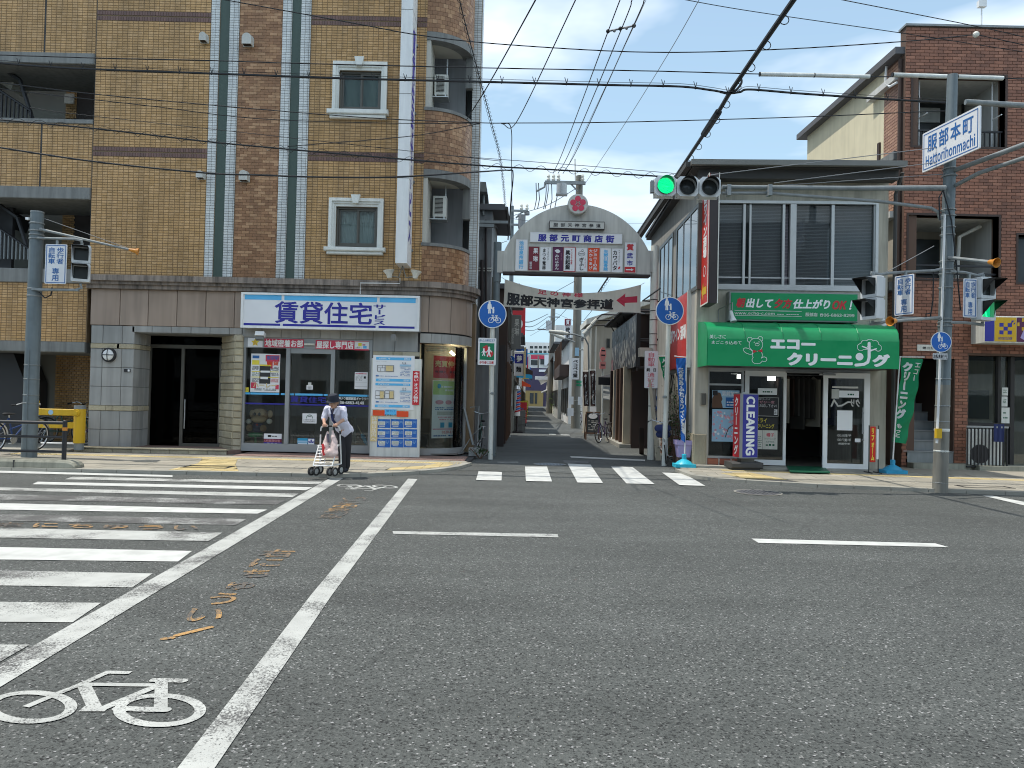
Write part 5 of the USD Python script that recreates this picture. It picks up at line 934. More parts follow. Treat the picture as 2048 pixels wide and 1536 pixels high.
# ================================================================ BICYCLES, SIGNALS, POLES (shared builders)
def bicycle(label,o,rz,frame_mat,group,basket=None,lean=.10,kick=True):
    """Town bicycle built along +x, standing on z=0."""
    t=T('bicycle',label,'bicycle',o,group=group,rz=rz);t.local= True;R_=.32;A,B=np.array((-.53,0,R_)),np.array((.53,0,R_));ln= lambda p:np.array((p[0],p[1]-p[2]*lean,p[2]))
    def tb(name,pts,r,m,parent=None,n=7):mb=MB();mb.tube([ln(np.array(p,float)) for p in pts],r,n); return t.part(name,mb,m,parent=parent)
    for c in (A,B):
        an=np.linspace(0,2*PI,33)[:-1];mb=MB();mb.tube([ln(c+R_*.96*np.array((math.cos(a),0,math.sin(a)))) for a in an],.016,6,closed=True);w=t.part('tyre',mb,'rubber');mb=MB();mb.tube([ln(c+R_*.89*np.array((math.cos(a),0,math.sin(a)))) for a in an],.010,5,closed=True);t.part('rim',mb,'chrome',parent=w)
        mb=MB();[mb.tube([ln(c),ln(c+R_*.88*np.array((math.cos(a),0,math.sin(a))))],.0022,3) for a in np.linspace(0,2*PI,15)[:-1]];mb.tube([ln(c+(0,-.04,0)),ln(c+(0,.04,0))],.02,6);t.part('spoke',mb,'chrome',parent=w)
    hdp,sp_,bb=(.36,0,.78),(-.20,0,.72),(-.06,0,.28);mb=MB()
    for p,q in ((hdp,bb),(sp_,bb),(A,bb),(A,sp_),((.38,0,.70),B),(hdp,(.33,0,.95)),((.30,0,.62),(-.16,0,.48))):mb.tube([ln(np.array(p,float)),ln(np.array(q,float))],.016,7)
    t.part('frame',mb,frame_mat);mb=MB();mb.tube([ln(np.array(p,float)) for p in ((.22,.30,.98),(.30,.22,1.02),(.34,.05,.97),(.34,-.05,.97),(.30,-.22,1.02),(.22,-.30,.98))],.011,7);h=t.part('handlebar',mb,'chrome');mb=MB();[mb.tube([ln(np.array((.22,s*.30,.98))),ln(np.array((.12,s*.32,.965)))],.016,7) for s in (-1,1)];t.part('grip',mb,'rubber',parent=h)
    sd_=hullchain([(ln(np.array((-.30,0,.80))),.06,ln(np.array((-.08,0,.81))),.026)],.03,2);sd_.vertices[:,2]=.80+(sd_.vertices[:,2]-.80)*.5;t.part('saddle',MB().tm(sd_),'rubber',smooth=True);tb('seat_post',[sp_,(-.215,0,.80)],.013,'chrome')
    for c,a0_,a1_ in ((A,.1,2.9),(B,.5,2.6)):mb=MB();mb.tube([ln(c+R_*1.08*np.array((math.cos(a),0,math.sin(a)))) for a in np.linspace(a0_,a1_,12)],.014,5);t.part('mudguard',mb,'chrome')
    tb('rack',[(-.28,.05,.66),(-.72,.05,.68),(-.72,-.05,.68),(-.28,-.05,.66)],.008,'chrome');mb=MB();[mb.tube([ln(np.array((-.06,s*.03,.28))),ln(np.array((-.06+s*.12,s*.09,.28-s*.1)))],.01,5) for s in (-1,1)];[mb.box(-.06+s*.12-.04,-.06+s*.12+.04,min(s*.08,s*.16),max(s*.08,s*.16),.27-s*.1,.29-s*.1) for s in (-1,1)];mb.lathe([(0,-.006),(.08,-.006),(.08,.006),(0,.006)],ln(np.array((-.06,-.03,.28))),(0,1,0),14);t.part('crank',mb,'chrome')
    if kick:mb=MB();mb.tube([ln(np.array((-.5,.04,.3))),(-.55,.14,.01)],.01,5);t.part('stand',mb,'chrome')
    if basket:
        mb=MB()
        if basket=='wire':
            for z in (.62,.7,.78,.86):mb.tube([ln(np.array((.45+x*(.9+(z-.62)*.4),y*(.9+(z-.62)*.5),z))) for x,y in ((0,-.15),(.26,-.15),(.26,.15),(0,.15))],.005,4,closed=True)
            for x,y in ((0,-.15),(.13,-.15),(.26,-.15),(.26,0),(.26,.15),(.13,.15),(0,.15),(0,0)):mb.tube([ln(np.array((.45+x*.9,y*.9,.62))),ln(np.array((.45+x,y*1.02,.86)))],.004,4)
            t.part('basket',mb,'chrome')
        else:
            q=hullchain([(ln(np.array((.50,-.09,.70))),.08,ln(np.array((.50,.09,.70))),.08),(ln(np.array((.58,-.1,.84))),.09,ln(np.array((.58,.1,.84))),.09),(ln(np.array((.50,0,.70))),.08,ln(np.array((.58,0,.84))),.1)],.05,3);t.part('basket_cover',MB().tm(q),'bag_navy',smooth=True)
    return t
def signal_head(name,label,o,rz,n=2,lit=None,group=None,cell=.34,horiz=False):
    """Lamp cells facing -y; the origin is the middle of the head."""
    t=T(name,label,'traffic light',o,group=group,rz=rz);t.local= True;c=cell
    for i in range(n):
        x,z=((i-(n-1)/2)*c*1.06,0) if horiz else (0,((n-1)/2-i)*c*1.12)
        K=Fr((x,0,z));h=c/2;mb=MB()
        if horiz:mb.prism(K,affinity.scale(Polygon([(-h,-h*.7),(-h*.7,-h),(h*.7,-h),(h,-h*.7),(h,h*.7),(h*.7,h),(-h*.7,h),(-h,h*.7)]),1.02,.94).difference(Point(0,0).buffer(h*.80,20)),-.10,.06)
        else:mb.prism(K,sbox(-h,-h*1.1,h,h*1.1).buffer(-.02).buffer(.02).difference(sbox(-h*.78,-h*.78,h*.78,h*.78)),-.12,.05)
        mb.fbox(K,-h*.96,h*.96,-h*.92,h*.92,-.16,-.1);hp=t.part('housing',mb,'signal_grey')
        lens=MB()
        if horiz:lens.lathe([(0,.02),(h*.5,.012),(h*.8,-.03)],(x,-.0,z),(0,-1,0),28)
        else:lens.fbox(K,-h*.78,h*.78,-h*.78,h*.78,-.05,-.03)
        t.part('lens',lens,'green_lens' if lit==i else 'lens_dark',parent=hp,smooth=True if horiz else False)
        if lit==i and horiz:
            d=MB();k_=0
            for rr in np.arange(.012,h*.78,.0155):
                for a in np.arange(0,2*PI,.0165/rr):d.lathe([(.0048,0),(0,.004)],(x+rr*math.cos(a),-.035+.028*(rr/h)**2,z+rr*math.sin(a)),(0,-1,0),5)
            t.part('led_dot',d,'green_light',parent=hp,kind='stuff')
        if lit==i and not horiz:
            d=MB();g=unary_union([Point(0,.10).buffer(.022),LineString([(0,.07),(0,.0)]).buffer(.028),LineString([(-.01,.0),(-.05,-.11)]).buffer(.015),LineString([(.01,0),(.05,-.11)]).buffer(.015),LineString([(-.02,.06),(-.05,.01)]).buffer(.011),LineString([(.02,.06),(.055,.02)]).buffer(.011)]);d.flat(K,g,-.026);t.part('walking_figure',d,'green_man',parent=hp)
        v=MB()
        if horiz:
            an=np.linspace(0,2*PI,33);pts=[]
            for d_ in (0,1):
                for a in an:pts.append((x+h*.81*math.cos(a),-.06-d_*(.045+.10*max(0,math.sin(a))),z+h*.81*math.sin(a)))
            m_=len(an);v.add(pts,[[i2,i2+1,m_+i2+1,m_+i2] for i2 in range(m_-1)])
        else:
            s_=h*.82;top=[(-s_,-s_*.8),(-s_,s_),(s_,s_),(s_,-s_*.8)];q=[K.pt(a,b_,.05) for a,b_ in top]+[K.pt(a,b_*(1 if b_>0 else .1),.05+(.24 if b_>0 else .02)) for a,b_ in top]
            v.add(q,[[0,1,5,4],[1,2,6,5],[2,3,7,6]]);q2=[p+np.array((0,.0,.004)) for p in q];v.add(q2,[[0,1,5,4],[1,2,6,5],[2,3,7,6]])
        t.part('visor',v,'signal_dark',parent=hp)
    mb=MB()
    if not horiz:mb.cyl((0,0.06,c*1.15),(0,.06,c*1.3),.025);mb.cyl((0,.06,-c*1.15),(0,.06,-c*1.3),.025)
    else:mb.box(-c*n*.53,-c*n*.53-.05,-.02,.08,-.1,.1)
    t.part('mounting',mb,'galvanised'); return t
def band(mb,c,z,r,h=.03):mb.lathe([(r+.006,-h/2),(r+.012,0),(r+.006,h/2)],(c[0],c[1],z),n=16)
def plate(t,fr,u0,u1,v0,v1,n,m='board_white',name='plate',th=.012,rad=.02):
    mb=MB();mb.prism(fr,sbox(u0+rad,v0+rad,u1-rad,v1-rad).buffer(rad,4),n-th,n); return t.part(name,mb,m)
def only_sign(label,o,u,w,h):
    """White plate with blue rim: pedestrians and bicycles only."""
    fr=Fr(o,u);t=T('signal_plate',label,'sign',o,group='blue and white plates beside the crossing signals');plate(t,fr,-w/2,w/2,-h/2,h/2,0);g=sbox(-w/2,-h/2,w/2,h/2);mb=MB();mb.flat(fr,g.buffer(-.018).difference(g.buffer(-.032)),.002);t.part('border',mb,'letter_blue')
    mb=MB();mb.flat(fr,fit(txt('歩行者',vertical=True,bold=1),.03*w,.36*w,-.0*h,.42*h),.002);mb.flat(fr,fit(txt('自転車',vertical=True,bold=1),-.36*w,-.04*w,.0*h,.42*h),.002);mb.flat(fr,fit(txt('専用',vertical=True,bold=1),-.17*w,.17*w,-.43*h,-.1*h),.002);t.part('lettering',mb,'letter_blue')
    mb=MB();mb.fbox(fr,-.02,.02,h/2-.05,h/2+.08,-.05,-.012);t.part('bracket',mb,'galvanised'); return t
# ---- pole with crossing signal beside the parking entrance
pb_=G(58,914,ZP);PX,PY=pb_[0],pb_[1];ztop=P(68,426,PY)[2]
t=T('signal_pole','grey steel pole with a crossing signal and sounder arm beside the guard rail','pole',(PX,PY,ZP));mb=MB();mb.tube([(PX,PY,ZP-.02),(PX,PY,2.2),(PX,PY,ztop)],[.142,.135,.12],20);t.part('shaft',mb,'pole_steel',smooth=50);mb=MB();mb.lathe([(0,.0),(.125,0),(.125,.03),(0,.05)],(PX,PY,ztop),n=18);t.part('cap',mb,'galvanised')
zq= lambda y:P(62,y,PY)[2]
for y in (447,462,470,478,578,592,730,758,790,806):mb=MB();band(mb,(PX,PY),zq(y),.128 if y<600 else .136,.03 if y<600 else .014);t.part('clamp_band',mb,'galvanised')
mb=MB();mb.tube([(PX+.02,PY-.145,zq(700)),(PX+.02,PY-.148,ZP)],.012,6);t.part('conduit',mb,'pole_steel');mb=MB();mb.box(PX-.16,PX-.1,PY-.12,PY-.06,zq(442),zq(437));t.part('junction_box',mb,'white_clean')
ae=P(262,500,15.4);as_=P(82,459,PY-.1);mb=MB();mb.tube([as_,ae],[.03,.022],10);mb.sphere(as_,.04,1);ap=t.part('sounder_arm',mb,'galvanised');mb=MB();d=(ae-as_)/np.linalg.norm(ae-as_);mb.lathe([(.02,-.05),(.035,.02),(.045,.08),(.075,.14),(.07,.14),(.03,.08)],ae,d,16);t.part('sounder_horn',mb,'horn_orange',parent=ap);mb=MB();mb.tube([P(74,432,PY),P(255,496,15.35)],.006,5);t.part('stay_wire',mb,'cable_grey',parent=ap)
o1=P(162,527,PY-.1);mb=MB();mb.tube([P(76,476,PY-.12),P(150,478,PY-.12),P(164,481,PY-.1),o1+(0,0,.42)],.026,8);t.part('signal_arm',mb,'galvanised');mb=MB();mb.tube([P(76,580,PY-.12),P(150,580,PY-.12),P(164,576,PY-.1),o1-(0,0,.42)],.026,8);mb.box(PX+.02,PX+.95,PY-.14,PY-.08,zq(582),zq(578));t.part('signal_arm',mb,'galvanised');mb=MB();mb.tube([P(78,584,PY-.1),P(90,596,PY-.12),P(102,590,PY-.1),P(104,575,PY-.1)],.014,6);t.part('cable_loop',mb,'cable_black')
signal_head('crossing_signal','unlit crossing signal on the pole beside the parking entrance',o1,math.radians(24),cell=.33,group='crossing signals on poles');only_sign('blue lettered plate on the pole beside the parking entrance',P(111.5,528,PY-.18),(1,.03,0),.42,.79)
# ---- guard rail on its concrete kerb
t=T('guard_block','pale weathered concrete kerb block with a rounded end carrying the black guard rail','kerb block',(-9.5,13.1,0));mb=MB();xE=G(151,944,0)[0]
prof=[(-.14,0),(-.13,.16),(-.10,.2),(.2,.2),(.22,0)];y0=13.14;mb2=[(xE-14.0,1.0),(xE-.28,1.0),(xE-.14,.96),(xE-.05,.8),(xE,.55)];V=[];
for x,s in mb2:V+=[(x,y0+p[0]*(1 if s==1 else .9),p[1]*s) for p in prof]
f=[];m_=len(prof)
for i in range(len(mb2)-1):f+=[[i*m_+k,(i+1)*m_+k,(i+1)*m_+(k+1)%m_,i*m_+(k+1)%m_] for k in range(m_)]
e=(len(mb2)-1)*m_;mb.add(V,f);mb.add([V[e+k] for k in range(m_)],[[0,1,2],[0,2,3],[0,3,4]]);t.part('block',mb,'block_concrete',smooth=25);mb=MB();xx=P(26,930,13.0)[0];mb.fbox(Fr((0,13.0,0)),xx,xx+.01,.01,.19,-.05,.006);t.part('joint',mb,'mortar_dark')
t=T('guard_rail','black tubular guard rail with three rails on the concrete block','guard rail',(-9,13.2,.2));yR=13.2;mb=MB();xp=P(129,880,yR)[0];zt_=P(129,843,yR)[2];mb.cyl((xp,yR,.19),(xp,yR,zt_),.038,n=14);mb.sphere((xp,yR,zt_),(.04,.04,.025),1);t.part('post',mb,'black_iron');mb=MB();mb.lathe([(.042,-.03),(.042,.03)],(xp,yR,P(129,858,yR)[2]),n=14);t.part('reflector_band',mb,'horn_orange')
for y in (846,874.5,903.5):z=P(129,y,yR)[2];mb=MB();mb.cyl((xp-14,yR,z),(xp-.02,yR,z),.023 if y>850 else .03,n=10);t.part('rail',mb,'black_iron',smooth=50)
for k in (1,2,3):mb=MB();mb.cyl((xp-3.0*k,yR,.19),(xp-3.0*k,yR,zt_),.038,n=14);t.part('post',mb,'black_iron')
# ---- yellow barrier
YB=16.6;t=T('parking_barrier','yellow parking barrier with two horizontal arms and a round yellow post','barrier',P(158,890,YB));c=P(158.5,870,YB);zb= lambda y:P(158,y,YB)[2];mb=MB();mb.cyl((c[0],YB,zb(886)),(c[0],YB,zb(818)),.118,n=20);t.part('post',mb,'yellow_paint',smooth=50);mb=MB();mb.cyl((c[0],YB,zb(818)),(c[0],YB,zb(811)),.12,n=20);mb.cyl((c[0],YB,.1),(c[0],YB,zb(886)),.10,n=16);t.part('collar',mb,'galvanised')
mb=MB();mb.lathe([(0,.05),(.045,.05),(.045,.03),(.075,.03),(.08,0)],P(153.5,826,YB-.11),(0,-1,0),18);t.part('pivot',mb,'yellow_paint')
for y0,y1,x0 in ((817.5,830.5,66),(843.5,856,66)):mb=MB();mb.cham(Fr((0,YB,0)),P(x0,824,YB)[0],c[0]-.05,P(105,y1,YB)[2],P(105,y0,YB)[2],-.05,.06,.01);t.part('arm',mb,'yellow_paint')
mb=MB();mb.lathe([(0,.004),(.055,.004),(.055,0)],(P(105,824,YB)[0],YB-.061,P(105,824.5,YB)[2]),(0,-1,0),16);t.part('sticker',mb,'poster_sky');mb=MB();q=P(76,810,YB);mb.box(q[0]-.02,q[0]+.02,YB-.02,YB+.02,P(76,818,YB)[2],P(76,801,YB)[2]);t.part('arm_bracket',mb,'yellow_paint');mb=MB();mb.cyl((c[0]-.9,YB+.1,zb(888)),(c[0],YB+.1,zb(888)),.02,n=8);t.part('ground_tube',mb,'white_paint')
pf=MB();pf.box(-14,gl0-.02,YL-1.35,YL+4,.0,.10);single('parking_floor',pf,'kerb_concrete',kind='structure')
bicycle('blue bicycle parked nose-in behind the grey signal pole',(*G(27,905,.1)[:2],.1),math.radians(78),'bike_blue','bicycles parked by the apartment entrance',basket=None);bicycle('dark bicycle with raised chrome handlebar parked behind the yellow barrier',(-9.75,18.3,.1),math.radians(20),'bike_purple','bicycles parked by the apartment entrance',basket='wire');bicycle('grey green bicycle parked in the dark under the apartment stair',(-11.0,18.6,.1),math.radians(60),'green_bike','bicycles parked by the apartment entrance',basket='wire')
# ================================================================ CLEANING SHOP (two storeys, green awning)
def rot(deg):a=math.radians(deg); return (math.cos(a),math.sin(a),0)
rc=P(1389,850,16.35);R=Fr((rc[0],rc[1],0),rot(-2.6))
RU= lambda x,y,n=0.0:R.px(x,y,n)[0];RV_= lambda x,y,n=0.0:R.px(x,y,n)[1]
SH=T('cleaning_shop','two storey beige cleaning shop with wide blinds windows and a green awning','building',(rc[0],rc[1],ZP))
ur=RU(1776,500);ze=RV_(1600,352);wq=R.rect(1434,403.5,1752,579);zsf=RV_(1575,738);us0,us1=RU(1415,850),RU(1739,850)
mb=MB();holes_wall(mb,R,0,ur,.05,ze+.3,[wq,(us0,us1,0.02,zsf)],-.22,0);SH.part('wall',mb,'shop_wall')
S=Fr((rc[0],rc[1],0),(-.0235,-1,0));SL=6.4;SHt=ze+.3
sw=[((1354,1396.5),(411,575)),((1321,1346),(466,592))];sh_=[]
for (x0,x1),(yt,yb) in sw:zt,zbm=S.px(1396.5,411)[1],S.px(1396.5,575)[1];sh_.append((S.px(x0,520)[0],S.px(x1,520)[0],zbm,zt))
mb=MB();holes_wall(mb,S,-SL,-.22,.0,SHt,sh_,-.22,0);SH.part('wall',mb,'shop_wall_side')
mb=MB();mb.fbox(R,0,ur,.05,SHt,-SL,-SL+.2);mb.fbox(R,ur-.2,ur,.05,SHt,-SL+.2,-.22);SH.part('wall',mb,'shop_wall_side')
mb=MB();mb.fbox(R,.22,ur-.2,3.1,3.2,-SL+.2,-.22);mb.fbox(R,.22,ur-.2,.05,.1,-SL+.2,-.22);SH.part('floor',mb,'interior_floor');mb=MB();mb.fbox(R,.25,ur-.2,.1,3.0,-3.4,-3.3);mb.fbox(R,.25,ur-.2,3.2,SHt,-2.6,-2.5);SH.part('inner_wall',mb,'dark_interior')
# roof with eaves
uo0,uo1=RU(1383,326,.6),RU(1808,329,.6);zf=RV_(1600,325,.6);rp_=[R.pt(uo0,0,.6)[:2],R.pt(uo1,0,.6)[:2],R.pt(uo1,0,-SL-.4)[:2],R.pt(uo0,0,-SL-.4)[:2]]
mb=MB();mb.prism(WF,Polygon(rp_),zf-.02,zf+.06);rid=MB();SH.part('roof',mb,'roof_grey');mb=MB();mb.prism(WF,Polygon(rp_).buffer(-.03,join_style=2),zf-.10,zf-.021);rr=SH.part('eave_soffit',mb,'eave_dark')
mb=MB();mb.fbox(R,uo0-.02,uo1+.02,zf-.09,zf+.02,.60,.72);SH.part('gutter',mb,'gutter');mb=MB();mb.fbox(S,-SL-.9,.55,zf-.09,zf+.02,-uo0+.0,-uo0+.12);SH.part('gutter',mb,'eave_dark')
mb=MB();mb.fbox(R,.0,ur,ze-.02,zf-.10,.002,.16);SH.part('eave_beam',mb,'eave_dark');mb=MB();mb.fbox(R,uo0+.2,ur,zf-.30,zf-.10,.17,.45);SH.part('eave_beam',mb,'eave_dark')
dp_=MB();dp_.tube([R.pt(ur-.1+.25,zf-.1,.3),R.pt(ur+.12,zf-.5,.06),R.pt(ur+.12,.3,.06)],.04,8);SH.part('downpipe',dp_,'eave_dark')
# upper window: aluminium frames and blinds
mull=[(1434,1438),(1486,1491),(1565,1570),(1580,1592),(1663,1669),(1748,1752)];mb=MB();mb.prism(R,sbox(wq[0]-.03,wq[2]-.05,wq[1]+.03,wq[3]+.03).difference(sbox(wq[0]+.03,wq[2]+.07,wq[1]-.03,wq[3]-.03)),-.10,.03);wp=SH.part('window_frame',mb,'aluminium')
for x0,x1 in mull:mb=MB();mb.fbox(R,RU(x0,490),RU(x1,490),wq[2]+.06,wq[3]-.03,-.09,.012 if x1-x0>9 else -.01);SH.part('mullion',mb,'aluminium',parent=wp)
mb=MB();mb.fbox(R,RU(1499,490),RU(1503,490),wq[2]+.06,wq[3]-.03,-.09,-.03);SH.part('mullion',mb,'aluminium',parent=wp)
for (a,c) in zip([m[1] for m in mull[:-1]],[m[0] for m in mull[1:]]):
    if c-a<12: continue
    mb=MB();mb.fbox(R,RU(a,490),RU(c,490),wq[2]+.05,wq[3]-.02,-.06,-.055);SH.part('pane',mb,'glass_soft',parent=wp)
mb=MB();zz=np.arange(wq[2]+.08,wq[3]-.04,.031)
for z in zz:
    for a,c in ((1438,1486),(1503,1565),(1570,1580),(1592,1663),(1669,1748)):u0,u1=RU(a,490),RU(c,490);mb.add([R.pt(u0,z,-.14),R.pt(u1,z,-.14),R.pt(u1,z+.028,-.155),R.pt(u0,z+.028,-.155)],[[0,1,2],[0,2,3]])
SH.part('blind_slat',mb,'blind',parent=wp,kind='stuff');mb=MB();mb.fbox(R,wq[0],wq[1],wq[2],wq[3],-.22,-.20);SH.part('blind_backing',mb,'poster_black',parent=wp);mb=MB();mb.fbox(R,wq[0],wq[1],RV_(1600,557),RV_(1600,554.5),-.055,-.045);SH.part('window_bar',mb,'aluminium',parent=wp)
# side windows reflecting the sky
for k,h in enumerate(sh_):
    mb=MB();mb.prism(S,sbox(h[0]-.03,h[2]-.03,h[1]+.03,h[3]+.03).difference(sbox(h[0]+.05,h[2]+.06,h[1]-.05,h[3]-.05)),-.1,.022);n_=3;sp2=SH.part('window_frame',mb,'bronze_sash')
    for i in range(1,n_):u=h[0]+(h[1]-h[0])*i/n_;mb=MB();mb.fbox(S,u-.03,u+.03,h[2]+.05,h[3]-.04,-.02,.02);SH.part('mullion',mb,'aluminium_dull',parent=sp2)
    mb=MB();mb.fbox(S,h[0]+.03,h[1]-.03,h[2]+.04,h[3]-.03,.0,.006);SH.part('pane',mb,'glass_mirror',parent=sp2)
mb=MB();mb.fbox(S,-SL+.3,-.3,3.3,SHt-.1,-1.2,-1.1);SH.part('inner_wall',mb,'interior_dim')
# lower side: trellis with dry sticks, old bricks, dark pier stone
tr0,tr1=S.px(1345,800)[0],S.px(1377,800)[0];tz0,tz1=S.px(1377,862)[1],S.px(1377,745)[1];mb=MB();mb.fbox(S,tr0,tr1,tz0,tz1,.0,.03);tp_=SH.part('side_window',mb,'dark_brown');mb=MB();mb.prism(S,sbox(tr0,tz0,tr1,tz1).buffer(.05,join_style=2).difference(sbox(tr0,tz0,tr1,tz1)),0,.08);SH.part('window_frame',mb,'bronze_sash',parent=tp_)
mb=MB();r_=random.Random(3)
for i in range(90):u,z=r_.uniform(tr0,tr1),r_.uniform(tz0+.1,tz1-.1);l_=r_.uniform(.15,.5);a=r_.uniform(.9,2.2);mb.tube([S.pt(u,z,r_.uniform(.05,.12)),S.pt(u+.1*math.cos(a),min(tz1,z+l_*math.sin(a)),r_.uniform(.05,.14))],.008,4)
SH.part('dry_stick',mb,'pale_wood',parent=tp_,kind='stuff')
mb=MB();bz=.62
for j in range(6):
    for i in range(22):u=-SL*.62+i*.215+(j%2)*.1;mb=MB();mb.fbox(S,u+.005,min(-.25,u+.205),.06+j*.095,.145+j*.095,0,.035+r_.uniform(0,.012));SH.part('brick',mb,'old_brick') if u<-.3 else None
mb=MB();q=R.rect(1389,868,1413,930,.02);mb.cham(R,-.01,us0-.03,.06,q[3],0,.03,.01);mb.fbox(S,-.8,.0,.06,q[3],0,.03);SH.part('base_stone',mb,'rough_stone');mb=MB();q=R.rect(1403,786,1412,810,.08);mb.cham(R,*q,0,.08,.01);SH.part('intercom_box',mb,'bronze_sash')
# ---- shopfront: windows, doors, dark opening
D0=-.10;step=MB();step.prism(WF,Polygon([R.pt(-.1,0,.42)[:2],R.pt(ur,0,.35)[:2],R.pt(ur,0,-.2)[:2],R.pt(-.1,0,-.2)[:2]]),.03,.10);SH.part('door_step',step,'kerb_concrete')
x=[RU(v,850) for v in (1415,1488,1492,1571)];ztop_=RV_(1575,741)
mb=MB();mb.fbox(R,us0,us1,ztop_-.02,zsf,-.2,.0);SH.part('shopfront_header',mb,'aluminium')
zw0=RV_(1450,917);mb=MB();mb.prism(R,sbox(x[0],zw0,x[1],ztop_).difference(sbox(x[0]+.04,zw0+.05,x[1]-.05,RV_(1450,769)-.02)).difference(sbox(x[0]+.04,RV_(1450,769)+.02,x[1]-.05,ztop_-.05)),D0-.03,D0+.04);wf=SH.part('window_frame',mb,'aluminium');mb=MB();mb.fbox(R,x[0]+.02,x[1]-.02,zw0+.02,ztop_,D0,D0+.006);SH.part('pane',mb,'glass',parent=wf)
xb=np.linspace(x[0],x[1],4)
for a,c in zip(xb[:-1],xb[1:]):mb=MB();mb.cham(R,a+.012,c-.012,.10,zw0-.004,-.2,.0,.01);SH.part('brick',mb,'red_brick')
mb=MB();mb.fbox(R,x[0],x[1],.1,zw0-.006,-.22,-.02);SH.part('brick_joint',mb,'off_white')
def door(name,x0,y0,x1,y1,n,gx0,gy0,gx1,gy1):
    q,g=R.rect(x0,y0,x1,y1,n),R.rect(gx0,gy0,gx1,gy1,n);mb=MB();mb.prism(R,sbox(q[0],q[2],q[1],q[3]).difference(sbox(g[0],g[2],g[1],g[3])),n-.05,n);p=SH.part(name,mb,'white_clean');mb=MB();mb.fbox(R,g[0]-.01,g[1]+.01,g[2]-.01,g[3]+.01,n-.03,n-.024);SH.part('door_pane',mb,'glass',parent=p); return p
d1=door('glass_door',1491,741.5,1571,931,-.04,1499,752,1565.5,920.5);d2=door('glass_door',1648,745,1738,943,.16,1656.5,756,1727,928.5)
mb=MB();h=R.px(1563,820,0);h2=R.px(1563,864,0);mb.tube([R.pt(*h,.03),R.pt(*h2,.03)],.016,6);SH.part('handle',mb,'black_iron',parent=d1);mb=MB()
for y in (826,866,880):h=R.px(1726,y,.18);mb.sphere(R.pt(*h,.18),.022,1)
h=R.px(1726,815,.2);h2=R.px(1725,868,.2);mb.tube([R.pt(*h,.2),R.pt(*h2,.2)],.014,6);SH.part('handle',mb,'aluminium_dull',parent=d2)
mb=MB();mb.fbox(R,RU(1571,850),RU(1650,850),ztop_-.05,ztop_-.02,-.15,.1);mb.fbox(R,RU(1640,745,.1),RU(1668,745,.1),RV_(1655,751,.1),RV_(1655,748,.1),.05,.2);SH.part('door_closer',mb,'aluminium_dull')
for k,(xx,yy,m_) in enumerate(((1543.5,757,.09),(1481,753,.07))):c=R.px(xx,yy,-1.4);mb=MB();mb.fbox(R,c[0]-m_,c[0]+m_,c[1]-.05,c[1]+.05,-1.45,-1.4);SH.part('ceiling_lamp',mb,'white_lamp')
# clothes on hangers inside
cl=T('clothes_rack','dim row of laundered clothes hanging inside the open shop doorway','clothes',R.pt(RU(1610,850),.1,-1.5));mb=MB();a,c=R.pt(us0+.9,2.15,-1.7),R.pt(us1-.4,2.15,-1.7);mb.tube([a,c],.015,6);cl.part('rail',mb,'chrome')
for i in range(14):u=RU(1580,850)+i*.12;mb=MB();mb.fbox(Fr(R.pt(u,0,-1.7),(.35,-.94,0)),-.22,.22,r_.uniform(.8,1.2),2.05,-.02,.02);mb.prism(Fr(R.pt(u,0,-1.7),(.35,-.94,0)),Polygon([(-.22,2.0),(.22,2.0),(0,2.12)]),-.01,.01);cl.part('garment',mb,r_.choice(['interior_dim','dark_interior','bag_navy','dark_brown','interior_wall']))
mt=MB();q=G(1572,932,.1),G(1648,934,.1),G(1660,945,.1),G(1580,943,.1);mt.prism(WF,poly_xy(q),.085,.108);single('door_mat',mt,'green_dark','dark green mat lying in the open doorway of the cleaning shop','door mat')
# shop window prints
PN=D0+.012
t=poster('blue poster of a head in profile inside the cleaning shop window',1424.5,780,1478.5,816.5,fr=R,n=PN,base='poster_sky');u0,u1,v0,v1=t.q;w_,h_=u1-u0,v1-v0;mb=MB();mb.flat(R,Polygon([(u0,v0),(u0+.40*w_,v0),(u0+.34*w_,v0+.35*h_),(u0+.38*w_,v0+.5*h_),(u0+.3*w_,v0+.85*h_),(u0+.12*w_,v0+.9*h_),(u0,v0+.5*h_)]),PN+.002);t.part('profile_print',mb,'brown_wood');t.k=3;blk(t,'letter_black',(.02,.02,.2,.3));wr(t,'board_white','男前加工',.36,.05,.97,.33,bold=1);blk(t,'letter_blue',(.5,.4,.97,.95));sc(t,'board_white',.54,.45,.94,.9,3,5)
t=poster('pink blossom poster inside the cleaning shop window below the blue one',1424.5,818,1477,884,fr=R,n=PN,base='poster_sky');u0,u1,v0,v1=t.q;mb,m2=MB(),MB();rr_=random.Random(5)
for i in range(90):a,c=rr_.random(),rr_.random();(mb if rr_.random()<.75 else m2).flat(R,Point(u0+.03+a*(u1-u0-.06),v0+.03+c*(v1-v0-.06)).buffer(rr_.uniform(.008,.028),5),PN+.0012+i*.00002)
t.part('blossom_print',mb,'poster_pink');t.part('blossom_print',m2,'board_white');mb=MB();mb.flat(R,LineString([(u0+.5*(u1-u0),v0+.1),(u0+.62*(u1-u0),v0+.3),(u0+.9*(u1-u0),v0+.42)]).buffer(.008),PN+.006);t.part('branch_print',mb,'dark_brown')
DN=-.058
t=poster('blank white paper strip at the top of the closed glass door',1516,776,1554,790,fr=R,n=DN,base='white_clean',name='paper_notice',cat='notice');sc(t,'green_dark',.25,.35,.75,.75,1,4)
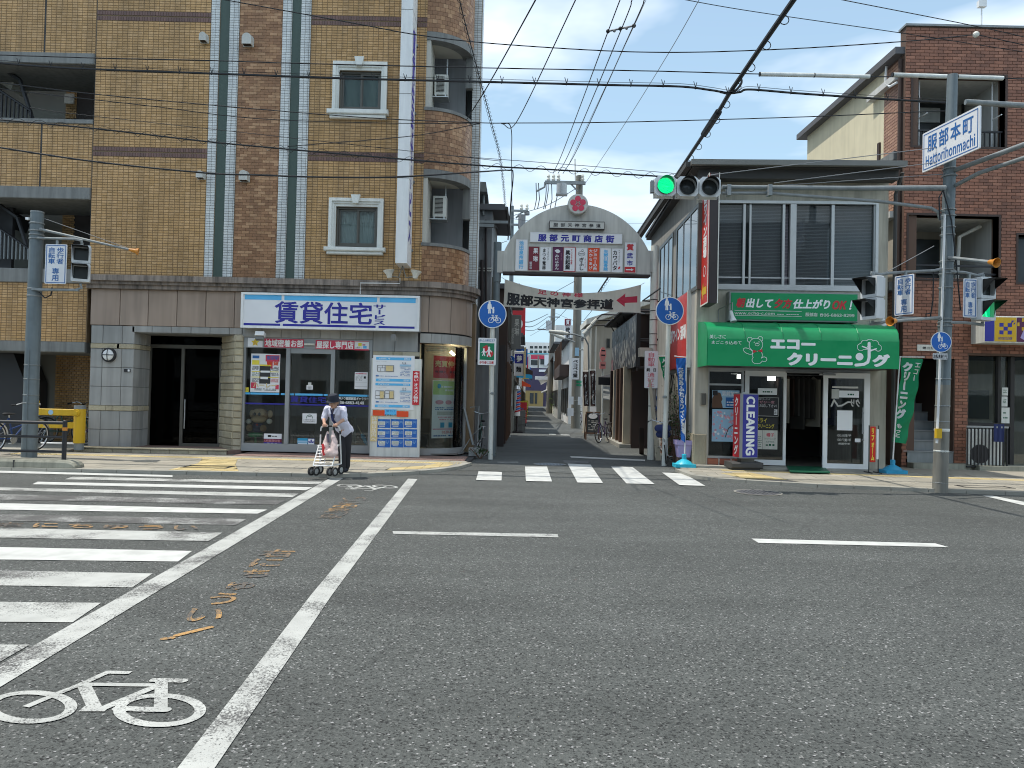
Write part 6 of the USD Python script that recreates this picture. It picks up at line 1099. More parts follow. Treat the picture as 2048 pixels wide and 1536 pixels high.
t=poster('black notice with white handwriting on the closed glass door',1515,794.5,1557,833,fr=R,n=DN,base='poster_black',name='paper_notice',cat='notice');blk(t,'sign_grey',(0,0,1,.02),(0,.98,1,1),(.98,0,1,1));wr(t,'board_white','来店クリーニング',.03,.05,.6,.13);wr(t,'poster_pink','ぜひ一度',.1,.17,.8,.32);wr(t,'board_white','お試し下さい!',.1,.36,.92,.52);blk(t,'board_white',(.78,.62,.94,.92));sc(t,'letter_black',.8,.64,.92,.9,3,4)
t=poster('black panel with yellow lettering on the closed glass door',1513,835,1555,858.5,fr=R,n=DN,base='poster_black',name='paper_notice',cat='notice');wr(t,'poster_yellow','ドライ',.0,.06,.5,.44,bold=1);wr(t,'poster_yellow','クリーニング',.05,.54,.84,.95,bold=1)
t=poster('pair of cream cards low on the closed glass door',1513,860,1554.5,899,fr=R,n=DN,base='off_white',name='paper_notice',cat='notice');blk(t,'letter_black',(.285,0,.30,1));wr(t,'plum_red','帽子',.48,.14,.85,.34,bold=1);wr(t,'green_dark','クリーニング',.38,.40,.92,.5);sc(t,'green_dark',.45,.56,.85,.64,2,4);blk(t,'green_dark',(.45,.74,.55,.82),(.6,.72,.7,.82),(.76,.72,.86,.82));sc(t,'green_dark',.03,.3,.25,.9,6,9,.3)
DM=.142
t=poster('white paper strip high on the half open glass door',1677.5,781,1718,795.5,fr=R,n=DM,base='white_clean',name='paper_notice',cat='notice');sc(t,'green_dark',.25,.35,.75,.75,1,6);blk(t,'sign_grey',(-.35,-.2,.02,1.2));blk(t,'off_white',(-.33,-.62,.95,-.35))
t=poster('large blank white sheet in the middle of the half open glass door',1674.5,820.5,1704.5,861,fr=R,n=DM,base='white_clean',name='paper_notice',cat='notice')
mb=MB();mirror= lambda s,**k:affinity.scale(txt(s,**k),-1,1)
for s,a in (('午前8:30',(1675,868,1702,874)),('午後7:30',(1675,876.5,1702,883)),('年中無休',(1676,885,1700,890))):mb.flat(R,fit(mirror(s,bold=1),*R.rect(*a,DM)),DM)
mb.flat(R,fit(mirror('クリ',bold=3),*R.rect(1702,798,1720,814,DM)),DM);mb.flat(R,LineString([R.px(*p,DM) for p in ((1663,812),(1668,800),(1676,812),(1684,811),(1696,804),(1704,805))]).buffer(.018),DM)
SH.part('lettering',mb,'sign_grey',parent=d2);t=poster('small white label near the edge of the half open glass door',1710,877,1721,884.5,fr=R,n=DM,base='white_clean',name='paper_notice',cat='notice')
# ---- awning
AN=.95;aw0,aw1=RU(1414,700,AN),RU(1797,715,AN);zb_,zt_f=(RV_(1420,729,AN)+RV_(1790,740,AN))/2,RV_(1600,674,AN);zw=RV_(1420,645,0)
prof=[(0,zw),(.45,zw-.035),(.70,zw-.09),(.84,zw-.17),(.92,zw-.27),(AN,zt_f-.06)]
AWN=T('awning','bright green vinyl shop awning with white lettering and a tree in it','awning',R.pt((aw0+aw1)/2,zb_,AN));seams=[aw0]+[RU(v,690,AN) for v in (1489,1565,1641.5,1717)]+[aw1]
for a,c in zip(seams[:-1],seams[1:]):
    mb=MB();V=[R.pt(u,z,n) for u in (a+.003,c-.003) for n,z in prof];k_=len(prof);mb.add(V,[[i,k_+i,k_+i+1,i+1] for i in range(k_-1)]);AWN.part('top_panel',mb,'green_vinyl',smooth=True)
mb=MB();mb.fbox(R,aw0,aw1,zb_,prof[-1][1],AN-.01,AN);AWN.part('front_panel',mb,'green_vinyl')
for u in seams[1:-1]:mb=MB();mb.tube([R.pt(u,z+.004,n+.003) for n,z in prof],.009,5);AWN.part('seam',mb,'green_sign')
for u,d in ((aw0,-1),(aw1,1)):mb=MB();K=Fr(R.pt(u,0,0),R.n*1.0);mb.prism(Fr(R.pt(u,0,0),tuple(R.n)),Polygon([(n,z) for n,z in prof]+[(AN,zb_),(0,zb_)]),-.012,.0);AWN.part('end_panel',mb,'green_vinyl')
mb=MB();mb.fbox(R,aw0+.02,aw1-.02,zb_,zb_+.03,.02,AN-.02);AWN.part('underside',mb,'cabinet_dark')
LN=AN+.003;Z= lambda x,y:(1380+x/4.6545,560+y/4.6545)
def zw_(s,x0,y0,x1,y1,**k):a,c=Z(x0,y0),Z(x1,y1);AWN.part('lettering',write(MB(),R,s,*a,*c,LN,**k),'white_clean')
def zp(x,y): return R.px(*Z(x,y),LN)
zw_('美しさに',183,508,335,547);zw_('まごころ込めて',203,562,480,600);zw_('エコー',750,550,1168,650,bold=5);zw_('クリーニ',905,675,1515,806,bold=5);zw_('グ',1700,690,1860,812,bold=5)
mb=MB();K=R.px(*Z(1668,585),LN);px1=abs(zp(1000,600)[0]-zp(1010,600)[0])/10;g=unary_union([LineString([zp(1668,590),zp(1668,720),zp(1655,765),zp(1620,785),zp(1545,792)]).buffer(14*px1),Point(*zp(1578,714)).buffer(36*px1),LineString([zp(1605,618),zp(1662,640)]).buffer(6*px1),LineString([zp(1735,640),zp(1672,662)]).buffer(6*px1)]);mb.flat(R,g,LN)
crown=unary_union([Point(*zp(x,y)).buffer(r*px1,12) for x,y,r in ((1590,625,32),(1625,595,34),(1675,588,36),(1722,598,34),(1752,632,30))]);crown=crown.union(Polygon([zp(1590,620),zp(1750,620),zp(1750,650),zp(1590,645)]));mb.flat(R,crown.buffer(3*px1).difference(crown.buffer(-1.5*px1)).difference(sbox(zp(1625,0)[0],zp(0,680)[1],zp(1715,0)[0],zp(0,640)[1])),LN+.001);AWN.part('tree_print',mb,'white_clean')
def outl(g,w=4): return g.buffer(w/2*px1).difference(g.buffer(-w/2*px1))
el= lambda x,y,a,c,r=0:affinity.rotate(affinity.scale(Point(*zp(x,y)).buffer(px1,16),a,c),r)
hd2=el(613,603,63,62);ears=unary_union([el(557,556,24,24),el(654,550,24,24)]).difference(hd2);bdy=unary_union([el(628,700,45,50),el(625,745,48,36),el(690,738,26,22)]).difference(hd2);arm_=el(540,662,48,24,-25).difference(hd2).difference(bdy)
mb=MB();mb.flat(R,unary_union([outl(hd2),outl(ears),outl(bdy),outl(arm_),outl(el(625,600,19,14),3),el(598,580,4,5),el(642,576,4,5),el(625,592,6,4)]),LN);AWN.part('bear_print',mb,'white_clean');mb=MB();mb.flat(R,unary_union([Polygon([zp(587,648),zp(587,680),zp(626,664)]),Polygon([zp(672,642),zp(674,674),zp(626,660)])]),LN+.002);AWN.part('bow_print',mb,'letter_red')
# ---- green sign above
gn=.32;gq=R.rect(1462.5,585,1714.5,642.5,gn);GS=T('fascia_sign','green lit sign box with white and red lettering above the awning','sign',R.pt((gq[0]+gq[1])/2,gq[2],gn));mb=MB();mb.cham(R,gq[0]-.04,gq[1]+.02,gq[2]-.03,gq[3]+.03,.03,gn-.012,.01);GS.part('box',mb,'aluminium_dull');mb=MB();mb.fbox(R,*gq,gn-.012,gn);GS.part('face',mb,'green_sign')
mr,mw='letter_red','white_clean';gnl=gn+.003
def gw(m,s,x0,x1,h0=165,h1=255,**k):sl=(x0-430)*.021;a,c=Z(x0,h0+sl),Z(x1,h1+sl+(x1-x0)*.02);GS.part('lettering',write(MB(),R,s,*a,*c,gnl,shear=12,**k),m)
gw(mr,'朝',430,516,bold=3);gw(mw,'出して',520,775,bold=3);gw(mr,'夕方',785,952,bold=3);gw(mw,'仕上がり',962,1305,bold=3);gw(mr,'OK',1325,1460,172,bold=3);gw(mw,'!',1482,1514,bold=2)
for s,a in (('www.echo-c.com',(415,292,790,326)),('服部店',(1075,303,1187,340)),('06-6863-8299',(1245,312,1530,346)),('☎',(1210,312,1240,340))):GS.part('lettering',write(MB(),R,s,*Z(a[0],a[1]),*Z(a[2],a[3]),gnl,bold=1),'old_white')
for y0,y1 in ((279,282),(326,329)):q=R.rect(*Z(415,y0),*Z(1040,y1+9),gnl);GS.part('rule_print',MB().flat(R,sbox(q[0],q[3]-.012,q[1],q[3]),gnl),'old_white')
mb=MB();scrawl(mb,R,*[v for v in R.rect(*Z(810,312),*Z(1020,330),gnl)],1,gnl,4);GS.part('lettering',mb,'old_white')
for k,(x0,y0,lb) in enumerate(((1464.5,632,'white clip lamp hanging in front of the green sign, over the wine bar end'),(1767,642,'white clip lamp over the awning at the signal pole end'))):
    c=R.pt(*R.px(x0,y0,.55),.55);t=T('sign_lamp',lb,'lamp',c,group='clip lamps over the awning');mb=MB();mb.lathe([(0,.12),(.03,.12),(.035,0),(.075,-.13),(.065,-.13),(.03,-.03)],c,(-.15,.3,1),14);t.part('lamp_head',mb,'white_paint',smooth=40);mb=MB();b0=R.px(x0-28,y0+5,.02);mb.tube([c+(0,0,.1),c+(0,0,.28),R.pt(b0[0],c[2]+.2,.04),R.pt(b0[0],c[2]-.1,.02)],.01,6);t.part('lamp_arm',mb,'aluminium_dull')
# ---- wine bar signs
wn_=.80;WB=T('projecting_sign','tall red and black box sign of the wine bar projecting from the shop corner','sign',R.pt(RU(1426,600,wn_),RV_(1426,606,wn_),wn_));u0,u1=RU(1417,590,wn_),RU(1434,590,wn_);z0,z1=RV_(1426,606,wn_),RV_(1426,345,wn_);mb=MB();mb.fbox(R,u0,u1,z0,z1,.06,wn_);WB.part('cabinet',mb,'cabinet_dark')
LF=Fr(R.pt(u0-.003,0,.06),tuple(R.n));mb=MB();mb.fbox(LF,.0,wn_-.06,z0+.02,z1-.02,0,.012);WB.part('face',mb,'wine_red');mb=MB();mb.prism(LF,sbox(0,z0,wn_-.05,z1).difference(sbox(.03,z0+.03,wn_-.09,z1-.03)),.012,.02);WB.part('frame',mb,'off_white');mb=MB();mb.flat(LF,fit(txt('服部ワイン酒場',vertical=True,bold=3),.2,.56,z0+1.0,z1-.1),.016);WB.part('lettering',mb,'white_clean');mb=MB();mb.flat(LF,Polygon([(.12,z0+.3),(.3,z0+.5),(.3,z0+.38),(.6,z0+.38),(.6,z0+.22),(.3,z0+.22),(.3,z0+.1)]),.016);WB.part('arrow',mb,'yellow_paint');mb=MB();mb.flat(LF,Point(.38,z0+.72).buffer(.12).difference(Point(.38,z0+.72).buffer(.095)),.016);WB.part('emblem',mb,'white_clean');mb=MB();[mb.fbox(R,u0+.03,u1-.03,z,z+.06,.0,.06) for z in (z0+.3,z1-.4)];WB.part('wall_bracket',mb,'black_iron');mb=MB();mb.fbox(R,u1,u1+.02,z0,z1,wn_-.05,wn_+.005);WB.part('edge_strip',mb,'off_white')
wu0,wu1=S.px(1341,660)[0],S.px(1381,660)[0];wz0,wz1=S.px(1381,733)[1],S.px(1381,584)[1];WS=T('wall_sign','large red wine bar sign panel on the alley side of the cleaning shop','sign',S.pt((wu0+wu1)/2,wz0,.1));mb=MB();mb.cham(S,wu0,wu1,wz0,wz1,.005,.08,.01);WS.part('panel',mb,'wine_red');mb=MB();mb.flat(S,fit(txt('服部ワイン酒場',bold=3),wu0+.1,wu1-.1,wz0+(wz1-wz0)*.38,wz0+(wz1-wz0)*.58),.083);WS.part('lettering',mb,'white_clean');mb=MB();mb.flat(S,fit(txt('Wine',bold=2),wu0+.3,wu1-.5,wz0+(wz1-wz0)*.7,wz0+(wz1-wz0)*.88),.083);WS.part('lettering',mb,'maroon');mb=MB();mb.fbox(S,wu1,wu1+.05,wz0-.02,wz1+.02,.0,.09);WS.part('edge_strip',mb,'off_white');mb=MB();mb.tube([S.pt(wu0-.2,wz1+.1,.03),S.pt(wu0-.2,wz1+.12,.7),S.pt(wu1,wz1+.06,.7)],.02,6);WS.part('lamp_bar',mb,'black_iron')
# ---- standing signs and banners in front
cp=G(1487,938,ZP);CS=T('standing_sign','illuminated standing box sign with red and blue faces in front of the glass door','sign',(cp[0],cp[1],ZP));wz= lambda y:P(1487,y,cp[1])[2]
mb=MB();mb.cham(Fr((cp[0],cp[1]-.32,0),(1,0,0)),-.36,.32,ZP+.03,ZP+.16,-.5,0,.03);mb.box(cp[0]-.3,cp[0]+.26,cp[1]-.28,cp[1]+.14,ZP,ZP+.03);CS.part('base',mb,'eave_dark');mb=MB();mb.box(cp[0]-.1,cp[0]+.18,cp[1]-.15,cp[1]+.12,ZP+.16,wz(916));CS.part('stem',mb,'bronze_sash')
bl0,bl1,rd0=P(1485,850,cp[1]-.25),P(1516,850,cp[1]-.12),P(1466.5,850,cp[1]+.05);z0,z1=wz(915),wz(787);pl4=[rd0[:2],P(1479.5,850,cp[1]-.23)[:2],bl0[:2],bl1[:2],(bl1[0]-.05,bl1[1]+.30),(rd0[0]+.12,rd0[1]+.22)];mb=MB();mb.prism(WF,Polygon(pl4),z0,z1);CS.part('cabinet',mb,'aluminium_dull');mb=MB();mb.prism(WF,Polygon(pl4).centroid.buffer(.05),z1,z1+.03);CS.part('cap',mb,'white_paint')
def face_between(a,c,m,s,vert,part,ins=.004):
    K=Fr((a[0],a[1],0),(c[0]-a[0],c[1]-a[1],0));w=math.hypot(c[0]-a[0],c[1]-a[1]);mb=MB();mb.fbox(K,.008,w-.008,z0+.02,z1-.02,.001,ins);CS.part('face',mb,m);mb=MB()
    if vert:mb.flat(K,fit(txt(s,vertical=True,bold=3),w*.22,w*.78,z0+.07,z1-.08),ins+.002)
    else:mb.flat(K,fit(affinity.rotate(txt(s,bold=3),-90,origin=(0,0)),w*.22,w*.78,z0+.06,z1-.06),ins+.002)
    CS.part('lettering',mb,'white_clean')
face_between(pl4[0],pl4[1],'letter_red','クリーニング', True,'');face_between(pl4[2],pl4[3],'sign_navy','CLEANING', False,'')
def water_base(name,label,x,y,m,rad=.22,z=ZP,group='water filled banner bases'):
    t=T(name,label,'banner base',(x,y,z),group=group);mb=MB();mb.prism(WF,sbox(x-rad,y-rad*.8,x+rad,y+rad*.8).buffer(.02),z,z+.07);mb.lathe([(rad*.95,.07),(rad*.7,.12),(rad*.35,.16),(.05,.17),(.045,.26),(0,.26)],(x,y,z),n=20);t.part('tank',mb,m,smooth=35);mb=MB();mb.lathe([(.05,0),(.05,.05),(.03,.06)],(x,y,z+.22),n=12);t.part('collar',mb,m); return t
def flag(name,label,x,y,z0,corners,cols,mat,lines,group,pole_top,bulge=.06):
    """Nobori banner: a cloth grid between four photo corners at depth y."""
    t=T(name,label,'banner',(x,y,z0),group=group);mb=MB();mb.tube([(x,y,z0+.2),pole_top],.014,8);t.part('pole',mb,'white_paint');nu,nv=10,40;tl,tr,br,bl=[np.array(c) for c in corners];pts,m2=[],{}
    def cl(a,b):
        top=tl+(tr-tl)*a;bot=bl+(br-bl)*a;p=top+(bot-top)*b; return p+np.array((.0,-bulge*math.sin(a*5+b*6)*(.3+b)+.03*math.sin(b*21+a*4),0))+(tr-tl)*0.0
    for j in range(nv+1):
        for i in range(nu+1):pts.append(cl(i/nu,j/nv))
    mb=MB();mb.add(pts,[[j*(nu+1)+i,(j+1)*(nu+1)+i,(j+1)*(nu+1)+i+1,j*(nu+1)+i+1] for j in range(nv) for i in range(nu)]);t.part('cloth',mb,mat,smooth=True)
    for s,a0,a1,b0,b1,m,bold,vert in lines:
        g=fit(txt(s,vertical=vert,bold=bold),a0,a1,1-b1,1-b0);mb=MB()
        for p in getattr(g,'geoms',[g]):
            m_=trimesh.creation.triangulate_polygon(p.segmentize(.03),engine='earcut');mb.add([cl(u,1-v)+np.array((0,-.006,0)) for u,v in m_[0]],m_[1])
        t.part('lettering',mb,m)
    mb=MB();mb.tube([pole_top-np.array((0,0,.02)),tr+(.04,0,.04) if x<(tl[0]+tr[0])/2 else tl+(-.04,0,.04)],.01,6);t.part('crossbar',mb,'white_paint'); return t
fb1=G(1368,934,ZP);water_base('banner_weight','bright cyan plastic banner base beside the lilac flower pot',fb1[0],fb1[1],'cyan_plastic',.20);yb=fb1[1]
flag('banner','blue shop banner with white lettering twisted around its pole by the lilac pot',fb1[0]+.01,yb,ZP,[P(1352,716,yb),P(1371,716,yb),P(1372,888,yb),P(1363,880,yb)],1,'flag_blue',[('元気あふれるワイン酒場',.12,.78,.12,.9,'flag_white',3, True)], None,P(1373,713,yb),.03)
fb2=G(1785,946,ZP);water_base('banner_weight','blue plastic banner base between the cleaning shop and the brick building stairs',fb2[0],fb2[1],'cyan_blue',.21);yb=fb2[1]
flag('banner','green cleaning shop banner with white outlined lettering at the foot of the brick stairs',fb2[0],yb,ZP,[P(1804,715,yb),P(1845,718,yb),P(1813,888,yb),P(1787,884,yb)],1,'flag_green',[('クリーニング',.06,.58,.05,.72,'flag_white',5, True),('エコー',.66,.93,.05,.26,'flag_white',2, True),('もっと',.1,.4,.78,.94,'flag_white',3, True)], None,P(1800,712,yb),.03)
rf=P(1746,930,15.62);rf[2]=ZP;t=T('folding_sign','narrow red and yellow repair sign on a black wire stand beside the half open door','sign',(rf[0],rf[1],ZP));mb=MB();zq= lambda y:P(1746,y,rf[1])[2];a,c=P(1738,890,rf[1])[0],P(1757,890,rf[1])[0];mb.tube([(a,rf[1],ZP),(a,rf[1],zq(851)),(c,rf[1],zq(851)),(c,rf[1],ZP)],.012,6);mb.tube([(a,rf[1]-.15,ZP+.01),(a,rf[1]+.2,ZP+.01)],.012,6);mb.tube([(c,rf[1]-.15,ZP+.01),(c,rf[1]+.2,ZP+.01)],.012,6);t.part('stand',mb,'black_iron');K=Fr((a,rf[1]-.02,0),(1,0,0));w=(c-a)*.62;mb=MB();mb.fbox(K,.01,w,zq(924),zq(853),0,.01);t.part('panel',mb,'wine_red');mb=MB();mb.flat(K,fit(txt('リフォーム',vertical=True,bold=4),w*.24,w*.78,zq(921),zq(856)),.014);t.part('lettering',mb,'poster_yellow');mb=MB();mb.fbox(K,w+.02,c-a-.01,zq(918),zq(858),0,.01);t.part('panel',mb,'board_white')
# lilac pot with trailing plant
pp=P(1366,914,16.6);pp[2]=ZP;t=T('plant_pot','lilac plastic flower pot on a low stand behind the cyan banner base','flower pot',(pp[0],pp[1],ZP));zq= lambda y:P(1369,y,pp[1])[2];mb=MB();s_=.155
for n0,n1,a,c in ((zq(914),zq(889),.125,.16),(zq(889),zq(880),.18,.185)):
    q=[(-a,-a),(a,-a),(a,a),(-a,a)];q2=[(-c,-c),(c,-c),(c,c),(-c,c)];mb.add([(pp[0]+x,pp[1]+y,n0) for x,y in q]+[(pp[0]+x,pp[1]+y,n1) for x,y in q2],[[0,1,5,4],[1,2,6,5],[2,3,7,6],[3,0,4,7],[0,3,2,1]])
t.part('pot',mb,'lilac_plastic');mb=MB();mb.box(pp[0]-.16,pp[0]+.16,pp[1]-.16,pp[1]+.16,zq(884),zq(883));t.part('soil',mb,'soil');mb=MB();mb.box(pp[0]-.14,pp[0]+.14,pp[1]-.14,pp[1]+.14,ZP,zq(914));t.part('stand',mb,'dark_brown')
def leaves(n,c,rad,size,seed,droop=.3,up=1.0):
    r=np.random.default_rng(seed);p=r.normal(size=(n,3))*np.array(rad)*.5+np.array(c);d=r.normal(size=(n,3));d[:,2]=np.abs(d[:,2])*up-droop;d/=np.linalg.norm(d,axis=1,keepdims=True);sdv=np.cross(d,r.normal(size=(n,3)));sdv/=np.linalg.norm(sdv,axis=1,keepdims=True);s=size*r.uniform(.6,1.3,(n,1));nn_=np.cross(d,sdv)
    v=np.stack([p,p+d*s*.5+sdv*s*.28+nn_*s*.08,p+d*s,p+d*s*.5-sdv*s*.28+nn_*s*.08],1).reshape(-1,3);f=np.array([[0,1,2],[0,2,3]])[None]+(np.arange(n)*4)[:, None, None]; return MB().add(v,f.reshape(-1,3))
def plant(label,x,y,z,h,w,n,m='leaf_dark',size=.07,seed=1,group=None,name='shrub',cat='plant'):
    t=T(name,label,cat,(x,y,z),group=group);r=random.Random(seed);mb=MB()
    for i in range(7):a=r.uniform(0,6.3);mb.tube([(x,y,z),(x+w*.25*math.cos(a),y+w*.25*math.sin(a),z+h*.5),(x+w*.45*math.cos(a),y+w*.45*math.sin(a),z+h*r.uniform(.7,1))],[.012,.008,.004],5)
    t.part('stem',mb,'brown_wood');t.part('foliage',leaves(n,(x,y,z+h*.6),(w*.5,w*.5,h*.42),size,seed),m); return t
plant('dark weedy plant trailing beside the lilac pot against the stone pier',pp[0]+.22,pp[1]+.1,ZP,.75,.4,260,size=.06,seed=3);plant('thin climbing plant on the trellis behind the blue banner',S.pt(-.9,0,.25)[0],S.pt(-.9,0,.2)[1],ZP,1.7,.5,380,size=.055,seed=5);plant('low weeds along the old brick wall by the parked bicycle',S.pt(-2.2,0,.2)[0],S.pt(-2.2,0,.2)[1],.02,.5,.6,200,size=.05,seed=8)
# ================================================================ BRICK BUILDING AT THE EDGE OF THE FRAME
YB2=17.3;B=Fr((0,YB2,0));BU= lambda x,y=500,n=0.0:B.px(x,y,n)[0];BV= lambda x,y,n=0.0:B.px(x,y,n)[1]
bx0=BU(1806.5,560);bx1=bx0+9.0;bzt=BV(1830,53);BK=T('brick_building','red brown brick building with recessed balconies, open stairs and a cream side wall','building',(bx0,YB2,ZP))
hA,hB,hC_,hS,hW=B.rect(1826,150,2009,295),B.rect(1817,430,1996,560),B.rect(2036,470,2100,566),(BU(1797,850),BU(1907,850),.1,BV(1850,716)),(BU(1936,850),BU(2110,850),.1,BV(1980,711))
hs=[hA,hB,hC_,hS,hW];hs[3]=(bx0+.14,hS[1],.1,hS[3]);mb=MB();holes_wall(mb,B,bx0,bx1,.05,bzt,hs,-.25,0);BK.part('wall',mb,'mortar_brick')
bk=MB();bk.tiles(B,bx0,bx1-4.2,.1,bzt-.02,.215,.075,.012,0,.012,.5,skip=[(h[0]-.02,h[1]+.02,h[2]-.02,h[3]+.02) for h in hs],jit=.004)
split_tiles(BK,'brick',bk,'brick_tile',300)
for h in hs[:3]:
    mb=MB();mb.prism(B,sbox(h[0]-.05,h[2]-.05,h[1]+.05,h[3]+.05).difference(sbox(*[h[0],h[2],h[1],h[3]])),-.2,.02);BK.part('opening_trim',mb,'dark_brown')
mb=MB();mb.fbox(B,bx0-.03,bx1,bzt,bzt+.05,-.3,.05);BK.part('coping',mb,'galvanised')
# balcony interiors
mb=MB();mb.fbox(B,bx0+.05,bx1-.2,.1,bzt-.3,-1.75,-1.65);BK.part('balcony_wall',mb,'beige_wall')
for h in (hA,hB):
    mb=MB();mb.fbox(B,h[0]-.3,h[1]+.3,h[3]-.0,h[3]+.15,-1.65,-.26);BK.part('balcony_ceiling',mb,'pale_wall');mb=MB();mb.fbox(B,h[0]-.3,h[1]+.3,h[2]-.25,h[2]-.05,-1.65,-.26);BK.part('balcony_floor',mb,'grey_beam');mb=MB();mb.fbox(B,h[1]+.02,h[1]+.12,h[2]-.1,h[3],-1.65,-.26);BK.part('balcony_wall',mb,'pale_wall');mb=MB();mb.fbox(B,h[0]-.12,h[0]-.02,h[2]-.1,h[3],-1.65,-.26);BK.part('balcony_wall',mb,'beige_wall')
for (x0,y0,x1,y1) in ((1826,203,1892,292),(1818,478,1878,556),(1960,455,1997,560),(1925,190,1960,292)):q=B.rect(x0,y0,x1,y1,-1.6);mb=MB();mb.fbox(B,*q,-1.64,-1.60);BK.part('balcony_door',mb,'lens_dark')
mb=MB();q=B.rect(1832,215,1880,245,-1.55);mb.fbox(B,*q,-1.6,-1.55);BK.part('balcony_window',mb,'pale_wall')
rl_=MB()
zr=BV(1840,258);rl_.fbox(B,hA[0],hA[1],zr-.02,zr+.02,-.12,-.07);rp=BK.part('balcony_rail',rl_,'black_iron')
for u in np.arange(hA[0]+.06,hA[1],.12):mb=MB();mb.fbox(B,u-.01,u+.01,hA[2],zr-.02,-.11,-.08);BK.part('rail_bar',mb,'black_iron',parent=rp)
mb=MB();[mb.fbox(B,hB[0],hB[1],BV(1850,y)-.02,BV(1850,y)+.02,-.12,-.07) for y in (529,545)];BK.part('balcony_rail',mb,'black_iron');mb=MB();mb.fbox(B,hB[0],BU(1880,540),hB[2],BV(1850,546),-.14,-.12);BK.part('balcony_panel',mb,'dark_interior')
for x in (1838,1984):u=BU(x,230,-.3);mb=MB();mb.tube([B.pt(u,hA[3],-.3),B.pt(u,hA[2],-.3)],.018,6);mb.tube([B.pt(u,hA[2]+.75,-.3),B.pt(u,hA[2]+.75,.05)],.015,6);BK.part('laundry_pole_holder',mb,'white_paint')
mb=MB();mb.tube([B.pt(hB[1]-.1,hB[3]-.1,-.5),B.pt(hB[1]-.55,hB[3]-.35,-.6),B.pt(hB[1]-.6,hB[2],-.6)],.045,8);BK.part('downpipe',mb,'off_white');mb=MB();mb.fbox(B,hC_[0],hC_[1],hC_[2],hC_[3],-.22,-.2);BK.part('window_pane',mb,'lens_dark')
# stairs
sx0,sx1=BU(1806,880),hS[1];zs=[BV(1850,y) for y in (925,902,881.6,862,843,824,806,789)];mb=MB();mb.fbox(B,bx0+.14,hS[1]+.25,.05,zs[0],-.4,.28);BK.part('stair_base',mb,'block_concrete')
for i in range(len(zs)-1):
    n_=.0-i*.27;mb=MB();mb.fbox(B,sx0,sx1,zs[0]-.02,zs[i+1]-.02,n_-2.2,n_);sp_=BK.part('step',mb,'galvanised');mb=MB();mb.fbox(B,sx0,sx1,zs[i+1]-.018,zs[i+1],n_-.27,n_+.02);BK.part('nosing',mb,'aluminium_dull',parent=sp_)
mb=MB();mb.fbox(B,bx0+.1,bx0+.16,.1,hS[3],-3,-.25);mb.fbox(B,hS[1]+.01,hS[1]+.1,.1,hS[3],-3,-.25);mb.fbox(B,bx0,hS[1]+.1,hS[3]+.3,hS[3]+.35,-3,-.25);BK.part('stair_wall',mb,'dark_brown');mb=MB();mb.fbox(B,bx0,hS[1]+.1,.1,4,-3.05,-3);BK.part('stair_wall',mb,'dark_interior');q=B.rect(1790,882,1803,926,.06);mb=MB();mb.tiles(B,bx0+.0,sx0-.01,.3,BV(1800,884),.215,.075,.012,.0,.05);BK.part('brick',mb,'brick_tile',kind='stuff')
np_=T('name_plate','cream name plate over the open stairs of the brick building','sign',B.pt(BU(1855,696),BV(1855,703),.03));q=B.rect(1834.5,689,1900,703,.03);mb=MB();mb.cham(B,*q,.012,.03,.004);np_.part('plate',mb,'off_white');mb=MB();mb.flat(B,fit(txt('第三伊勢ビル',bold=1),q[0]+.12,q[1]-.05,q[2]+.04,q[3]-.045),.032);np_.part('lettering',mb,'letter_black')
# shop window at the right with fence, heat pump and cloth
mb=MB();mb.fbox(B,hW[0],hW[1],.1,hW[3],-2.6,-2.5);mb.fbox(B,hW[0]-.1,hW[0],.1,hW[3],-2.5,-.26);mb.fbox(B,hW[0],hW[1],hW[3]-.02,hW[3]+.1,-2.5,-.26);BK.part('shop_interior',mb,'dark_interior');mb=MB();mb.fbox(B,hW[0],hW[1],.1,hW[3],-.22,-.215);BK.part('shop_pane',mb,'glass');q=B.rect(1936,780,1978,838,-1.2);mb=MB();mb.fbox(B,*q,-1.25,-1.2);BK.part('inside_board',mb,'interior_dim')
for x0,x1 in ((1936,1941),(2003,2008),(2028,2036)):mb=MB();mb.fbox(B,BU(x0,780),BU(x1,780),.1,hW[3],-.24,-.12);BK.part('shop_mullion',mb,'dark_interior')
mb=MB();mb.fbox(B,hW[0],BU(2025,850),BV(1980,853),BV(1980,846),-.24,-.08);BK.part('shop_sill',mb,'dark_interior');mb=MB();mb.fbox(B,hW[0],hW[1],.05,.16,-.3,.45);BK.part('shop_step',mb,'block_concrete')
for k,(a,lb) in enumerate((((2004,775,2016,791),'small pale card in the dark shop window, topmost of three'),((2003.5,793,2015,813),'small pale card in the dark shop window, middle of three'),((2003,815,2019,848),'larger pale notice in the dark shop window, lowest of three'))):t=poster(lb,*a,fr=B,n=-.10,base='old_white',name='window_card',cat='notice',group='cards in the brick building shop window');sc(t,'green_dark',.2,.25,.8,.7,3,30+k)
fc=T('fence','black metal railing in front of a white heat pump below the dark shop window','fence',B.pt(BU(1975,930),.16,.3));n_=.30;f0,f1=BU(1933,900,n_),BU(2016,900,n_);zt_,zb_2=BV(1975,854,n_),BV(1975,934,n_);mb=MB();mb.fbox(B,f0,f1,zt_-.02,zt_+.02,n_-.02,n_+.02);fc.part('top_rail',mb,'aluminium_dull');mb=MB();mb.fbox(B,f0,f1,zb_2-.015,zb_2+.015,n_-.015,n_+.015);fc.part('bottom_rail',mb,'black_iron')
for u in np.linspace(f0+.02,f1-.02,12):mb=MB();mb.fbox(B,u-.012,u+.012,.16,zt_-.02,n_-.012,n_+.012);fc.part('bar',mb,'black_iron')
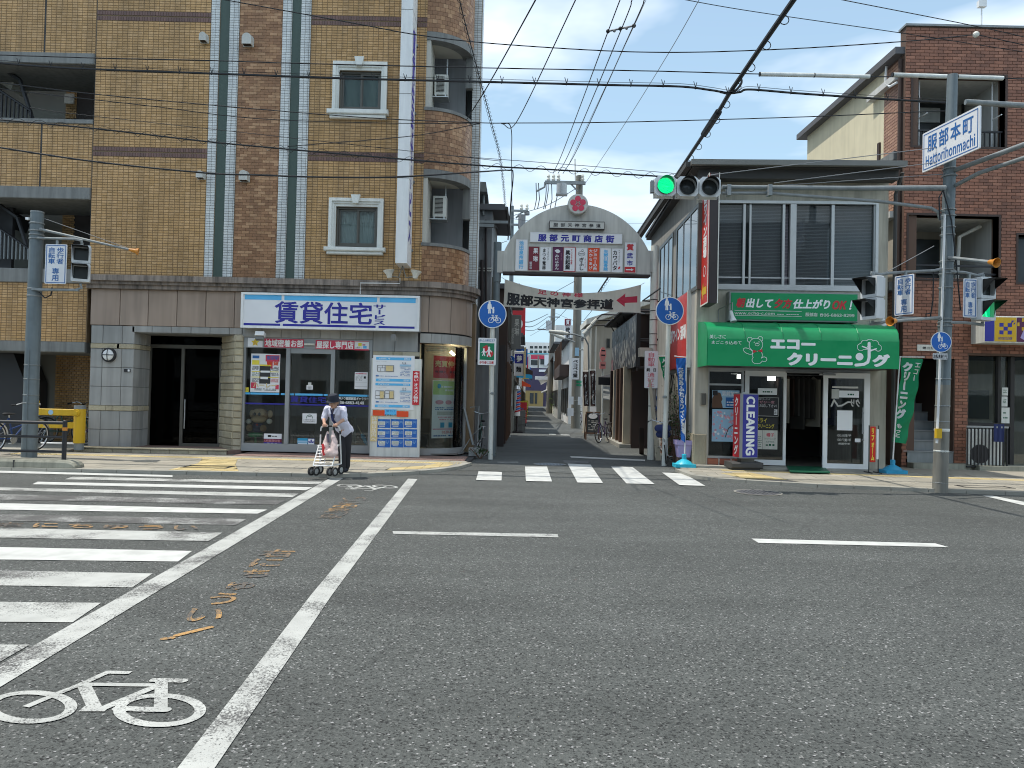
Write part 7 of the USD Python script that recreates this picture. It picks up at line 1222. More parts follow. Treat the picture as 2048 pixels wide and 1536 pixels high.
ac=T('heat_pump','white outdoor heat pump with a round dark fan behind the black railing','air conditioner',B.pt(BU(1970,930),.16,.0));q=B.rect(1934.5,858,2005,934,.05);mb=MB();mb.cham(B,*q,-.12,.05,.02);ac.part('case',mb,'old_white');mb=MB();c=B.px(1960,908,.05);mb.lathe([(.0,.004),(.22,.004),(.22,0)],B.pt(*c,.05),B.n,24);ac.part('fan_grille',mb,'poster_black')
cl2=T('cloth','dark blue cloth hung over the black railing','cloth',B.pt(BU(1999,870),.8,.33));q=B.rect(1988,848,2008,884,.33);mb=MB();pts=[B.pt(q[0]+(q[1]-q[0])*i/8,q[2]+(q[3]-q[2])*j/4,.325+.012*math.sin(i*1.7)) for j in range(5) for i in range(9)];mb.add(pts,[[j*9+i,j*9+i+1,(j+1)*9+i+1,(j+1)*9+i] for j in range(4) for i in range(8)]);cl2.part('drape',mb,'bag_navy',smooth=True)
# yellow and blue sign box
qn=.55;q=B.rect(1973,633,2110,686,qn);t=T('lit_sign','yellow blue and purple sign box with a chequered emblem on the brick wall','sign',B.pt(q[0]+.6,q[2],qn));mb=MB();mb.cham(B,q[0]-.02,q[1],q[2]-.02,q[3]+.02,.02,qn-.012,.01);t.part('box',mb,'old_white');SX= lambda x:BU(1780+x/5.485,660,qn)
for x0,x1,m in ((1045,1145,'sign_navy'),(1150,1390,'yellow_paint'),(1395,1800,'purple_dark')):mb=MB();mb.fbox(B,SX(x0),SX(x1)-.008,q[2]+.01,q[3]-.01,qn-.012,qn);t.part('panel',mb,m)
cx_,cz_,s_=SX(1268),q[2]+(q[3]-q[2])*.53,(SX(1390)-SX(1150))*.095;mb=MB()
for i,j in ((-1,1),(1,1),(0,0),(-1,-1),(1,-1)):mb.flat(B,sbox(cx_+(2*i-1)*s_,cz_+(2*j-1)*s_*.9,cx_+(2*i+1)*s_,cz_+(2*j+1)*s_*.9),qn+.003)
mb.flat(B,Polygon([(cx_+2.6*s_,cz_+2.4*s_),(cx_+4.3*s_,cz_+4*s_),(cx_+2.8*s_,cz_+4*s_)]),qn+.003);mb.flat(B,Polygon([(cx_+3.4*s_,cz_+2.2*s_),(cx_+4.6*s_,cz_+3.2*s_),(cx_+4.4*s_,cz_+2.2*s_)]),qn+.003);mb.flat(B,fit(txt('HOUSE CLEVER',bold=1),SX(1190),SX(1340),q[2]+.05,q[2]+.11),qn+.003);t.part('emblem',mb,'sign_navy');mb=MB();[mb.flat(B,sbox(SX(1395+i*50),q[3]-.1-j*.1,SX(1420+i*50),q[3]-.02-j*.1),qn+.003) for i,j in ((0,1),(1,0),(2,1),(1,2))];t.part('check_print',mb,'yellow_paint')
mb=MB();mb.prism(B,Polygon([(SX(1430),q[2]+.1),(SX(1480),q[2]+.35),(SX(1500),q[2]+.3),(SX(1470),q[2]+.05)]),qn+.001,qn+.004);t.part('figure_print',mb,'lilac_plastic')
# cream side wall with its roof edge
SB=Fr((bx0,YB2,0),(-.0235,-1,0));zn,zfz=P(1815,100,YB2)[2],P(1624,262,23.2)[2];dF=6.2;mb=MB();mb.prism(SB,Polygon([(-dF,0),(-1.05,0),(-1.05,zn+(zfz-zn)*1.05/dF-.05),(-dF,zfz-.05)]),-.3,0);BK.part('side_wall',mb,'cream_wall');mb=MB();mb.prism(SB,Polygon([(-1.05,0),(-.02,0),(-.02,zn-.05),(-1.05,zn+(zfz-zn)*1.05/dF-.05)]),-.3,0);BK.part('side_wall',mb,'mortar_brick')
mb=MB();mb.tiles(SB,-1.04,-.26,3.5,zn-.1,.215,.075,.012,0,.01);BK.part('side_brick',mb,'brick_side',kind='stuff');mb=MB();mb.prism(SB,Polygon([(-dF-.35,zfz-.06),(-.05,zn-.06),(-.05,zn+.10),(-dF-.35,zfz+.10)]),-.5,.22);BK.part('roof_edge',mb,'roof_grey');mb=MB();mb.fbox(B,bx0+.4,bx1,.1,bzt-.6,-dF,-dF+.2);BK.part('rear_wall',mb,'cream_wall');mb=MB();mb.tube([SB.pt(-.14,zn-.15,.06),SB.pt(-.14,3,.06)],.045,8);BK.part('downpipe',mb,'dark_brown');mb=MB();mb.tube([SB.pt(-.75,zn-.05,.1),SB.pt(-.75,zn-.45,.12),SB.pt(-.5,zn-.65,.12),SB.pt(-.2,zn-.68,.1)],.03,6);BK.part('white_hose',mb,'white_paint')
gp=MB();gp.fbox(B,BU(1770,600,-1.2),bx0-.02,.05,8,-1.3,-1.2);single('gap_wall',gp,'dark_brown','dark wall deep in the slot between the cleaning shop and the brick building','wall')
at=T('roof_antenna','thin white roof antenna on the brick building parapet','antenna',B.pt(BU(1964,50),bzt,-.4));mb=MB();c=B.pt(*B.px(1963,52,-.4),-.4);mb.tube([c,c+(.0,0,1.6)],.018,6);at.part('mast',mb,'white_paint');mb=MB();mb.box(c[0]-.09,c[0]+.09,c[1]-.05,c[1]+.05,c[2]+.45,c[2]+.6);at.part('box',mb,'white_paint')

# ================================================================ SIGNAL POLE AT THE CORNER
qb=G(1880,977.5,ZP);QX,QY=qb[0],qb[1];qz= lambda y:P(1888,y,QY)[2];top=P(1905,150,QY)
PO=T('signal_pole','tall concrete and steel pole carrying the green traffic light and crossing signals','pole',(QX,QY,ZP));ax= lambda z:QX+(top[0]-QX)*(z-ZP)/(top[2]-ZP)
zm=qz(770);mb=MB();mb.tube([(QX,QY,0),(ax(zm),QY,zm)],[.122,.112],22);PO.part('concrete_shaft',mb,'pole_concrete',smooth=50);mb=MB();mb.tube([(ax(zm),QY,zm),(ax(qz(430)),QY,qz(430)),(ax(top[2]),QY,top[2])],[.111,.10,.082],22);PO.part('steel_shaft',mb,'pole_steel',smooth=50)
bandz=[(qz(y),.02) for y in (338,352,420,432,455,470,523,540,548,576,638,645,652,758,812,843)]+[(qz(860),.05),(qz(902),.035),(qz(965),.02)]
for z,h in bandz:
    mb=MB();mb.lathe([(.118,-h/2),(.124,0),(.118,h/2)],(ax(z),QY,z),n=16);PO.part('clamp_band',mb,'galvanised' if h<.03 else 'old_white')
mb=MB();mb.tube([(ax(qz(480))-.11,QY-.10,qz(432)),(ax(qz(600))-.115,QY-.10,qz(600)),(QX-.125,QY-.11,qz(886))],.02,8);PO.part('conduit',mb,'white_paint');mb=MB();q=P(1868,866,QY);mb.box(q[0]-.05,q[0]+.04,QY-.17,QY-.10,qz(876),qz(857));PO.part('push_box',mb,'yellow_paint')
mb=MB();mb.tube([P(1880,440,QY-.12),P(1878,395,QY-.14),P(1886,380,QY-.12),P(1903,440,QY-.12),P(1912,520,QY-.13),P(1921,620,QY-.1)],.012,5);mb.tube([P(1867,545,QY-.1),P(1866,600,QY-.12),P(1860,640,QY-.12),P(1853,640,QY-.12),P(1852,628,QY-.12),P(1862,626,QY-.12)],.012,5);PO.part('loose_cable',mb,'cable_black')
sgc=P(1374,374.5,12.55);mb=MB();mb.tube([P(1890,376,QY-.1),P(1700,376.5,12.75),P(1444,374,12.6)],[.05,.042,.036],12);arm=PO.part('signal_arm',mb,'galvanised',smooth=50);mb=MB();mb.tube([P(1881,440,QY-.05),P(1876,424,QY-.08),P(1862,416,QY-.1),P(1760,403,12.8),P(1570,389,12.7),P(1545,386.5,12.68),P(1444,386.5,12.6)],.028,10);PO.part('arm_brace',mb,'galvanised',parent=arm,smooth=50);mb=MB()
for x in (1457,1539):a,c=P(x,370,12.6),P(x,392,12.6);mb.box(a[0]-.03,a[0]+.03,a[1]-.06,a[1]+.06,c[2],a[2])
PO.part('arm_clamp',mb,'galvanised',parent=arm);mb=MB();mb.tube([P(1896,322,QY),P(1548,366,12.7)],.007,5);mb.tube([P(1898,292,QY),P(1420,350,12.6)],.007,5);mb.tube([P(1905,347,QY),P(1460,378,12.6)],.006,5);PO.part('stay_wire',mb,'cable_grey',parent=arm)
signal_head('traffic_signal','horizontal three lamp traffic light on the long arm with its green lamp lit',sgc,0.0,n=3,lit=0,cell=.352,horiz=True)
d_=np.array((.217,-1.0,0))/math.hypot(.217,1)
s0,s1=P(1903,343,QY),P(1905,374,QY);e0=s0+d_*2.5;mb=MB();mb.tube([s0,e0],.042,10);mb.tube([s1,s1+d_*.55+(0,0,.08),e0-(0,0,.22)],.035,10);PO.part('street_arm',mb,'galvanised',smooth=50)
la,lb=P(1845,304,13.2),P(1959,256.5,11.88);lb[2]=la[2]=(la[2]+lb[2])/2;NSF=Fr((la[0],la[1],la[2]),(lb-la));wN=np.linalg.norm((lb-la)[:2]);hN=.69;t=T('street_name_sign','white district name sign with blue kanji and roman letters on the signal pole','sign',la+(lb-la)/2);plate(t,NSF,0,wN,-hN/2,hN/2,0,th=.03);g=sbox(0,-hN/2,wN,hN/2);mb=MB();mb.flat(NSF,g.buffer(-.03,join_style=2).difference(g.buffer(-.045,join_style=2)),.003);t.part('border',mb,'letter_blue');mb=MB();mb.flat(NSF,fit(txt('服部本町',bold=1,gap=.12),.13,wN-.13,-.03,.26),.003);mb.flat(NSF,fit(txt('Hattorihonmachi',bold=1),.09,wN-.09,-.27,-.07),.003);t.part('lettering',mb,'letter_blue');mb=MB();mb.fbox(NSF,wN*.42,wN*.46,-.3,.3,-.1,-.03);mb.fbox(NSF,wN*.40,wN*.62,-.06,.0,-.16,-.1);t.part('bracket',mb,'galvanised')
o1=P(1741,596,12.7);signal_head('crossing_signal','crossing signal turned side on above the green awning end',o1,math.radians(-66),cell=.33,group='crossing signals on poles');o2=P(1972,598,12.75);signal_head('crossing_signal','crossing signal with a lit green walking figure beside the brick building',o2,math.radians(18),lit=1,cell=.33,group='crossing signals on poles')
mb=MB();mb.tube([P(1883,538,QY-.1),P(1870,541,QY-.12),P(1780,546,12.75),P(1762,549,12.7),o1+(.02,.06,.44)],.026,8);PO.part('crossing_arm',mb,'galvanised');mb=MB();mb.tube([P(1883,638,QY-.1),P(1800,636,12.72),P(1760,646,12.7),o1+(.02,.06,-.44)],.026,8);PO.part('crossing_arm',mb,'galvanised');mb=MB();mb.tube([P(1900,543,QY-.1),P(1930,545,QY-.12),P(1955,551,12.85),o2+(0,.06,.44)],.026,8);PO.part('crossing_arm',mb,'galvanised');mb=MB();mb.tube([P(1900,645,QY-.1),P(1930,645,QY-.12),o2+(0,.06,-.44)],.026,8);PO.part('crossing_arm',mb,'galvanised')
mb=MB();a,c=P(1897,515,QY-.1),P(1980,524,12.0);mb.tube([a,c],.028,8);sp2=PO.part('sounder_arm',mb,'galvanised');d=(c-a)/np.linalg.norm(c-a);mb=MB();mb.lathe([(.02,-.04),(.04,.0),(.045,.05),(.08,.13),(.074,.13),(.03,.05)],c,d,16);PO.part('sounder_horn',mb,'horn_orange',parent=sp2);mb=MB();a,c=P(1880,635,QY-.1),P(1790,642,12.2);mb.tube([a,c],.026,8);s3=PO.part('sounder_arm',mb,'galvanised');d=(c-a)/np.linalg.norm(c-a);mb=MB();mb.lathe([(.02,-.04),(.04,.0),(.045,.05),(.08,.13),(.074,.13),(.03,.05)],c,d,16);PO.part('sounder_horn',mb,'horn_orange',parent=s3);mb=MB();mb.tube([P(1868,492,QY),P(1772,545,12.75)],.006,5);PO.part('stay_wire',mb,'cable_grey')
only_sign('blue lettered plate hanging from the arm above the awning end',P(1808,590,12.72),(.42,-.9,0),.36,.68);only_sign('blue lettered plate fixed to the pole beside the lit green walking figure',P(1940.5,596,12.7),(1,.12,0),.25,.66)
def shared_path_sign(name,label,c,r,u=(1,0,0),group=None):
    """Blue disc: adult and child above a bicycle."""
    K=Fr(c,u);t=T(name,label,'sign',c,group=group);mb=MB();mb.prism(K,Point(0,0).buffer(r,32),-.012,0);t.part('rim',mb,'white_clean');mb=MB();mb.flat(K,Point(0,0).buffer(r*.94,32),.002);t.part('disc',mb,'sign_blue')
    s=r/100.0;pl= lambda *p:LineString([(x*s,y*s) for x,y in p]);adult=unary_union([Point(-22*s,82*s).buffer(8*s),pl((-22,70),(-22,40)).buffer(10*s),pl((-31,68),(-33,40)).buffer(4*s),pl((-13,68),(-8,42)).buffer(4*s),pl((-26,40),(-27,8)).buffer(4.5*s),pl((-18,40),(-16,8)).buffer(4.5*s),Point(6*s,46*s).buffer(6*s),pl((6,37),(6,22)).buffer(6*s),pl((3,22),(3,8)).buffer(3*s),pl((9,22),(9,8)).buffer(3*s),pl((-8,42),(2,34)).buffer(3*s)])
    w= lambda x:Point(x*s,-44*s).buffer(20*s,16).difference(Point(x*s,-44*s).buffer(16*s,16));bike=unary_union([w(-10),w(42),pl((-10,-44),(2,-22),(30,-22),(42,-44)).buffer(2.4*s),pl((2,-22),(16,-46),(30,-22)).buffer(2.4*s),pl((-10,-44),(16,-46)).buffer(2.4*s),pl((30,-22),(26,-8),(36,-8)).buffer(2.4*s),pl((-4,-12),(10,-12)).buffer(3*s),pl((3,-12),(2,-22)).buffer(2.4*s)]);bike=affinity.scale(bike,-1,1,origin=(16*s,-40*s))
    mb=MB();mb.flat(K,unary_union([adult,bike]),.004);t.part('symbol',mb,'white_clean'); return t
shared_path_sign('round_sign','blue round path sign clamped to the big concrete pole above a small white plate',P(1882.5,684,QY-.2),.175,group='blue round path signs');c=P(1881,712.5,QY-.2);t=T('sign_plate','small white bicycles allowed plate under the blue sign on the big pole','sign',c);K=Fr(c);plate(t,K,-.125,.125,-.052,.052,0);mb=MB();g=sbox(-.125,-.052,.125,.052);mb.flat(K,g.buffer(-.008).difference(g.buffer(-.013)),.002);mb.flat(K,fit(txt('自転車通行可',bold=2),-.11,.11,-.032,.032),.002);t.part('lettering',mb,'letter_black')
# ================================================================ ALLEY MOUTH: poles, arch, banner
def white_post_sign(label_s,label_p,px,py,cx,cy,r_px,lean_top=None):
    g=G(px,py);c=P(cx,cy,g[1]-.05);t=T('sign_post',label_p,'pole',g);mb=MB();mb.tube([(g[0],g[1],-.02),(c[0],g[1],c[2]+.1)],.055,14);t.part('post',mb,'old_white',smooth=50);mb=MB();mb.lathe([(.058,-.03),(.066,0),(.058,.03)],(g[0],g[1],g[2]+1.55),n=14);t.part('band',mb,'galvanised')
    shared_path_sign('round_sign',label_s,c+(0,-.03,0),r_px/F*g[1],group='blue round path signs'); return g,c
gL,cL=white_post_sign('blue round path sign at the alley mouth over the green walking zone sign','white sign post at the alley mouth beside the round shop window',981,919,985,628.5,28)
gR,cR=white_post_sign('blue round path sign at the alley mouth in front of the red wall sign','white sign post at the alley mouth beside the blue banner',1328,932,1339,622,28)
c=P(974,703,gL[1]-.1);K=Fr(c);t=T('zone_sign','green and red walking zone sign with two white figures on the white post','sign',c);w,h=18/F*gL[1],27/F*gL[1];plate(t,K,-w,w,-h,h,0);mb=MB();mb.flat(K,sbox(-w*.8,-h*.62,w*.8,h*.62),.002);t.part('panel',mb,'safety_green');mb=MB();mb.flat(K,unary_union([Polygon([(-w*.5,h*.3),(0,h*.5),(w*.1,h*.2),(-w*.3,0)]),Point(w*.3,-h*.15).buffer(w*.4),Polygon([(-w*.2,h*.4),(w*.55,0),(w*.4,-h*.4),(-w*.3,0)])]),.004);t.part('red_shape',mb,'letter_red')
fgs= lambda x,y,s:unary_union([Point(x,y+.52*s).buffer(.15*s),LineString([(x,y+.32*s),(x,y-.1*s)]).buffer(.15*s),LineString([(x,y-.1*s),(x-.2*s,y-.62*s)]).buffer(.08*s),LineString([(x,y-.1*s),(x+.18*s,y-.62*s)]).buffer(.08*s),LineString([(x-.05*s,y+.25*s),(x-.35*s,y-.1*s)]).buffer(.06*s),LineString([(x+.05*s,y+.25*s),(x+.35*s,y-.05*s)]).buffer(.06*s)])
mb=MB();mb.flat(K,unary_union([fgs(w*.22,0,h*.55),fgs(-w*.35,-h*.05,h*.42)]),.006);t.part('figures_print',mb,'white_clean');mb=MB();mb.flat(K,fit(txt('あんしん歩行エリア',bold=1),-w*.86,w*.86,h*.72,h*.92),.002);t.part('lettering',mb,'letter_blue');mb=MB();mb.flat(K,fit(txt('歩行者に注意!',bold=1),-w*.8,w*.8,-h*.92,-h*.7),.002);t.part('lettering',mb,'letter_red')
# ---- arch
YA=18.6;A_=Fr((0,YA,0));AR=T('arch_sign','grey half round shopping street arch with a red flower emblem and shop name panels','arch',A_.pt(A_.px(1152,550)[0],0,0));au= lambda x,y=500:A_.px(x,y)[0];az= lambda x,y:A_.px(x,y)[1]
q0,q1=A_.px(1006,546),A_.px(1299,549);zlo=(q0[1]+q1[1])/2;uL,uR=q0[0],q1[0];um=(uL+uR)/2;zsh=(az(1008,505)+az(1299,517))/2;ztp=az(1153,411)
Rr=((uR-uL)**2/4+(ztp-zsh)**2)/(2*(ztp-zsh));th=math.asin((uR-uL)/2/Rr);arc=[(um+Rr*math.sin(a),ztp-Rr+Rr*math.cos(a)) for a in np.linspace(-th,th,40)]
body_g=Polygon(arc+[(uR,zlo),(uL,zlo)]);mb=MB();mb.prism(A_,body_g,-.18,.12);AR.part('board',mb,'arch_grey');mb=MB();mb.fbox(A_,uL,uR,zlo-.05,zlo-.001,-.19,.13);AR.part('lower_trim',mb,'cabinet_dark')
mb=MB();c=A_.px(1154,414);mb.lathe([(0,.30),(.235,.30),(.25,.28),(.25,.0)],A_.pt(*c,0),A_.n,36);ep=AR.part('emblem_disc',mb,'sign_grey');mb=MB()
for i in range(5):a=math.radians(90+72*i+3);mb.lathe([(0,.008),(.073,.006),(.073,0)],A_.pt(c[0]+.125*math.cos(a),c[1]+.125*math.sin(a),.302),A_.n,20)
AR.part('petal_print',mb,'plum_red',parent=ep);mb=MB();mb.lathe([(0,.006),(.02,.006),(.02,0)],A_.pt(*c,.302),A_.n,12)
for i in range(5):
    for k in (-1,0,1):a=math.radians(126+72*i+3+k*14);p0,p1=A_.pt(c[0]+.02*math.cos(a),c[1]+.02*math.sin(a),.305),A_.pt(c[0]+.055*math.cos(a),c[1]+.055*math.sin(a),.305);mb.tube([p0,p1],.003,4)
AR.part('stamen_print',mb,'plum_red',parent=ep)
AZ= lambda x,y:(1000+x/6.4,400+y/6.4)
def apanel(x0,y0,x1,y1,m,n=.145,fr_m='arch_grey',frame=True):
    q=A_.rect(*AZ(x0,y0),*AZ(x1,y1),n);mb=MB();mb.fbox(A_,*q,.121,n);p=AR.part('name_panel',mb,m)
    if frame:mb=MB();mb.prism(A_,sbox(q[0]-.012,q[2]-.012,q[1]+.012,q[3]+.012).difference(sbox(q[0],q[2],q[1],q[3])),.121,n+.006);AR.part('panel_frame',mb,fr_m,parent=p)
    return q,p,n
def atxt(p,s,x0,y0,x1,y1,m,n,**k):mb=MB();write(mb,A_,s,*AZ(x0,y0),*AZ(x1,y1),n+.003,**k);AR.part('lettering',mb,m,parent=p)
q,p,n=apanel(640,270,1332,370,'sign_grey',.24,'cabinet_dark');atxt(p,'服部天神宮参道',685,292,1288,354,'letter_black',n,bold=1,gap=.5)
q,p,n=apanel(388,408,1562,560,'board_white',.15);atxt(p,'服部元町商店街',488,432,1462,548,'sign_navy',n,bold=3,gap=.35)
q,p,n=apanel(205,500,345,905,'board_white');atxt(p,'池田泉州銀行',247,520,297,885,'sky_blue',n,vertical=True,bold=2)
q,p,n=apanel(366,594,505,905,'maroon');atxt(p,'果琳',425,615,487,790,'board_white',n,vertical=True,bold=1,gap=.3);atxt(p,'服部店',378,790,410,885,'board_white',n,vertical=True)
q,p,n=apanel(512,600,650,908,'board_white');atxt(p,'まつや電器',545,620,585,890,'letter_black',n,vertical=True,bold=2);atxt(p,'でんきのまちや',607,620,624,775,'letter_black',n,vertical=True)
q,p,n=apanel(676,600,808,912,'purple_dark');atxt(p,'みにゅおん',706,700,752,890,'board_white',n,vertical=True,bold=1);mb=MB();e=A_.px(*AZ(735,655),n);mb.flat(A_,unary_union([affinity.scale(Point(e[0]+dx*.02,e[1]+dy*.02).buffer(.035),1.3,.7) for dx,dy in ((0,1),(1.2,0),(-1,.4),(.4,-1.2))]),n+.003);AR.part('emblem_print',mb,'board_white',parent=p);atxt(p,'ブティック',778,680,792,775,'poster_pink',n,vertical=True)
q,p,n=apanel(818,606,955,912,'board_white',fr_m='letter_red');atxt(p,'眞由起鮨',838,640,895,890,'letter_black',n,vertical=True,bold=3);atxt(p,'てっちり会席',905,630,926,825,'letter_red',n,vertical=True,bold=1)
q,p,n=apanel(978,612,1112,915,'board_white');atxt(p,'ぎふし',1012,735,1072,900,'letter_black',n,vertical=True,bold=2);mb=MB();e=A_.px(*AZ(1045,688),n);k_=.0042*2.6;mb.flat(A_,unary_union([affinity.scale(Point(*e).buffer(.075),1.15,.8).difference(affinity.scale(Point(*e).buffer(.066),1.15,.78)),Point(e[0]+.02,e[1]+.085).buffer(.026).difference(Point(e[0]+.02,e[1]+.085).buffer(.019)),sbox(e[0]-.06,e[1]-.012,e[0]+.06,e[1]+.006)]),n+.003);AR.part('emblem_print',mb,'letter_black',parent=p);atxt(p,'ぎょうざ',1083,750,1098,870,'letter_red',n,vertical=True)
q,p,n=apanel(1128,612,1268,918,'orange_red');atxt(p,'ジョニーの台',1195,630,1242,900,'board_white',n,vertical=True,bold=2);atxt(p,'大からあげ',1140,630,1182,890,'board_white',n,vertical=True,bold=1,gap=.15)
q,p,n=apanel(1284,615,1420,922,'board_white');atxt(p,'矢野川整骨院',1328,635,1380,908,'sky_blue',n,vertical=True,bold=3)
q,p,n=apanel(1428,618,1565,926,'board_white');atxt(p,'カワバタ',1445,645,1500,900,'letter_black',n,vertical=True,bold=2);atxt(p,'ヘアーサロン',1518,640,1536,800,'letter_black',n,vertical=True);mb=MB();e=A_.px(*AZ(1525,868),n);mb.flat(A_,affinity.rotate(affinity.scale(Point(*e).buffer(.04),.5,1),-35),n+.003);AR.part('emblem_print',mb,'letter_red',parent=p)
q,p,n=apanel(1600,540,1735,930,'board_white');atxt(p,'質',1622,562,1710,648,'letter_red',n,bold=4);atxt(p,'武',1625,675,1700,748,'sign_navy',n,bold=2);atxt(p,'市',1625,772,1700,840,'sign_navy',n,bold=2);mb=MB();r2=A_.rect(*AZ(1590,855),*AZ(1732,930),n);mb.flat(A_,sbox(r2[0],r2[2],r2[1],r2[3]),n+.002);AR.part('arrow_panel',mb,'letter_red',parent=p);mb=MB();w_,h_=r2[1]-r2[0],r2[3]-r2[2];f= lambda x,y:(r2[0]+w_*x,r2[2]+h_*y);mb.flat(A_,Polygon([f(.15,.4),f(.62,.4),f(.62,.25),f(.85,.5),f(.62,.75),f(.62,.6),f(.15,.6)]),n+.004);AR.part('arrow_print',mb,'board_white',parent=p)
for k,(x,yt,w) in enumerate(((992,485,.10),(1308,505,.03))):
    g=P(x,640,YA);zt_=P(x,yt,YA)[2];mb=MB();mb.tube([(g[0],YA,0),(g[0],YA,P(x,565,YA)[2]),(g[0],YA,P(x,564,YA)[2]),(g[0],YA,zt_)],[w*.8,w*.8,w,w],16);AR.part('post',mb,'off_white' if k else 'pole_steel',smooth=50);s=1 if k==0 else -1;mb=MB();mb.box(min(g[0],g[0]+s*.3),max(g[0],g[0]+s*.3),YA-.1,YA+.06,P(x,546,YA)[2],P(x,503,YA)[2]);AR.part('side_bracket',mb,'arch_grey')
for x in (1112,1193):cc=A_.px(x,417);mb=MB();an=np.linspace(0,PI,7);mb.tube([A_.pt(cc[0]+.03*math.cos(a),cc[1]+.035*math.sin(a),0) for a in an],.008,5);AR.part('lifting_eye',mb,'galvanised')
# ---- banner
YBn=18.9;NB=Fr((0,YBn,0));t=T('street_banner','sagging cream cloth banner with black brush lettering and a red arrow under the arch','banner',P(1145,620,YBn));nu,nv=48,12;ptsb=[]
BZ= lambda x,y:(1000+x/6.4,400+y/6.4)
def bpt(a,b):
    """a across, b down; the upper hem sags in the middle."""
    tl,tr,bl,br=P(*BZ(62,1015),YBn),P(*BZ(1805,1085),YBn),P(*BZ(45,1365),YBn),P(*BZ(1800,1445),YBn);top=tl+(tr-tl)*a;bot=bl+(br-bl)*a;sag=.28*(1-(2*a-1)**2)*(1-b)**1.3;p=top+(bot-top)*b;p=p-np.array((0,0,sag));fold=.04*math.sin(a*3.1+b*7*(a-.5))+.035*math.exp(-((a-.06-b*.35)*14)**2)+.035*math.exp(-((a-.95+b*.3)*14)**2)+.012*math.sin(a*40+b*3); return p+np.array((0,-fold,0))
mb=MB();mb.add([bpt(i/nu,j/nv) for j in range(nv+1) for i in range(nu+1)],[[j*(nu+1)+i,(j+1)*(nu+1)+i,(j+1)*(nu+1)+i+1,j*(nu+1)+i+1] for j in range(nv) for i in range(nu)]);t.part('cloth',mb,'banner_cloth',smooth=True)
def bwrite(s,a0,a1,b0,b1,m,**k):
    g=fit(txt(s,**k),a0,a1,1-b1,1-b0) if isinstance(s,str) else s;mb=MB()
    for p in getattr(g,'geoms',[g]):v,f=trimesh.creation.triangulate_polygon(p.segmentize(.04),engine='earcut');mb.add([bpt(x,1-y)+np.array((0,-.008,0)) for x,y in v],f)
    t.part('lettering',mb,m)
bwrite('服部天神宮参拝道',.02,.80,.42,.93,'letter_black',bold=3);bwrite('足の神様',.245,.575,.0,.30,'plum_red',bold=2,gap=.3);bwrite(Polygon([(.82,.50),(.885,.78),(.885,.62),(.975,.62),(.975,.38),(.885,.38),(.885,.22)]),0,0,0,0,'plum_red')
mb=MB();[mb.tube([P(*BZ(*a),YBn),P(*BZ(*b_),YBn)],.006,5) for a,b_ in (((62,1015),(20,990)),((1805,1085),(1850,1060)),((45,1365),(10,1380)),((1800,1445),(1850,1450)))];t.part('tie_rope',mb,'white_paint')
# ---- no cars sign on its pole at the far corner of the shop
gy=G(1311,918);YC=YA-.02;t=T('utility_pole','cream steel pole with bands at the alley corner behind the parked bicycle','pole',(gy[0]-.1,YC,0));x0=P(1304,800,YC)[0];mb=MB();mb.tube([(x0,YC,0),(x0,YC,P(1309,492,YC)[2])],.095,14);t.part('shaft',mb,'off_white',smooth=50)
for y in (600,622,640,668,690,812):mb=MB();z=P(1304,y,YC)[2];mb.lathe([(.10,-.01),(.105,0),(.10,.01)],(x0,YC,z),n=12);t.part('clamp_band',mb,'cabinet_dark')
mb=MB();mb.box(x0-.35,x0-.05,YC-.12,YC+.1,P(1295,714,YC)[2],P(1295,696,YC)[2]);t.part('junction_box',mb,'beige_wall');c=P(1302.5,739,YC-.16);K=Fr(c);t=T('traffic_notice','white vertical no cars notice with faded red kanji on the cream pole','sign',c);w,h=13.2/F*YC,37/F*YC;plate(t,K,-w,w,-h,h,0);mb=MB();mb.flat(K,fit(txt('自動車',vertical=True),-w*.55,w*.5,h*.15,h*.92),.002);mb.flat(K,fit(txt('通行止',vertical=True),-w*.55,w*.5,-h*.93,-h*.18),.002);t.part('lettering',mb,'plum_red');mb=MB();mb.flat(K,fit(txt('終日',bold=3,gap=.7),-w*.72,w*.72,-h*.12,h*.08),.002);t.part('lettering',mb,'letter_black')
mb=MB();a=G(1320,921);mb.add([*[np.array(G(1316,921))+(dx,dy,0) for dx,dy in ((-.05,-.03),(.08,-.03),(.08,.03),(-.05,.03))],*[P(1297,760,YC)+(dx,dy,0) for dx,dy in ((-.03,-.16),(.03,-.16),(.03,-.12),(-.03,-.12))]],_BF);single('leaning_board',mb,'pale_wood','pale wooden board leaning against the cream pole','board');mb=MB();mb.add([*[np.array(G(1283,908))+(dx,dy,0) for dx,dy in ((-.06,-.03),(.06,-.03),(.06,.03),(-.06,.03))],*[P(1285,855,YC)+(dx,dy,0) for dx,dy in ((-.06,.1),(.06,.1),(.06,.16),(-.06,.16))]],_BF);single('leaning_board',mb,'dark_brown','dark short board leaning by the shop wall behind the cream pole','board')
bicycle('silver town bicycle with a navy covered basket parked against the cleaning shop wall',(3.62,17.55,0),math.radians(-100),'galvanised','bicycles parked in the alley',basket='cover')
flag('banner','blue banner hanging at the alley wall behind the cream pole',P(1313,800,18.9)[0],18.9,0,[P(1306,772,18.9),P(1313,772,18.9),P(1313,842,18.9),P(1306,842,18.9)],1,'flag_blue',[('日本酒',.2,.8,.05,.95,'flag_white',2, True)], None,P(1313.5,768,18.9),.01)
flag('banner','green banner on the alley wall between the cream pole and the red panel',P(1338,720,17.4)[0],17.4,0,[P(1318,714,17.4),P(1337,713,17.4),P(1332,800,17.4),P(1330,770,17.4)],1,'flag_green',[('クリ',.2,.8,.05,.6,'flag_white',2, True)], None,P(1338,711,17.4),.01)
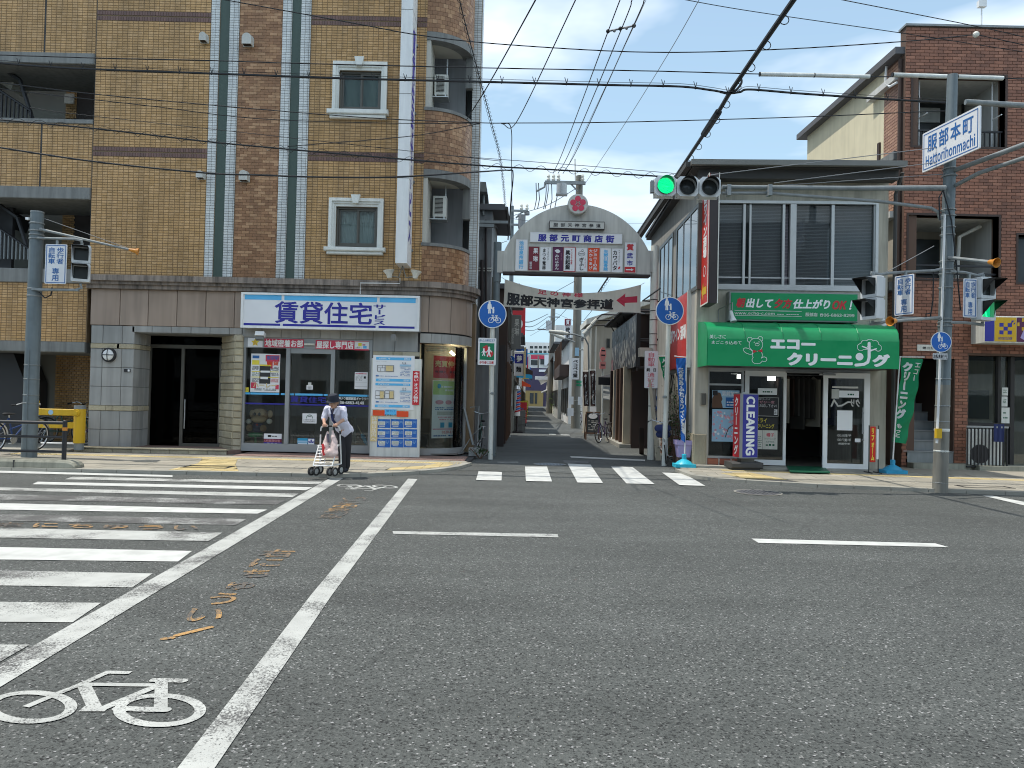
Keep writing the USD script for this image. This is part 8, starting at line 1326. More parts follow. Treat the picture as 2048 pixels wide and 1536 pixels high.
# junk at the corner of the apartment building
t=T('folding_trolley','grey folded hand trolley leaning at the apartment corner','trolley',P(945,905,18.2));yj=18.3;mb=MB();mb.tube([P(928,815,yj),P(946,890,yj-.2)],.03,6);mb.tube([P(940,815,yj+.1),P(958,812,yj+.1),P(955,880,yj)],.014,6);mb.tube([P(921,908,yj-.3),P(945,870,yj),P(962,855,yj)],.012,6);t.part('frame',mb,'galvanised');mb=MB();a=P(946,906,yj-.4);mb.box(a[0]-.1,a[0]+.13,a[1]-.1,a[1]+.1,ZP,ZP+.19);t.part('box',mb,'aluminium_dull')
bicycle('dark old bicycle parked in the shade at the apartment corner',(P(952,900,19.0)[0]+.05,19.2,ZP),math.radians(96),'green_bike','bicycles parked in the alley',basket=None)
plant('low weeds at the foot of the white sign post by the apartment corner',gL[0]-.25,gL[1]+.1,0,.28,.55,140,size=.05,seed=11)
# ================================================================ DOWN THE ALLEY
XL= lambda y:-.23+.0235*(y-19)
XR= lambda y:3.50+.0205*(y-19)
def alley_house(name,label,side,y0,y1,h,mat,inset=0.0,depth=6.0,roofm='roof_grey',eave=.35,wins=((1.0,2.2),(3.6,5.0)),shop=None,win_m='lens_dark',nwin=2,cat='house',awn=None):
    """A house lining the alley: side -1 west, +1 east; front along the lane."""
    a=(XL(y0) if side<0 else XR(y0))+inset*side;b_=(XL(y1) if side<0 else XR(y1))+inset*side;o=side*depth
    t=T(name,label,cat,(a,(y0+y1)/2,0));mb=MB();mb.prism(WF,Polygon([(a,y0),(b_,y1),(b_+o,y1),(a+o,y0)]),0,h);t.part('wall',mb,mat)
    mb=MB();mb.prism(WF,Polygon([(a-side*eave,y0-.15),(b_-side*eave,y1+.15),(b_+o,y1+.15),(a+o,y0-.15)]),h,h+.16);t.part('roof',mb,roofm);mb=MB();mb.tube([(a-side*(eave+.04),y0-.15,h+.05),(b_-side*(eave+.04),y1+.15,h+.05)],.05,6);t.part('gutter',mb,'eave_dark')
    K=Fr((a,y0,0),(b_-a,y1-y0,0)) if side<0 else Fr((b_,y1,0),(a-b_,y0-y1,0));Ln=math.hypot(b_-a,y1-y0)
    if side<0:K=Fr((a,y0,0),(b_-a,y1-y0,0))
    for (z0,z1) in wins:
        if z1>h: continue
        for i in range(nwin):
            u0,u1=Ln*(i+.18)/nwin,Ln*(i+.82)/nwin;mb=MB();mb.prism(K,sbox(u0-.05,z0-.05,u1+.05,z1+.05).difference(sbox(u0,z0,u1,z1)),.0,.05);w=t.part('window',mb,'bronze_sash');mb=MB();mb.fbox(K,u0,u1,z0,z1,.004,.012);t.part('pane',mb,win_m,parent=w);mb=MB();mb.fbox(K,(u0+u1)/2-.025,(u0+u1)/2+.025,z0,z1,.013,.03);t.part('mullion',mb,'aluminium_dull',parent=w)
    if awn:mb=MB();mb.prism(Fr(K.pt(.2,0,0),tuple(K.n)),Polygon([(0,3.0),(.8,2.6),(.8,2.45),(.0,2.5)]),0,.02);zq=[K.pt(.2,3.0,.02),K.pt(Ln-.2,3.0,.02),K.pt(Ln-.2,2.6,.8),K.pt(.2,2.6,.8),K.pt(.2,2.45,.8),K.pt(Ln-.2,2.45,.8)];mb.add(zq,[[0,1,2],[0,2,3],[3,2,5],[3,5,4]]);t.part('shop_awning',mb,awn)
    return t,K,Ln
# west side
A1,K1,_=alley_house('house','grey rendered house tucked behind the apartment corner at the alley mouth',-1,20.6,23.6,6.6,'grey_wall',inset=.45,depth=3.0,wins=((3.8,4.8),),nwin=1)
AF=Fr((0,20.6,0));mb=MB();q= lambda x,y:AF.pt(*AF.px(x,y,.06),.06);mb.tube([q(964,520),q(963,690),q(962,720),q(947,722)],.05,8);mb.tube([q(972,440),q(972,720)],.035,8);mb.tube([q(946,716),q(946,880)],.045,8);A1.part('pipe',mb,'cabinet_dark');mb=MB();a,c=AF.px(947,443,.3),AF.px(1016,446,.3);mb.fbox(AF,a[0],c[0],a[1]-.03,a[1]+.04,.2,.3);mb.fbox(AF,a[0],AF.px(988,443)[0],a[1]-.14,a[1]-.05,.2,.3);A1.part('wire_bracket',mb,'galvanised');mb=MB();[mb.tube([q(948,y),q(985,y+1)],.018,6) for y in (536,541)];A1.part('conduit',mb,'old_white')
mb=MB();a=AF.px(950,362,.1);c=AF.px(975,388,.1);mb.fbox(AF,a[0]-.5,c[0],c[1]-.02,c[1]+.05,-1.5,.4);mb.prism(AF,Polygon([(a[0]-.4,a[1]),(AF.px(972,366)[0],AF.px(972,366)[1]),(AF.px(976,388)[0],c[1]),(a[0]-.4,c[1])]),-.9,.1);A1.part('roof_shelter',mb,'grey_beam');mb=MB();mb.tube([q(967,388),q(967,430)],.035,6);A1.part('shelter_post',mb,'galvanised')
t,K2,L2=alley_house('house','dark timber restaurant front behind the white sign post, with black posts',-1,23.7,29.3,4.9,'dark_brown',inset=.05,wins=((3.3,4.4),),nwin=3)
mb=MB();
for x,w in ((988,.10),(1001,.09)):p=G(x,893);mb=MB();mb.box(p[0]-w,p[0]+w,p[1]-w,p[1]+w,0,P(x,690,p[1])[2]);t.part('post',mb,'cabinet_dark')
for i in range(7):mb=MB();mb.fbox(K2,i*.8+.1,i*.8+.16,.1,2.6,.0,.05);t.part('lattice_bar',mb,'brown_wood')
mb=MB();p=G(985,890);mb.box(*(P(977,745,p[1])[0],P(998,751,p[1])[0]),p[1]-.05,p[1],P(985,751,p[1])[2],P(985,745,p[1])[2]);t.part('pink_sign_strip',mb,'pink_plastic')
alley_house('house','narrow grey house with a barber pole on the shaded alley side',-1,31.2,36,4.0,'corridor_wall',wins=((1.0,2.2),),awn='dark_brown');alley_house('house','brown tiled house further along the shaded alley side',-1,37.6,47,3.9,'brown_wood',wins=((1.0,2.2),),awn='cyan_blue',nwin=3);alley_house('house','pale grey house in the middle of the shaded alley side',-1,50.5,62,4.6,'pale_wall',nwin=4);alley_house('house','beige house towards the far end of the shaded alley side',-1,65,84,4.4,'beige_wall',nwin=4,awn='orange_red');alley_house('house','last white house of the shaded alley side before the cross street',-1,86,122,6.4,'white_wall',nwin=5)
# east side
t,KR,LR=alley_house('closed_bar','closed bar front with blue doors beneath the torn black signboard',1,22.9,27.2,4.1,'dark_brown',inset=.08,wins=(),cat='building')
for a,m in ((.25,'dark_brown'),(1.25,'pale_wood'),(2.1,'brown_wood'),(3.0,'brown_wood'),(3.9,'pale_wood')):mb=MB();mb.fbox(KR,a,a+.22,.0,2.5,.0,.22);t.part('pilaster',mb,m)
for a in (1.55,3.3):mb=MB();mb.fbox(KR,a,a+.5,.12,2.2,.0,.06);d=t.part('blue_door',mb,'blue_paint');mb=MB();mb.fbox(KR,a+.08,a+.42,1.2,2.0,.06,.065);t.part('pane',mb,'lens_dark',parent=d)
mb=MB();mb.fbox(KR,.2,LR,0,.12,.0,.35);t.part('door_step',mb,'kerb_concrete')
y0s,y1s=21.2,27.3;SGB=Fr((XR(y1s)-.06,y1s,0),(XR(y0s)-XR(y1s),y0s-y1s,0));Lg=y1s-y0s;t=T('signboard','large torn black signboard hung along the alley above the bar front','sign',SGB.pt(Lg/2,2.4,0));mb=MB();mb.fbox(SGB,0,Lg,2.42,3.92,-.12,0);t.part('board',mb,'poster_black');r_=random.Random(9);mb=MB()
for i in range(120):u,z,l=r_.uniform(.1,Lg-.1),r_.uniform(2.5,3.85),r_.uniform(.05,.3);mb.flat(SGB,affinity.rotate(affinity.scale(Point(u,z).buffer(.05,3),r_.uniform(.3,.9),l/.07),r_.uniform(-35,20)).intersection(sbox(0,2.42,Lg,3.92)),.003+i*.00003)
t.part('torn_patch',mb,'sign_grey',kind='stuff');mb=MB();mb.fbox(SGB,.0,.5,2.43,2.9,0,.002);t.part('rust_patch',mb,'maroon')
mb=MB()
for u in (Lg-.05,Lg-.75):mb.tube([SGB.pt(u,2.3,-.05),SGB.pt(u,4.05,-.05)],.03,6);mb.tube([SGB.pt(u,4.0,-.05),SGB.pt(u,4.0,-.75)],.03,6);mb.tube([SGB.pt(u,3.2,-.05),SGB.pt(u,3.2,-.75)],.03,6);mb.tube([SGB.pt(u,2.4,-.05),SGB.pt(u,2.4,-.75)],.03,6)
mb.tube([SGB.pt(Lg-.05,4.0,-.75),SGB.pt(Lg-.05,2.4,-.75)],.03,6);t.part('bracket_frame',mb,'cabinet_dark')
for i in range(3):u=.3+i*1.7;mb=MB();mb.tube([SGB.pt(u,3.9,-.05),SGB.pt(u,4.15,.1),SGB.pt(u,4.15,.75),SGB.pt(u,3.95,.95)],.022,6);l_=t.part('lamp_arm',mb,'cabinet_dark');mb=MB();mb.tube([SGB.pt(u,4.0,.9),SGB.pt(u,3.82,1.06)],[.05,.07],8);t.part('lamp_head',mb,'old_white',parent=l_)
# beige gabled house facing the mouth
YG=31.0;GF=Fr((0,YG,0));g= lambda x,y:GF.px(x,y);pA,pB,pC=g(1178,648),g(1238,628),g(1178,866);t=T('gabled_house','beige plastered house with a sloping white eave behind the bar front','house',GF.pt(pA[0],0,0));mb=MB();mb.prism(GF,Polygon([(pA[0],0),(pB[0]+3,0),(pB[0]+3,pB[1]+.9),(pB[0],pB[1]+.25),(pA[0],pA[1]-.1)]),-2.2,0);t.part('wall',mb,'beige_wall');mb=MB();e0,e1=g(1171,645),g(1240,621);mb.prism(GF,Polygon([(e0[0],e0[1]-.12),(e1[0]+3,e1[1]+.9),(e1[0]+3,e1[1]+1.1),(e0[0],e0[1]+.1)]),-2.4,.45);t.part('roof',mb,'off_white');q=GF.rect(1213.5,677,1220,696,.03);mb=MB();mb.fbox(GF,*q,.0,.03);t.part('window',mb,'bronze_sash');mb=MB();mb.fbox(GF,q[0]+.03,q[1]-.03,q[2]+.03,q[3]-.03,.03,.035);t.part('pane',mb,'lens_dark')
q=GF.rect(1207,773,1237,800,.5);mb=MB();mb.add([GF.pt(q[0],q[2],.5),GF.pt(q[1],q[2],.5),GF.pt(q[1],q[3],.0),GF.pt(q[0],q[3],.0)],[[0,1,2],[0,2,3]]);t.part('lean_to_roof',mb,'grey_beam');q=GF.rect(1178,864,1237,832,.2)
mb=MB();[mb.tube([GF.pt(g(x,700)[0],0,.15),GF.pt(g(x,700)[0],g(x,yt)[1],.15)],.04,8) for x,yt in ((1180,640),(1190,654))];t.part('downpipe',mb,'off_white')
YW=27.6;a,c=P(1194,770,YW),P(1236,744,YW);t=T('canvas_awning','dark folded canvas awning beside the bar front','awning',(a[0],YW,a[2]));mb=MB();mb.add([(a[0],YW-.4,a[2]),(c[0],YW-.4,a[2]),(c[0],YW+.9,c[2]),(a[0]+.6,YW+.9,c[2]-.1),(a[0],YW-.4,a[2]+.28),(c[0],YW-.4,a[2]+.28)],[[0,1,5],[0,5,4],[4,5,2],[4,2,3]]);t.part('canvas',mb,'poster_black')
t,KW,LW=alley_house('timber_house','white house with a brown timber upper balcony beside the alley',1,44,53,4.9,'white_wall',inset=-.68,wins=((.6,2.1),),nwin=3);mb=MB();mb.fbox(KW,.1,LW-.1,2.8,3.5,.0,.55);t.part('balcony',mb,'dark_brown');[t.part('balcony_post',MB().fbox(KW,u,u+.1,3.5,4.85,.45,.55),'brown_wood') for u in np.linspace(.2,LW-.3,5)]
alley_house('tiled_house','grey tiled house with flat roof in the middle of the sunny alley side',1,55,66,5.5,'sign_grey',inset=-.85,nwin=3,wins=((.9,2.1),(3.4,4.6)));alley_house('house','low cream house behind the lime bush on the sunny alley side',1,67,84,5.2,'cream_wall',inset=-.5,nwin=4);alley_house('house','last beige house of the sunny alley side before the cross street',1,86,123,5.6,'beige_wall',nwin=5,awn='white_clean')
# buildings across the far cross street
YF=141.0;FF=Fr((0,YF,0));f2= lambda x,y,n=0.0:FF.px(x,y,n);t=T('corner_shop','dark purple shop front with a yellow ground floor at the end of the alley','building',FF.pt(f2(1070,800)[0],0,0));q=FF.rect(1030,735,1097,812);mb=MB();mb.fbox(FF,q[0],q[1],0,q[3],-8,0);t.part('wall',mb,'purple_front');q=FF.rect(1048,781,1086,812,.2);mb=MB();mb.fbox(FF,q[0],q[1],0,q[3],.0,.2);t.part('ground_floor',mb,'yellow_front')
for x0,x1 in ((1060,1067),(1070,1074)):r=FF.rect(x0,786,x1,806,.25);mb=MB();mb.fbox(FF,r[0],r[1],.5,r[3],.2,.25);t.part('window',mb,'lens_dark')
r=FF.rect(1053,743,1064,748,.1);mb=MB();mb.fbox(FF,*r,.0,.1);r=FF.rect(1078,739,1094,744,.1);mb.fbox(FF,*r,.0,.1);t.part('sign_panel',mb,'board_white')
t=T('drug_store','red and white shop building at the end of the alley above the purple front','building',FF.pt(f2(1080,735)[0],0,-9));q=FF.rect(1040,707,1112,735,-9);mb=MB();mb.fbox(FF,q[0],q[1],0,q[3],-20,-9);t.part('wall',mb,'white_wall');q=FF.rect(1062,710,1110,719,-8.9);mb=MB();mb.fbox(FF,*q,-9,-8.9);t.part('red_band',mb,'plum_red');q=FF.rect(1062,720,1076,730,-8.9);mb=MB();mb.fbox(FF,*q,-9,-8.9);q=FF.rect(1081,718,1100,729,-8.9);mb.fbox(FF,*q,-9,-8.88);t.part('window',mb,'lens_dark');q=FF.rect(1089,710,1098,731,-8.7);mb=MB();mb.fbox(FF,*q,-9,-8.7);t.part('sign_panel',mb,'board_white');q=FF.rect(1053,706,1100,708.5,-8.8);mb=MB();mb.fbox(FF,*q,-9,-8.8);t.part('cornice',mb,'cyan_plastic')
FA=Fr((0,210,0));t=T('apartment_block','far pale apartment block closing the view down the alley','building',FA.pt(FA.px(1090,800)[0],0,0));q=FA.rect(1040,684,1200,800);mb=MB();mb.fbox(FA,q[0],q[1],0,q[3],-12,0);t.part('wall',mb,'white_wall')
for i in range(9):
    for j in range(3):r=FA.rect(1060+i*9,692+j*9,1066+i*9,697+j*9,.1);mb=MB();mb.fbox(FA,*r,.0,.1);t.part('window',mb,'lens_dark')
t=T('office_tower','grey blocky building rising behind the pawnshop sign','building',(P(1120,700,150)[0],150,0));mb=MB();a,c=P(1111,650,150),P(1128,700,150);mb.box(a[0],c[0]+10,150,160,0,a[2]);t.part('wall',mb,'pale_wall')
# ---- things standing in the alley
def upole(label,px,py,ptop,r,mat='pole_concrete',grp='utility poles along the alley'):
    g=G(px,py);zt=P(*ptop,g[1])[2];t=T('utility_pole',label,'pole',g,group=grp);xt=P(*ptop,g[1])[0];mb=MB();mb.tube([(g[0],g[1],0),(xt,g[1],zt)],[r,r*.72],16);t.part('shaft',mb,mat,smooth=50); return t,g,xt,zt
def insul(t,p,s=1.0):mb=MB();mb.lathe([(0,0),(.05*s,0),(.07*s,.06*s),(.04*s,.1*s),(.06*s,.16*s),(.03*s,.22*s),(0,.22*s)],p,n=8);t.part('insulator',mb,'off_white')
up1,g1,x1t,z1t=upole('big concrete utility pole with a transformer rising behind the street arch',1151,857,(1159,352),.24);y1=g1[1];pz_= lambda x,y:P(x,y,y1-.3)
mb=MB();a,c=pz_(1090,364),pz_(1171,363.5);mb.box(a[0],c[0],a[1]-.08,a[1]+.04,a[2]-.1,a[2]+.06);mb.tube([pz_(1090,364),pz_(1089,374),pz_(1072,383)],.05,6);mb.tube([pz_(1141,367),pz_(1156,383)],.04,6);up1.part('crossarm',mb,'galvanised');mb=MB();a,c=pz_(1112,366),pz_(1134,391);mb.tube([((a[0]+c[0])/2,a[1]-.15,c[2]),((a[0]+c[0])/2,a[1]-.15,a[2]-.1)],.26,16);mb.box(a[0],c[0],a[1]-.4,a[1],c[2]-.05,c[2]+.02);up1.part('transformer',mb,'transformer_grey',smooth=40);mb=MB();mb.tube([pz_(1151,365),pz_(1150,318)],.035,6);up1.part('lightning_rod',mb,'off_white')
for x in (1097,1107,1117,1165):insul(up1,pz_(x,362),1.5)
mb=MB();[mb.tube([pz_(x0,366),pz_(x0+.5,380),pz_(x1,398),pz_(x1-4,418)],.022,5) for x0,x1 in ((1092,1091),(1096,1094),(1103,1104),(1117,1113),(1072,1073),(1077,1079))];up1.part('drop_wire',mb,'cable_black')
mb=MB();a,c=pz_(1143.5,716),pz_(1157.5,759);mb.box(a[0],c[0],a[1]-.06,a[1],c[2],a[2]);pl1=up1.part('wrap_sign',mb,'board_white');mb=MB();K=Fr((a[0],a[1]-.065,0));mb.flat(K,fit(txt('ペコペコ堂',vertical=True,bold=3),(c[0]-a[0])*.18,(c[0]-a[0])*.82,c[2]+.1,a[2]-.1),0);up1.part('lettering',mb,'letter_black',parent=pl1);mb=MB();a,c=pz_(1149.5,715.5),pz_(1157.5,724);mb.box(a[0],c[0],a[1]-.05,a[1],c[2]+.3,a[2]+.5);up1.part('blue_plate',mb,'poster_sky')
for y0,y1_ in ((761,766),(768,772)):mb=MB();z0,z1=pz_(1152,y1_)[2],pz_(1152,y0)[2];mb.lathe([(.235,0),(.235,z1-z0)],(g1[0]+.03,g1[1],z0),n=18);up1.part('green_band',mb,'safety_green')
for k,(x0,y0,x1,y1_) in enumerate(((1137.5,793,1147,809),(1156,793.5,1166,810),(1135,816,1147,832))):a,c=P(x0,y0,y1-.5),P(x1,y1_,y1-.5);mb=MB();mb.box(a[0],c[0],a[1]-.02,a[1],c[2],a[2]);tt=T('blank_board',['white blank board tied on the far side of the big pole facing the lane','white blank board tied on the house side of the big pole','lowest white blank board tied to the big pole'][k],'board',((a[0]+c[0])/2,a[1],c[2]));tt.part('sheet',mb,'board_white');mb=MB();mb.tube([((a[0]+c[0])/2,a[1],(a[2]+c[2])/2),(g1[0],g1[1]-.2,(a[2]+c[2])/2)],.012,4);tt.part('tie',mb,'galvanised')
def street_lamp(label,base,arm,m='galvanised'):
    t=T('street_lamp',label,'street lamp',base,group='small street lamps along the alley');mb=MB();mb.tube(arm,.035,8);t.part('arm',mb,m);e,d=np.array(arm[-1]),np.array(arm[-1])-np.array(arm[-2]);d=d/np.linalg.norm(d);mb=MB();mb.tube([e-d*.05,e+d*.2,e+d*.75],[.05,.10,.06],10);t.part('lamp_head',mb,'old_white',smooth=50)
yS=30.6;pS= lambda x,y:P(x,y,yS);street_lamp('lower small street lamp on the thin pole in front of the brown banners',(pS(1178,865)[0],yS,0),[(pS(1178,865)[0],yS,0),pS(1178,760),pS(1177,690),pS(1170,676),pS(1150,669),pS(1134,667)]);street_lamp('short lamp bracket halfway up the big concrete pole',pz_(1153,695),[pz_(1153,700),pz_(1168,699)]);street_lamp('upper lamp bracket on the big concrete pole',pz_(1150,684),[pz_(1150,684),pz_(1128,676)])
up2,g2,x2t,z2t=upole('grey utility pole with a transformer box further down the alley',1098,827,(1107,600),.30);y2=g2[1];p2= lambda x,y:P(x,y,y2-.4);mb=MB();a,c=p2(1092,642),p2(1103,661);mb.box(a[0],c[0],a[1]-.4,a[1],c[2],a[2]);up2.part('transformer',mb,'transformer_grey');mb=MB();a,c=p2(1075,659),p2(1100,660.5);mb.box(a[0],c[0],a[1]-.1,a[1],c[2],c[2]+.12);mb.box(p2(1098,615)[0],p2(1120,615)[0],a[1]-.1,a[1],p2(1100,635)[2],p2(1100,633)[2]);up2.part('crossarm',mb,'cable_grey')
up3,g3,*_=upole('slim far utility pole near the end of the alley',1074.5,812,(1077,712),.2);upole('slim white lamp post near the end of the alley',1058,812,(1060,762),.12,'off_white');upole('slim pale pole on the far corner of the alley end',1083,811,(1085,770),.14,'off_white')
YV=46.0;up5,*_=upole('utility pole with crossarms behind the west end of the arch',1020,0+845,(1024,412),.16,'pole_steel');y5=up5.o[1];p5= lambda x,y:P(x,y,y5-.3);mb=MB()
for x0,x1,y in ((1020,1056,421),(1016,1052,449)):a,c=p5(x0,y),p5(x1,y);mb.box(a[0],c[0],a[1]-.06,a[1]+.02,a[2]-.07,a[2]+.05)
mb.tube([p5(1032,436),p5(1046,422)],.05,6);up5.part('crossarm',mb,'galvanised');[insul(up5,p5(x,420),1.6) for x in (1043,1054)];mb=MB();a=p5(1044,430);mb.tube([a,a-(0,0,.8)],.22,10);mb.tube([p5(1054,424),p5(1054,430)],.16,8);up5.part('switch_gear',mb,'cable_grey')
# west side signs
def box_sign(label,px0,py0,px1,py1,Y,m,text=None,tm='white_clean',name='hanging_sign',th=.12,**k):
    a,c=P(px0,py0,Y),P(px1,py1,Y);t=T(name,label,'sign',((a[0]+c[0])/2,Y,c[2]));K=Fr((0,Y-th/2,0));mb=MB();mb.cham(K,a[0],c[0],c[2],a[2],-th,0,.012);t.part('box',mb,m)
    if text:
        w,h=c[0]-a[0],a[2]-c[2]
        for s,x0,x1,y0,y1,vert,b in text:mb=MB();mb.flat(K,fit(txt(s,vertical=vert,bold=b),a[0]+w*x0,a[0]+w*x1,a[2]-h*y1,a[2]-h*y0),.004);t.part('lettering',mb,tm)
    mb=MB();xa=XL(Y) if px0<1060 else XR(Y);xm=a[0] if px0<1060 else c[0];[mb.box(min(xa,xm),max(xa,xm),Y-.02,Y+.02,z,z+.04) for z in (c[2]+.1,a[2]-.14)];t.part('bracket',mb,'cabinet_dark'); return t,K,a,c
box_sign('grey hanging shop sign with two pale kanji under the banner',1022,630,1041.5,699,26,'grey_beam',[('果琳',.35,.82,.12,.6, True,1),('服部店',.1,.32,.4,.85, True,0)],'old_white')
t,K,a,c=box_sign('bright red hanging sign with a white round mark behind the grey sign',1020,612,1050,670,33,'letter_red');mb=MB();w,h=c[0]-a[0],a[2]-c[2];mb.flat(K,Point(a[0]+w*.42,a[2]-h*.62).buffer(w*.42).intersection(sbox(a[0],c[2],c[0],a[2])),.004);t.part('round_mark',mb,'white_clean')
t,K,a,c=box_sign('white and navy bar sign with a brown edge over the shaded alley side',1029,702,1047,752,30,'board_white',[('夢',.2,.8,.2,.42, False,3),('麺',.2,.75,.62,.85, False,2)],'letter_black');mb=MB();w,h=c[0]-a[0],a[2]-c[2];mb.flat(K,sbox(a[0]+w*.06,a[2]-h*.5,c[0]-w*.06,a[2]-h*.12),.002);t.part('navy_field',mb,'sign_navy');mb=MB();mb.flat(K,fit(txt('夢',bold=2),a[0]+w*.25,c[0]-w*.2,a[2]-h*.44,a[2]-h*.18),.006);t.part('lettering',mb,'white_clean');mb=MB();mb.box(c[0]+.01,c[0]+.08,29.85,30.05,c[2]-.1,a[2]+.15);t.part('edge',mb,'poster_tan')
box_sign('small black lantern sign under the far blue disc',1015,722,1025,744,27.5,'poster_black',[('串',.2,.8,.2,.8, False,1)],'old_white');cc=P(1022,719,27.8);shared_path_sign('round_sign','far blue round path sign half hidden behind the black posts',cc,.15,group='blue round path signs');pg=(P(1018.5,860,27.9)[0],27.9);mb=MB();mb.cyl((*pg,0),(*pg,P(1019,700,27.9)[2]),.045,n=10);tt=T('sign_post','white post of the far blue disc with a grey sleeve','pole',(*pg,0));tt.part('post',mb,'old_white');mb=MB();mb.cyl((*pg,P(1019,812,27.9)[2]),(*pg,P(1019,787,27.9)[2]),.085,n=10);tt.part('sleeve',mb,'galvanised')
yB=31.5;tt=T('barber_pole','striped red white and blue barber pole in the shaded alley side','barber pole',(P(1033,836,yB)[0],yB,0));c0,c1=P(1034,832,yB),P(1034,778,yB);mb=MB();mb.cyl(c0,c1,.13,n=16);tt.part('cylinder',mb,'white_clean');
for k,m in enumerate(('letter_red','sign_blue')):
    mb=MB()
    for j in range(5):an=np.linspace(0,PI*2,17);zz0=c0[2]+(c1[2]-c0[2])*(j+.1+k*.5)/5.6;V=[]
    for j in range(5):
        an=np.linspace(0,2*PI,17);zb0=c0[2]+.02+(c1[2]-c0[2]-.25)*(j+k*.5)/5;v=[(c0[0]+.133*math.cos(a),c0[1]+.133*math.sin(a),zb0+.2*a/(2*PI)) for a in an]+[(c0[0]+.133*math.cos(a),c0[1]+.133*math.sin(a),zb0+.07+.2*a/(2*PI)) for a in an];mb.add(v,[[i,i+1,18+i,17+i] for i in range(16)])
    tt.part('stripe',mb,m)
mb=MB();mb.lathe([(0,.16),(.09,.14),(.15,.0),(.15,-.05)],c1,n=14);tt.part('cap',mb,'chrome');mb=MB();mb.cyl((c0[0],yB,.05),(c0[0],yB,c0[2]),.05,n=8);mb.box(c0[0]-.25,c0[0]+.25,yB-.25,yB+.25,0,.06);tt.part('stand',mb,'cabinet_dark');mb=MB();q=P(1012,800,29.6);mb.box(q[0]-.3,q[0]-.12,29.4,29.6,.1,1.6);single('blue_board',mb,'blue_paint','narrow blue board standing at the black posts of the timber restaurant','board')
# east side signs
box_sign('tall white and red pawnshop sign high over the sunny alley side',1129,637,1141.5,682,58,'board_white',[('武市',.15,.85,.4,.95, True,3)],'letter_black',th=.25);t,K,a,c=box_sign('red head panel of the pawnshop sign',1130,638,1141,651,57.7,'maroon',[('質',.2,.8,.1,.9, False,2)],'board_white',th=.1)
yO=29.0;a=P(1206,700,yO);t=T('oval_sign','pink oval sign on a thin white post beside the beige house','sign',(P(1204,838,yO)[0],yO,0));K=Fr((a[0],yO,P(1206,712,yO)[2]));mb=MB();mb.prism(K,unary_union([affinity.scale(Point(0,.07).buffer(.12,16),1,2.3),sbox(-.11,-.5,.11,-.22)]),-.05,.05);t.part('plate',mb,'pink_plastic');mb=MB();[mb.flat(K,sbox(-.07,z,.08,z+.05),.053) for z in (.18,.0,-.38)];t.part('lettering',mb,'letter_black');mb=MB();mb.cyl((P(1204,838,yO)[0],yO+.05,0),(a[0],yO+.05,K.o[2]-.2),.035,n=8);mb.box(a[0]-.02,a[0]+.25,yO+.03,yO+.06,P(1204,791,yO)[2],P(1204,790,yO)[2]+.03);t.part('post',mb,'off_white')
for k,(x0,x1,y0,yb) in enumerate(((1165,1177,744,30.3),(1180,1191,742,30.0))):flag('banner',['brown cloth banner with white kana beside the thin lamp pole, further one','brown cloth banner with white kana beside the thin lamp pole, nearer one'][k],P(x1 if k else x0,860,yb)[0],yb,0,[P(x0,y0,yb),P(x1,y0,yb),P(x1+(0 if k else 1),812,yb),P(x0+(3 if k==0 else 2),812,yb)],1,'flag_brown',[('すし処',.25,.75,.06,.95,'flag_white',2, True)], None,P((x1 if k else x0),y0-3,yb),.02)
gA=G(1186,880);t=T('chalkboard','black easel chalkboard menu with a white oval standing in the lane','menu board',gA);K=Fr((gA[0],gA[1],0),rot(-8),(0,.18,.98));w=14.5/F*gA[1];hh=P(1186,823,gA[1])[2];mb=MB();mb.fbox(K,-w,w,.22,hh,-.03,0);t.part('slate',mb,'chalkboard');mb=MB();mb.prism(K,sbox(-w,.22,w,hh).difference(sbox(-w+.04,.27,w-.04,hh-.04)),0,.012);[mb.fbox(K,s*w-.03,s*w+.03,0,.3,-.03,.0) for s in (-1,1)];mb.tube([(gA[0]-w,gA[1]+.18,hh*.9),(gA[0]-w,gA[1]+.6,0)],.02,5);mb.tube([(gA[0]+w,gA[1]+.18,hh*.9),(gA[0]+w,gA[1]+.6,0)],.02,5);t.part('frame',mb,'brown_wood');mb=MB();mb.flat(K,affinity.scale(Point(0,hh-.16).buffer(.1,14),1.6,1),.014);t.part('oval_print',mb,'board_white');mb=MB();scrawl(mb,K,-w+.1,w-.1,.34,hh-.3,6,.004,4,.45);t.part('lettering',mb,'sign_grey');mb=MB();mb.fbox(K,-w*.45,w*.45,hh+.0,hh+.2,-.03,-.01);t.part('price_card',mb,'board_white')
gb=G(1214,886);bicycle('purple town bicycle parked facing the lane beside the bar front',(gb[0]-.05,gb[1]+.25,0),math.radians(-118),'bike_purple','bicycles parked in the alley',basket=None);gb=G(1166,853);bicycle('purple blue bicycle with a covered basket parked behind the big pole',(gb[0]+.05,gb[1]+.3,0),math.radians(-70),'bike_purple','bicycles parked in the alley',basket='cover');gb=G(1113,834);bicycle('bicycle parked with a small scooter among the green bushes',(gb[0]+.1,gb[1]+.5,0),math.radians(-95),'bike_blue','bicycles parked in the alley',basket='wire');gb=G(1043,846);bicycle('dark bicycle parked by the barber pole',(gb[0]-.25,gb[1]+.4,0),math.radians(80),'green_bike','bicycles parked in the alley',basket='wire')
gs=G(1123,838);t=T('scooter','white and black scooter parked among the green bushes','scooter',gs);o=gs
for dy in (.0,1.15):mb=MB();mb.lathe([(.12,-.05),(.22,-.06),(.24,0),(.22,.06),(.12,.05)],o+(.0,dy,.24),(1,0,0),18);t.part('wheel',mb,'rubber',smooth=40)
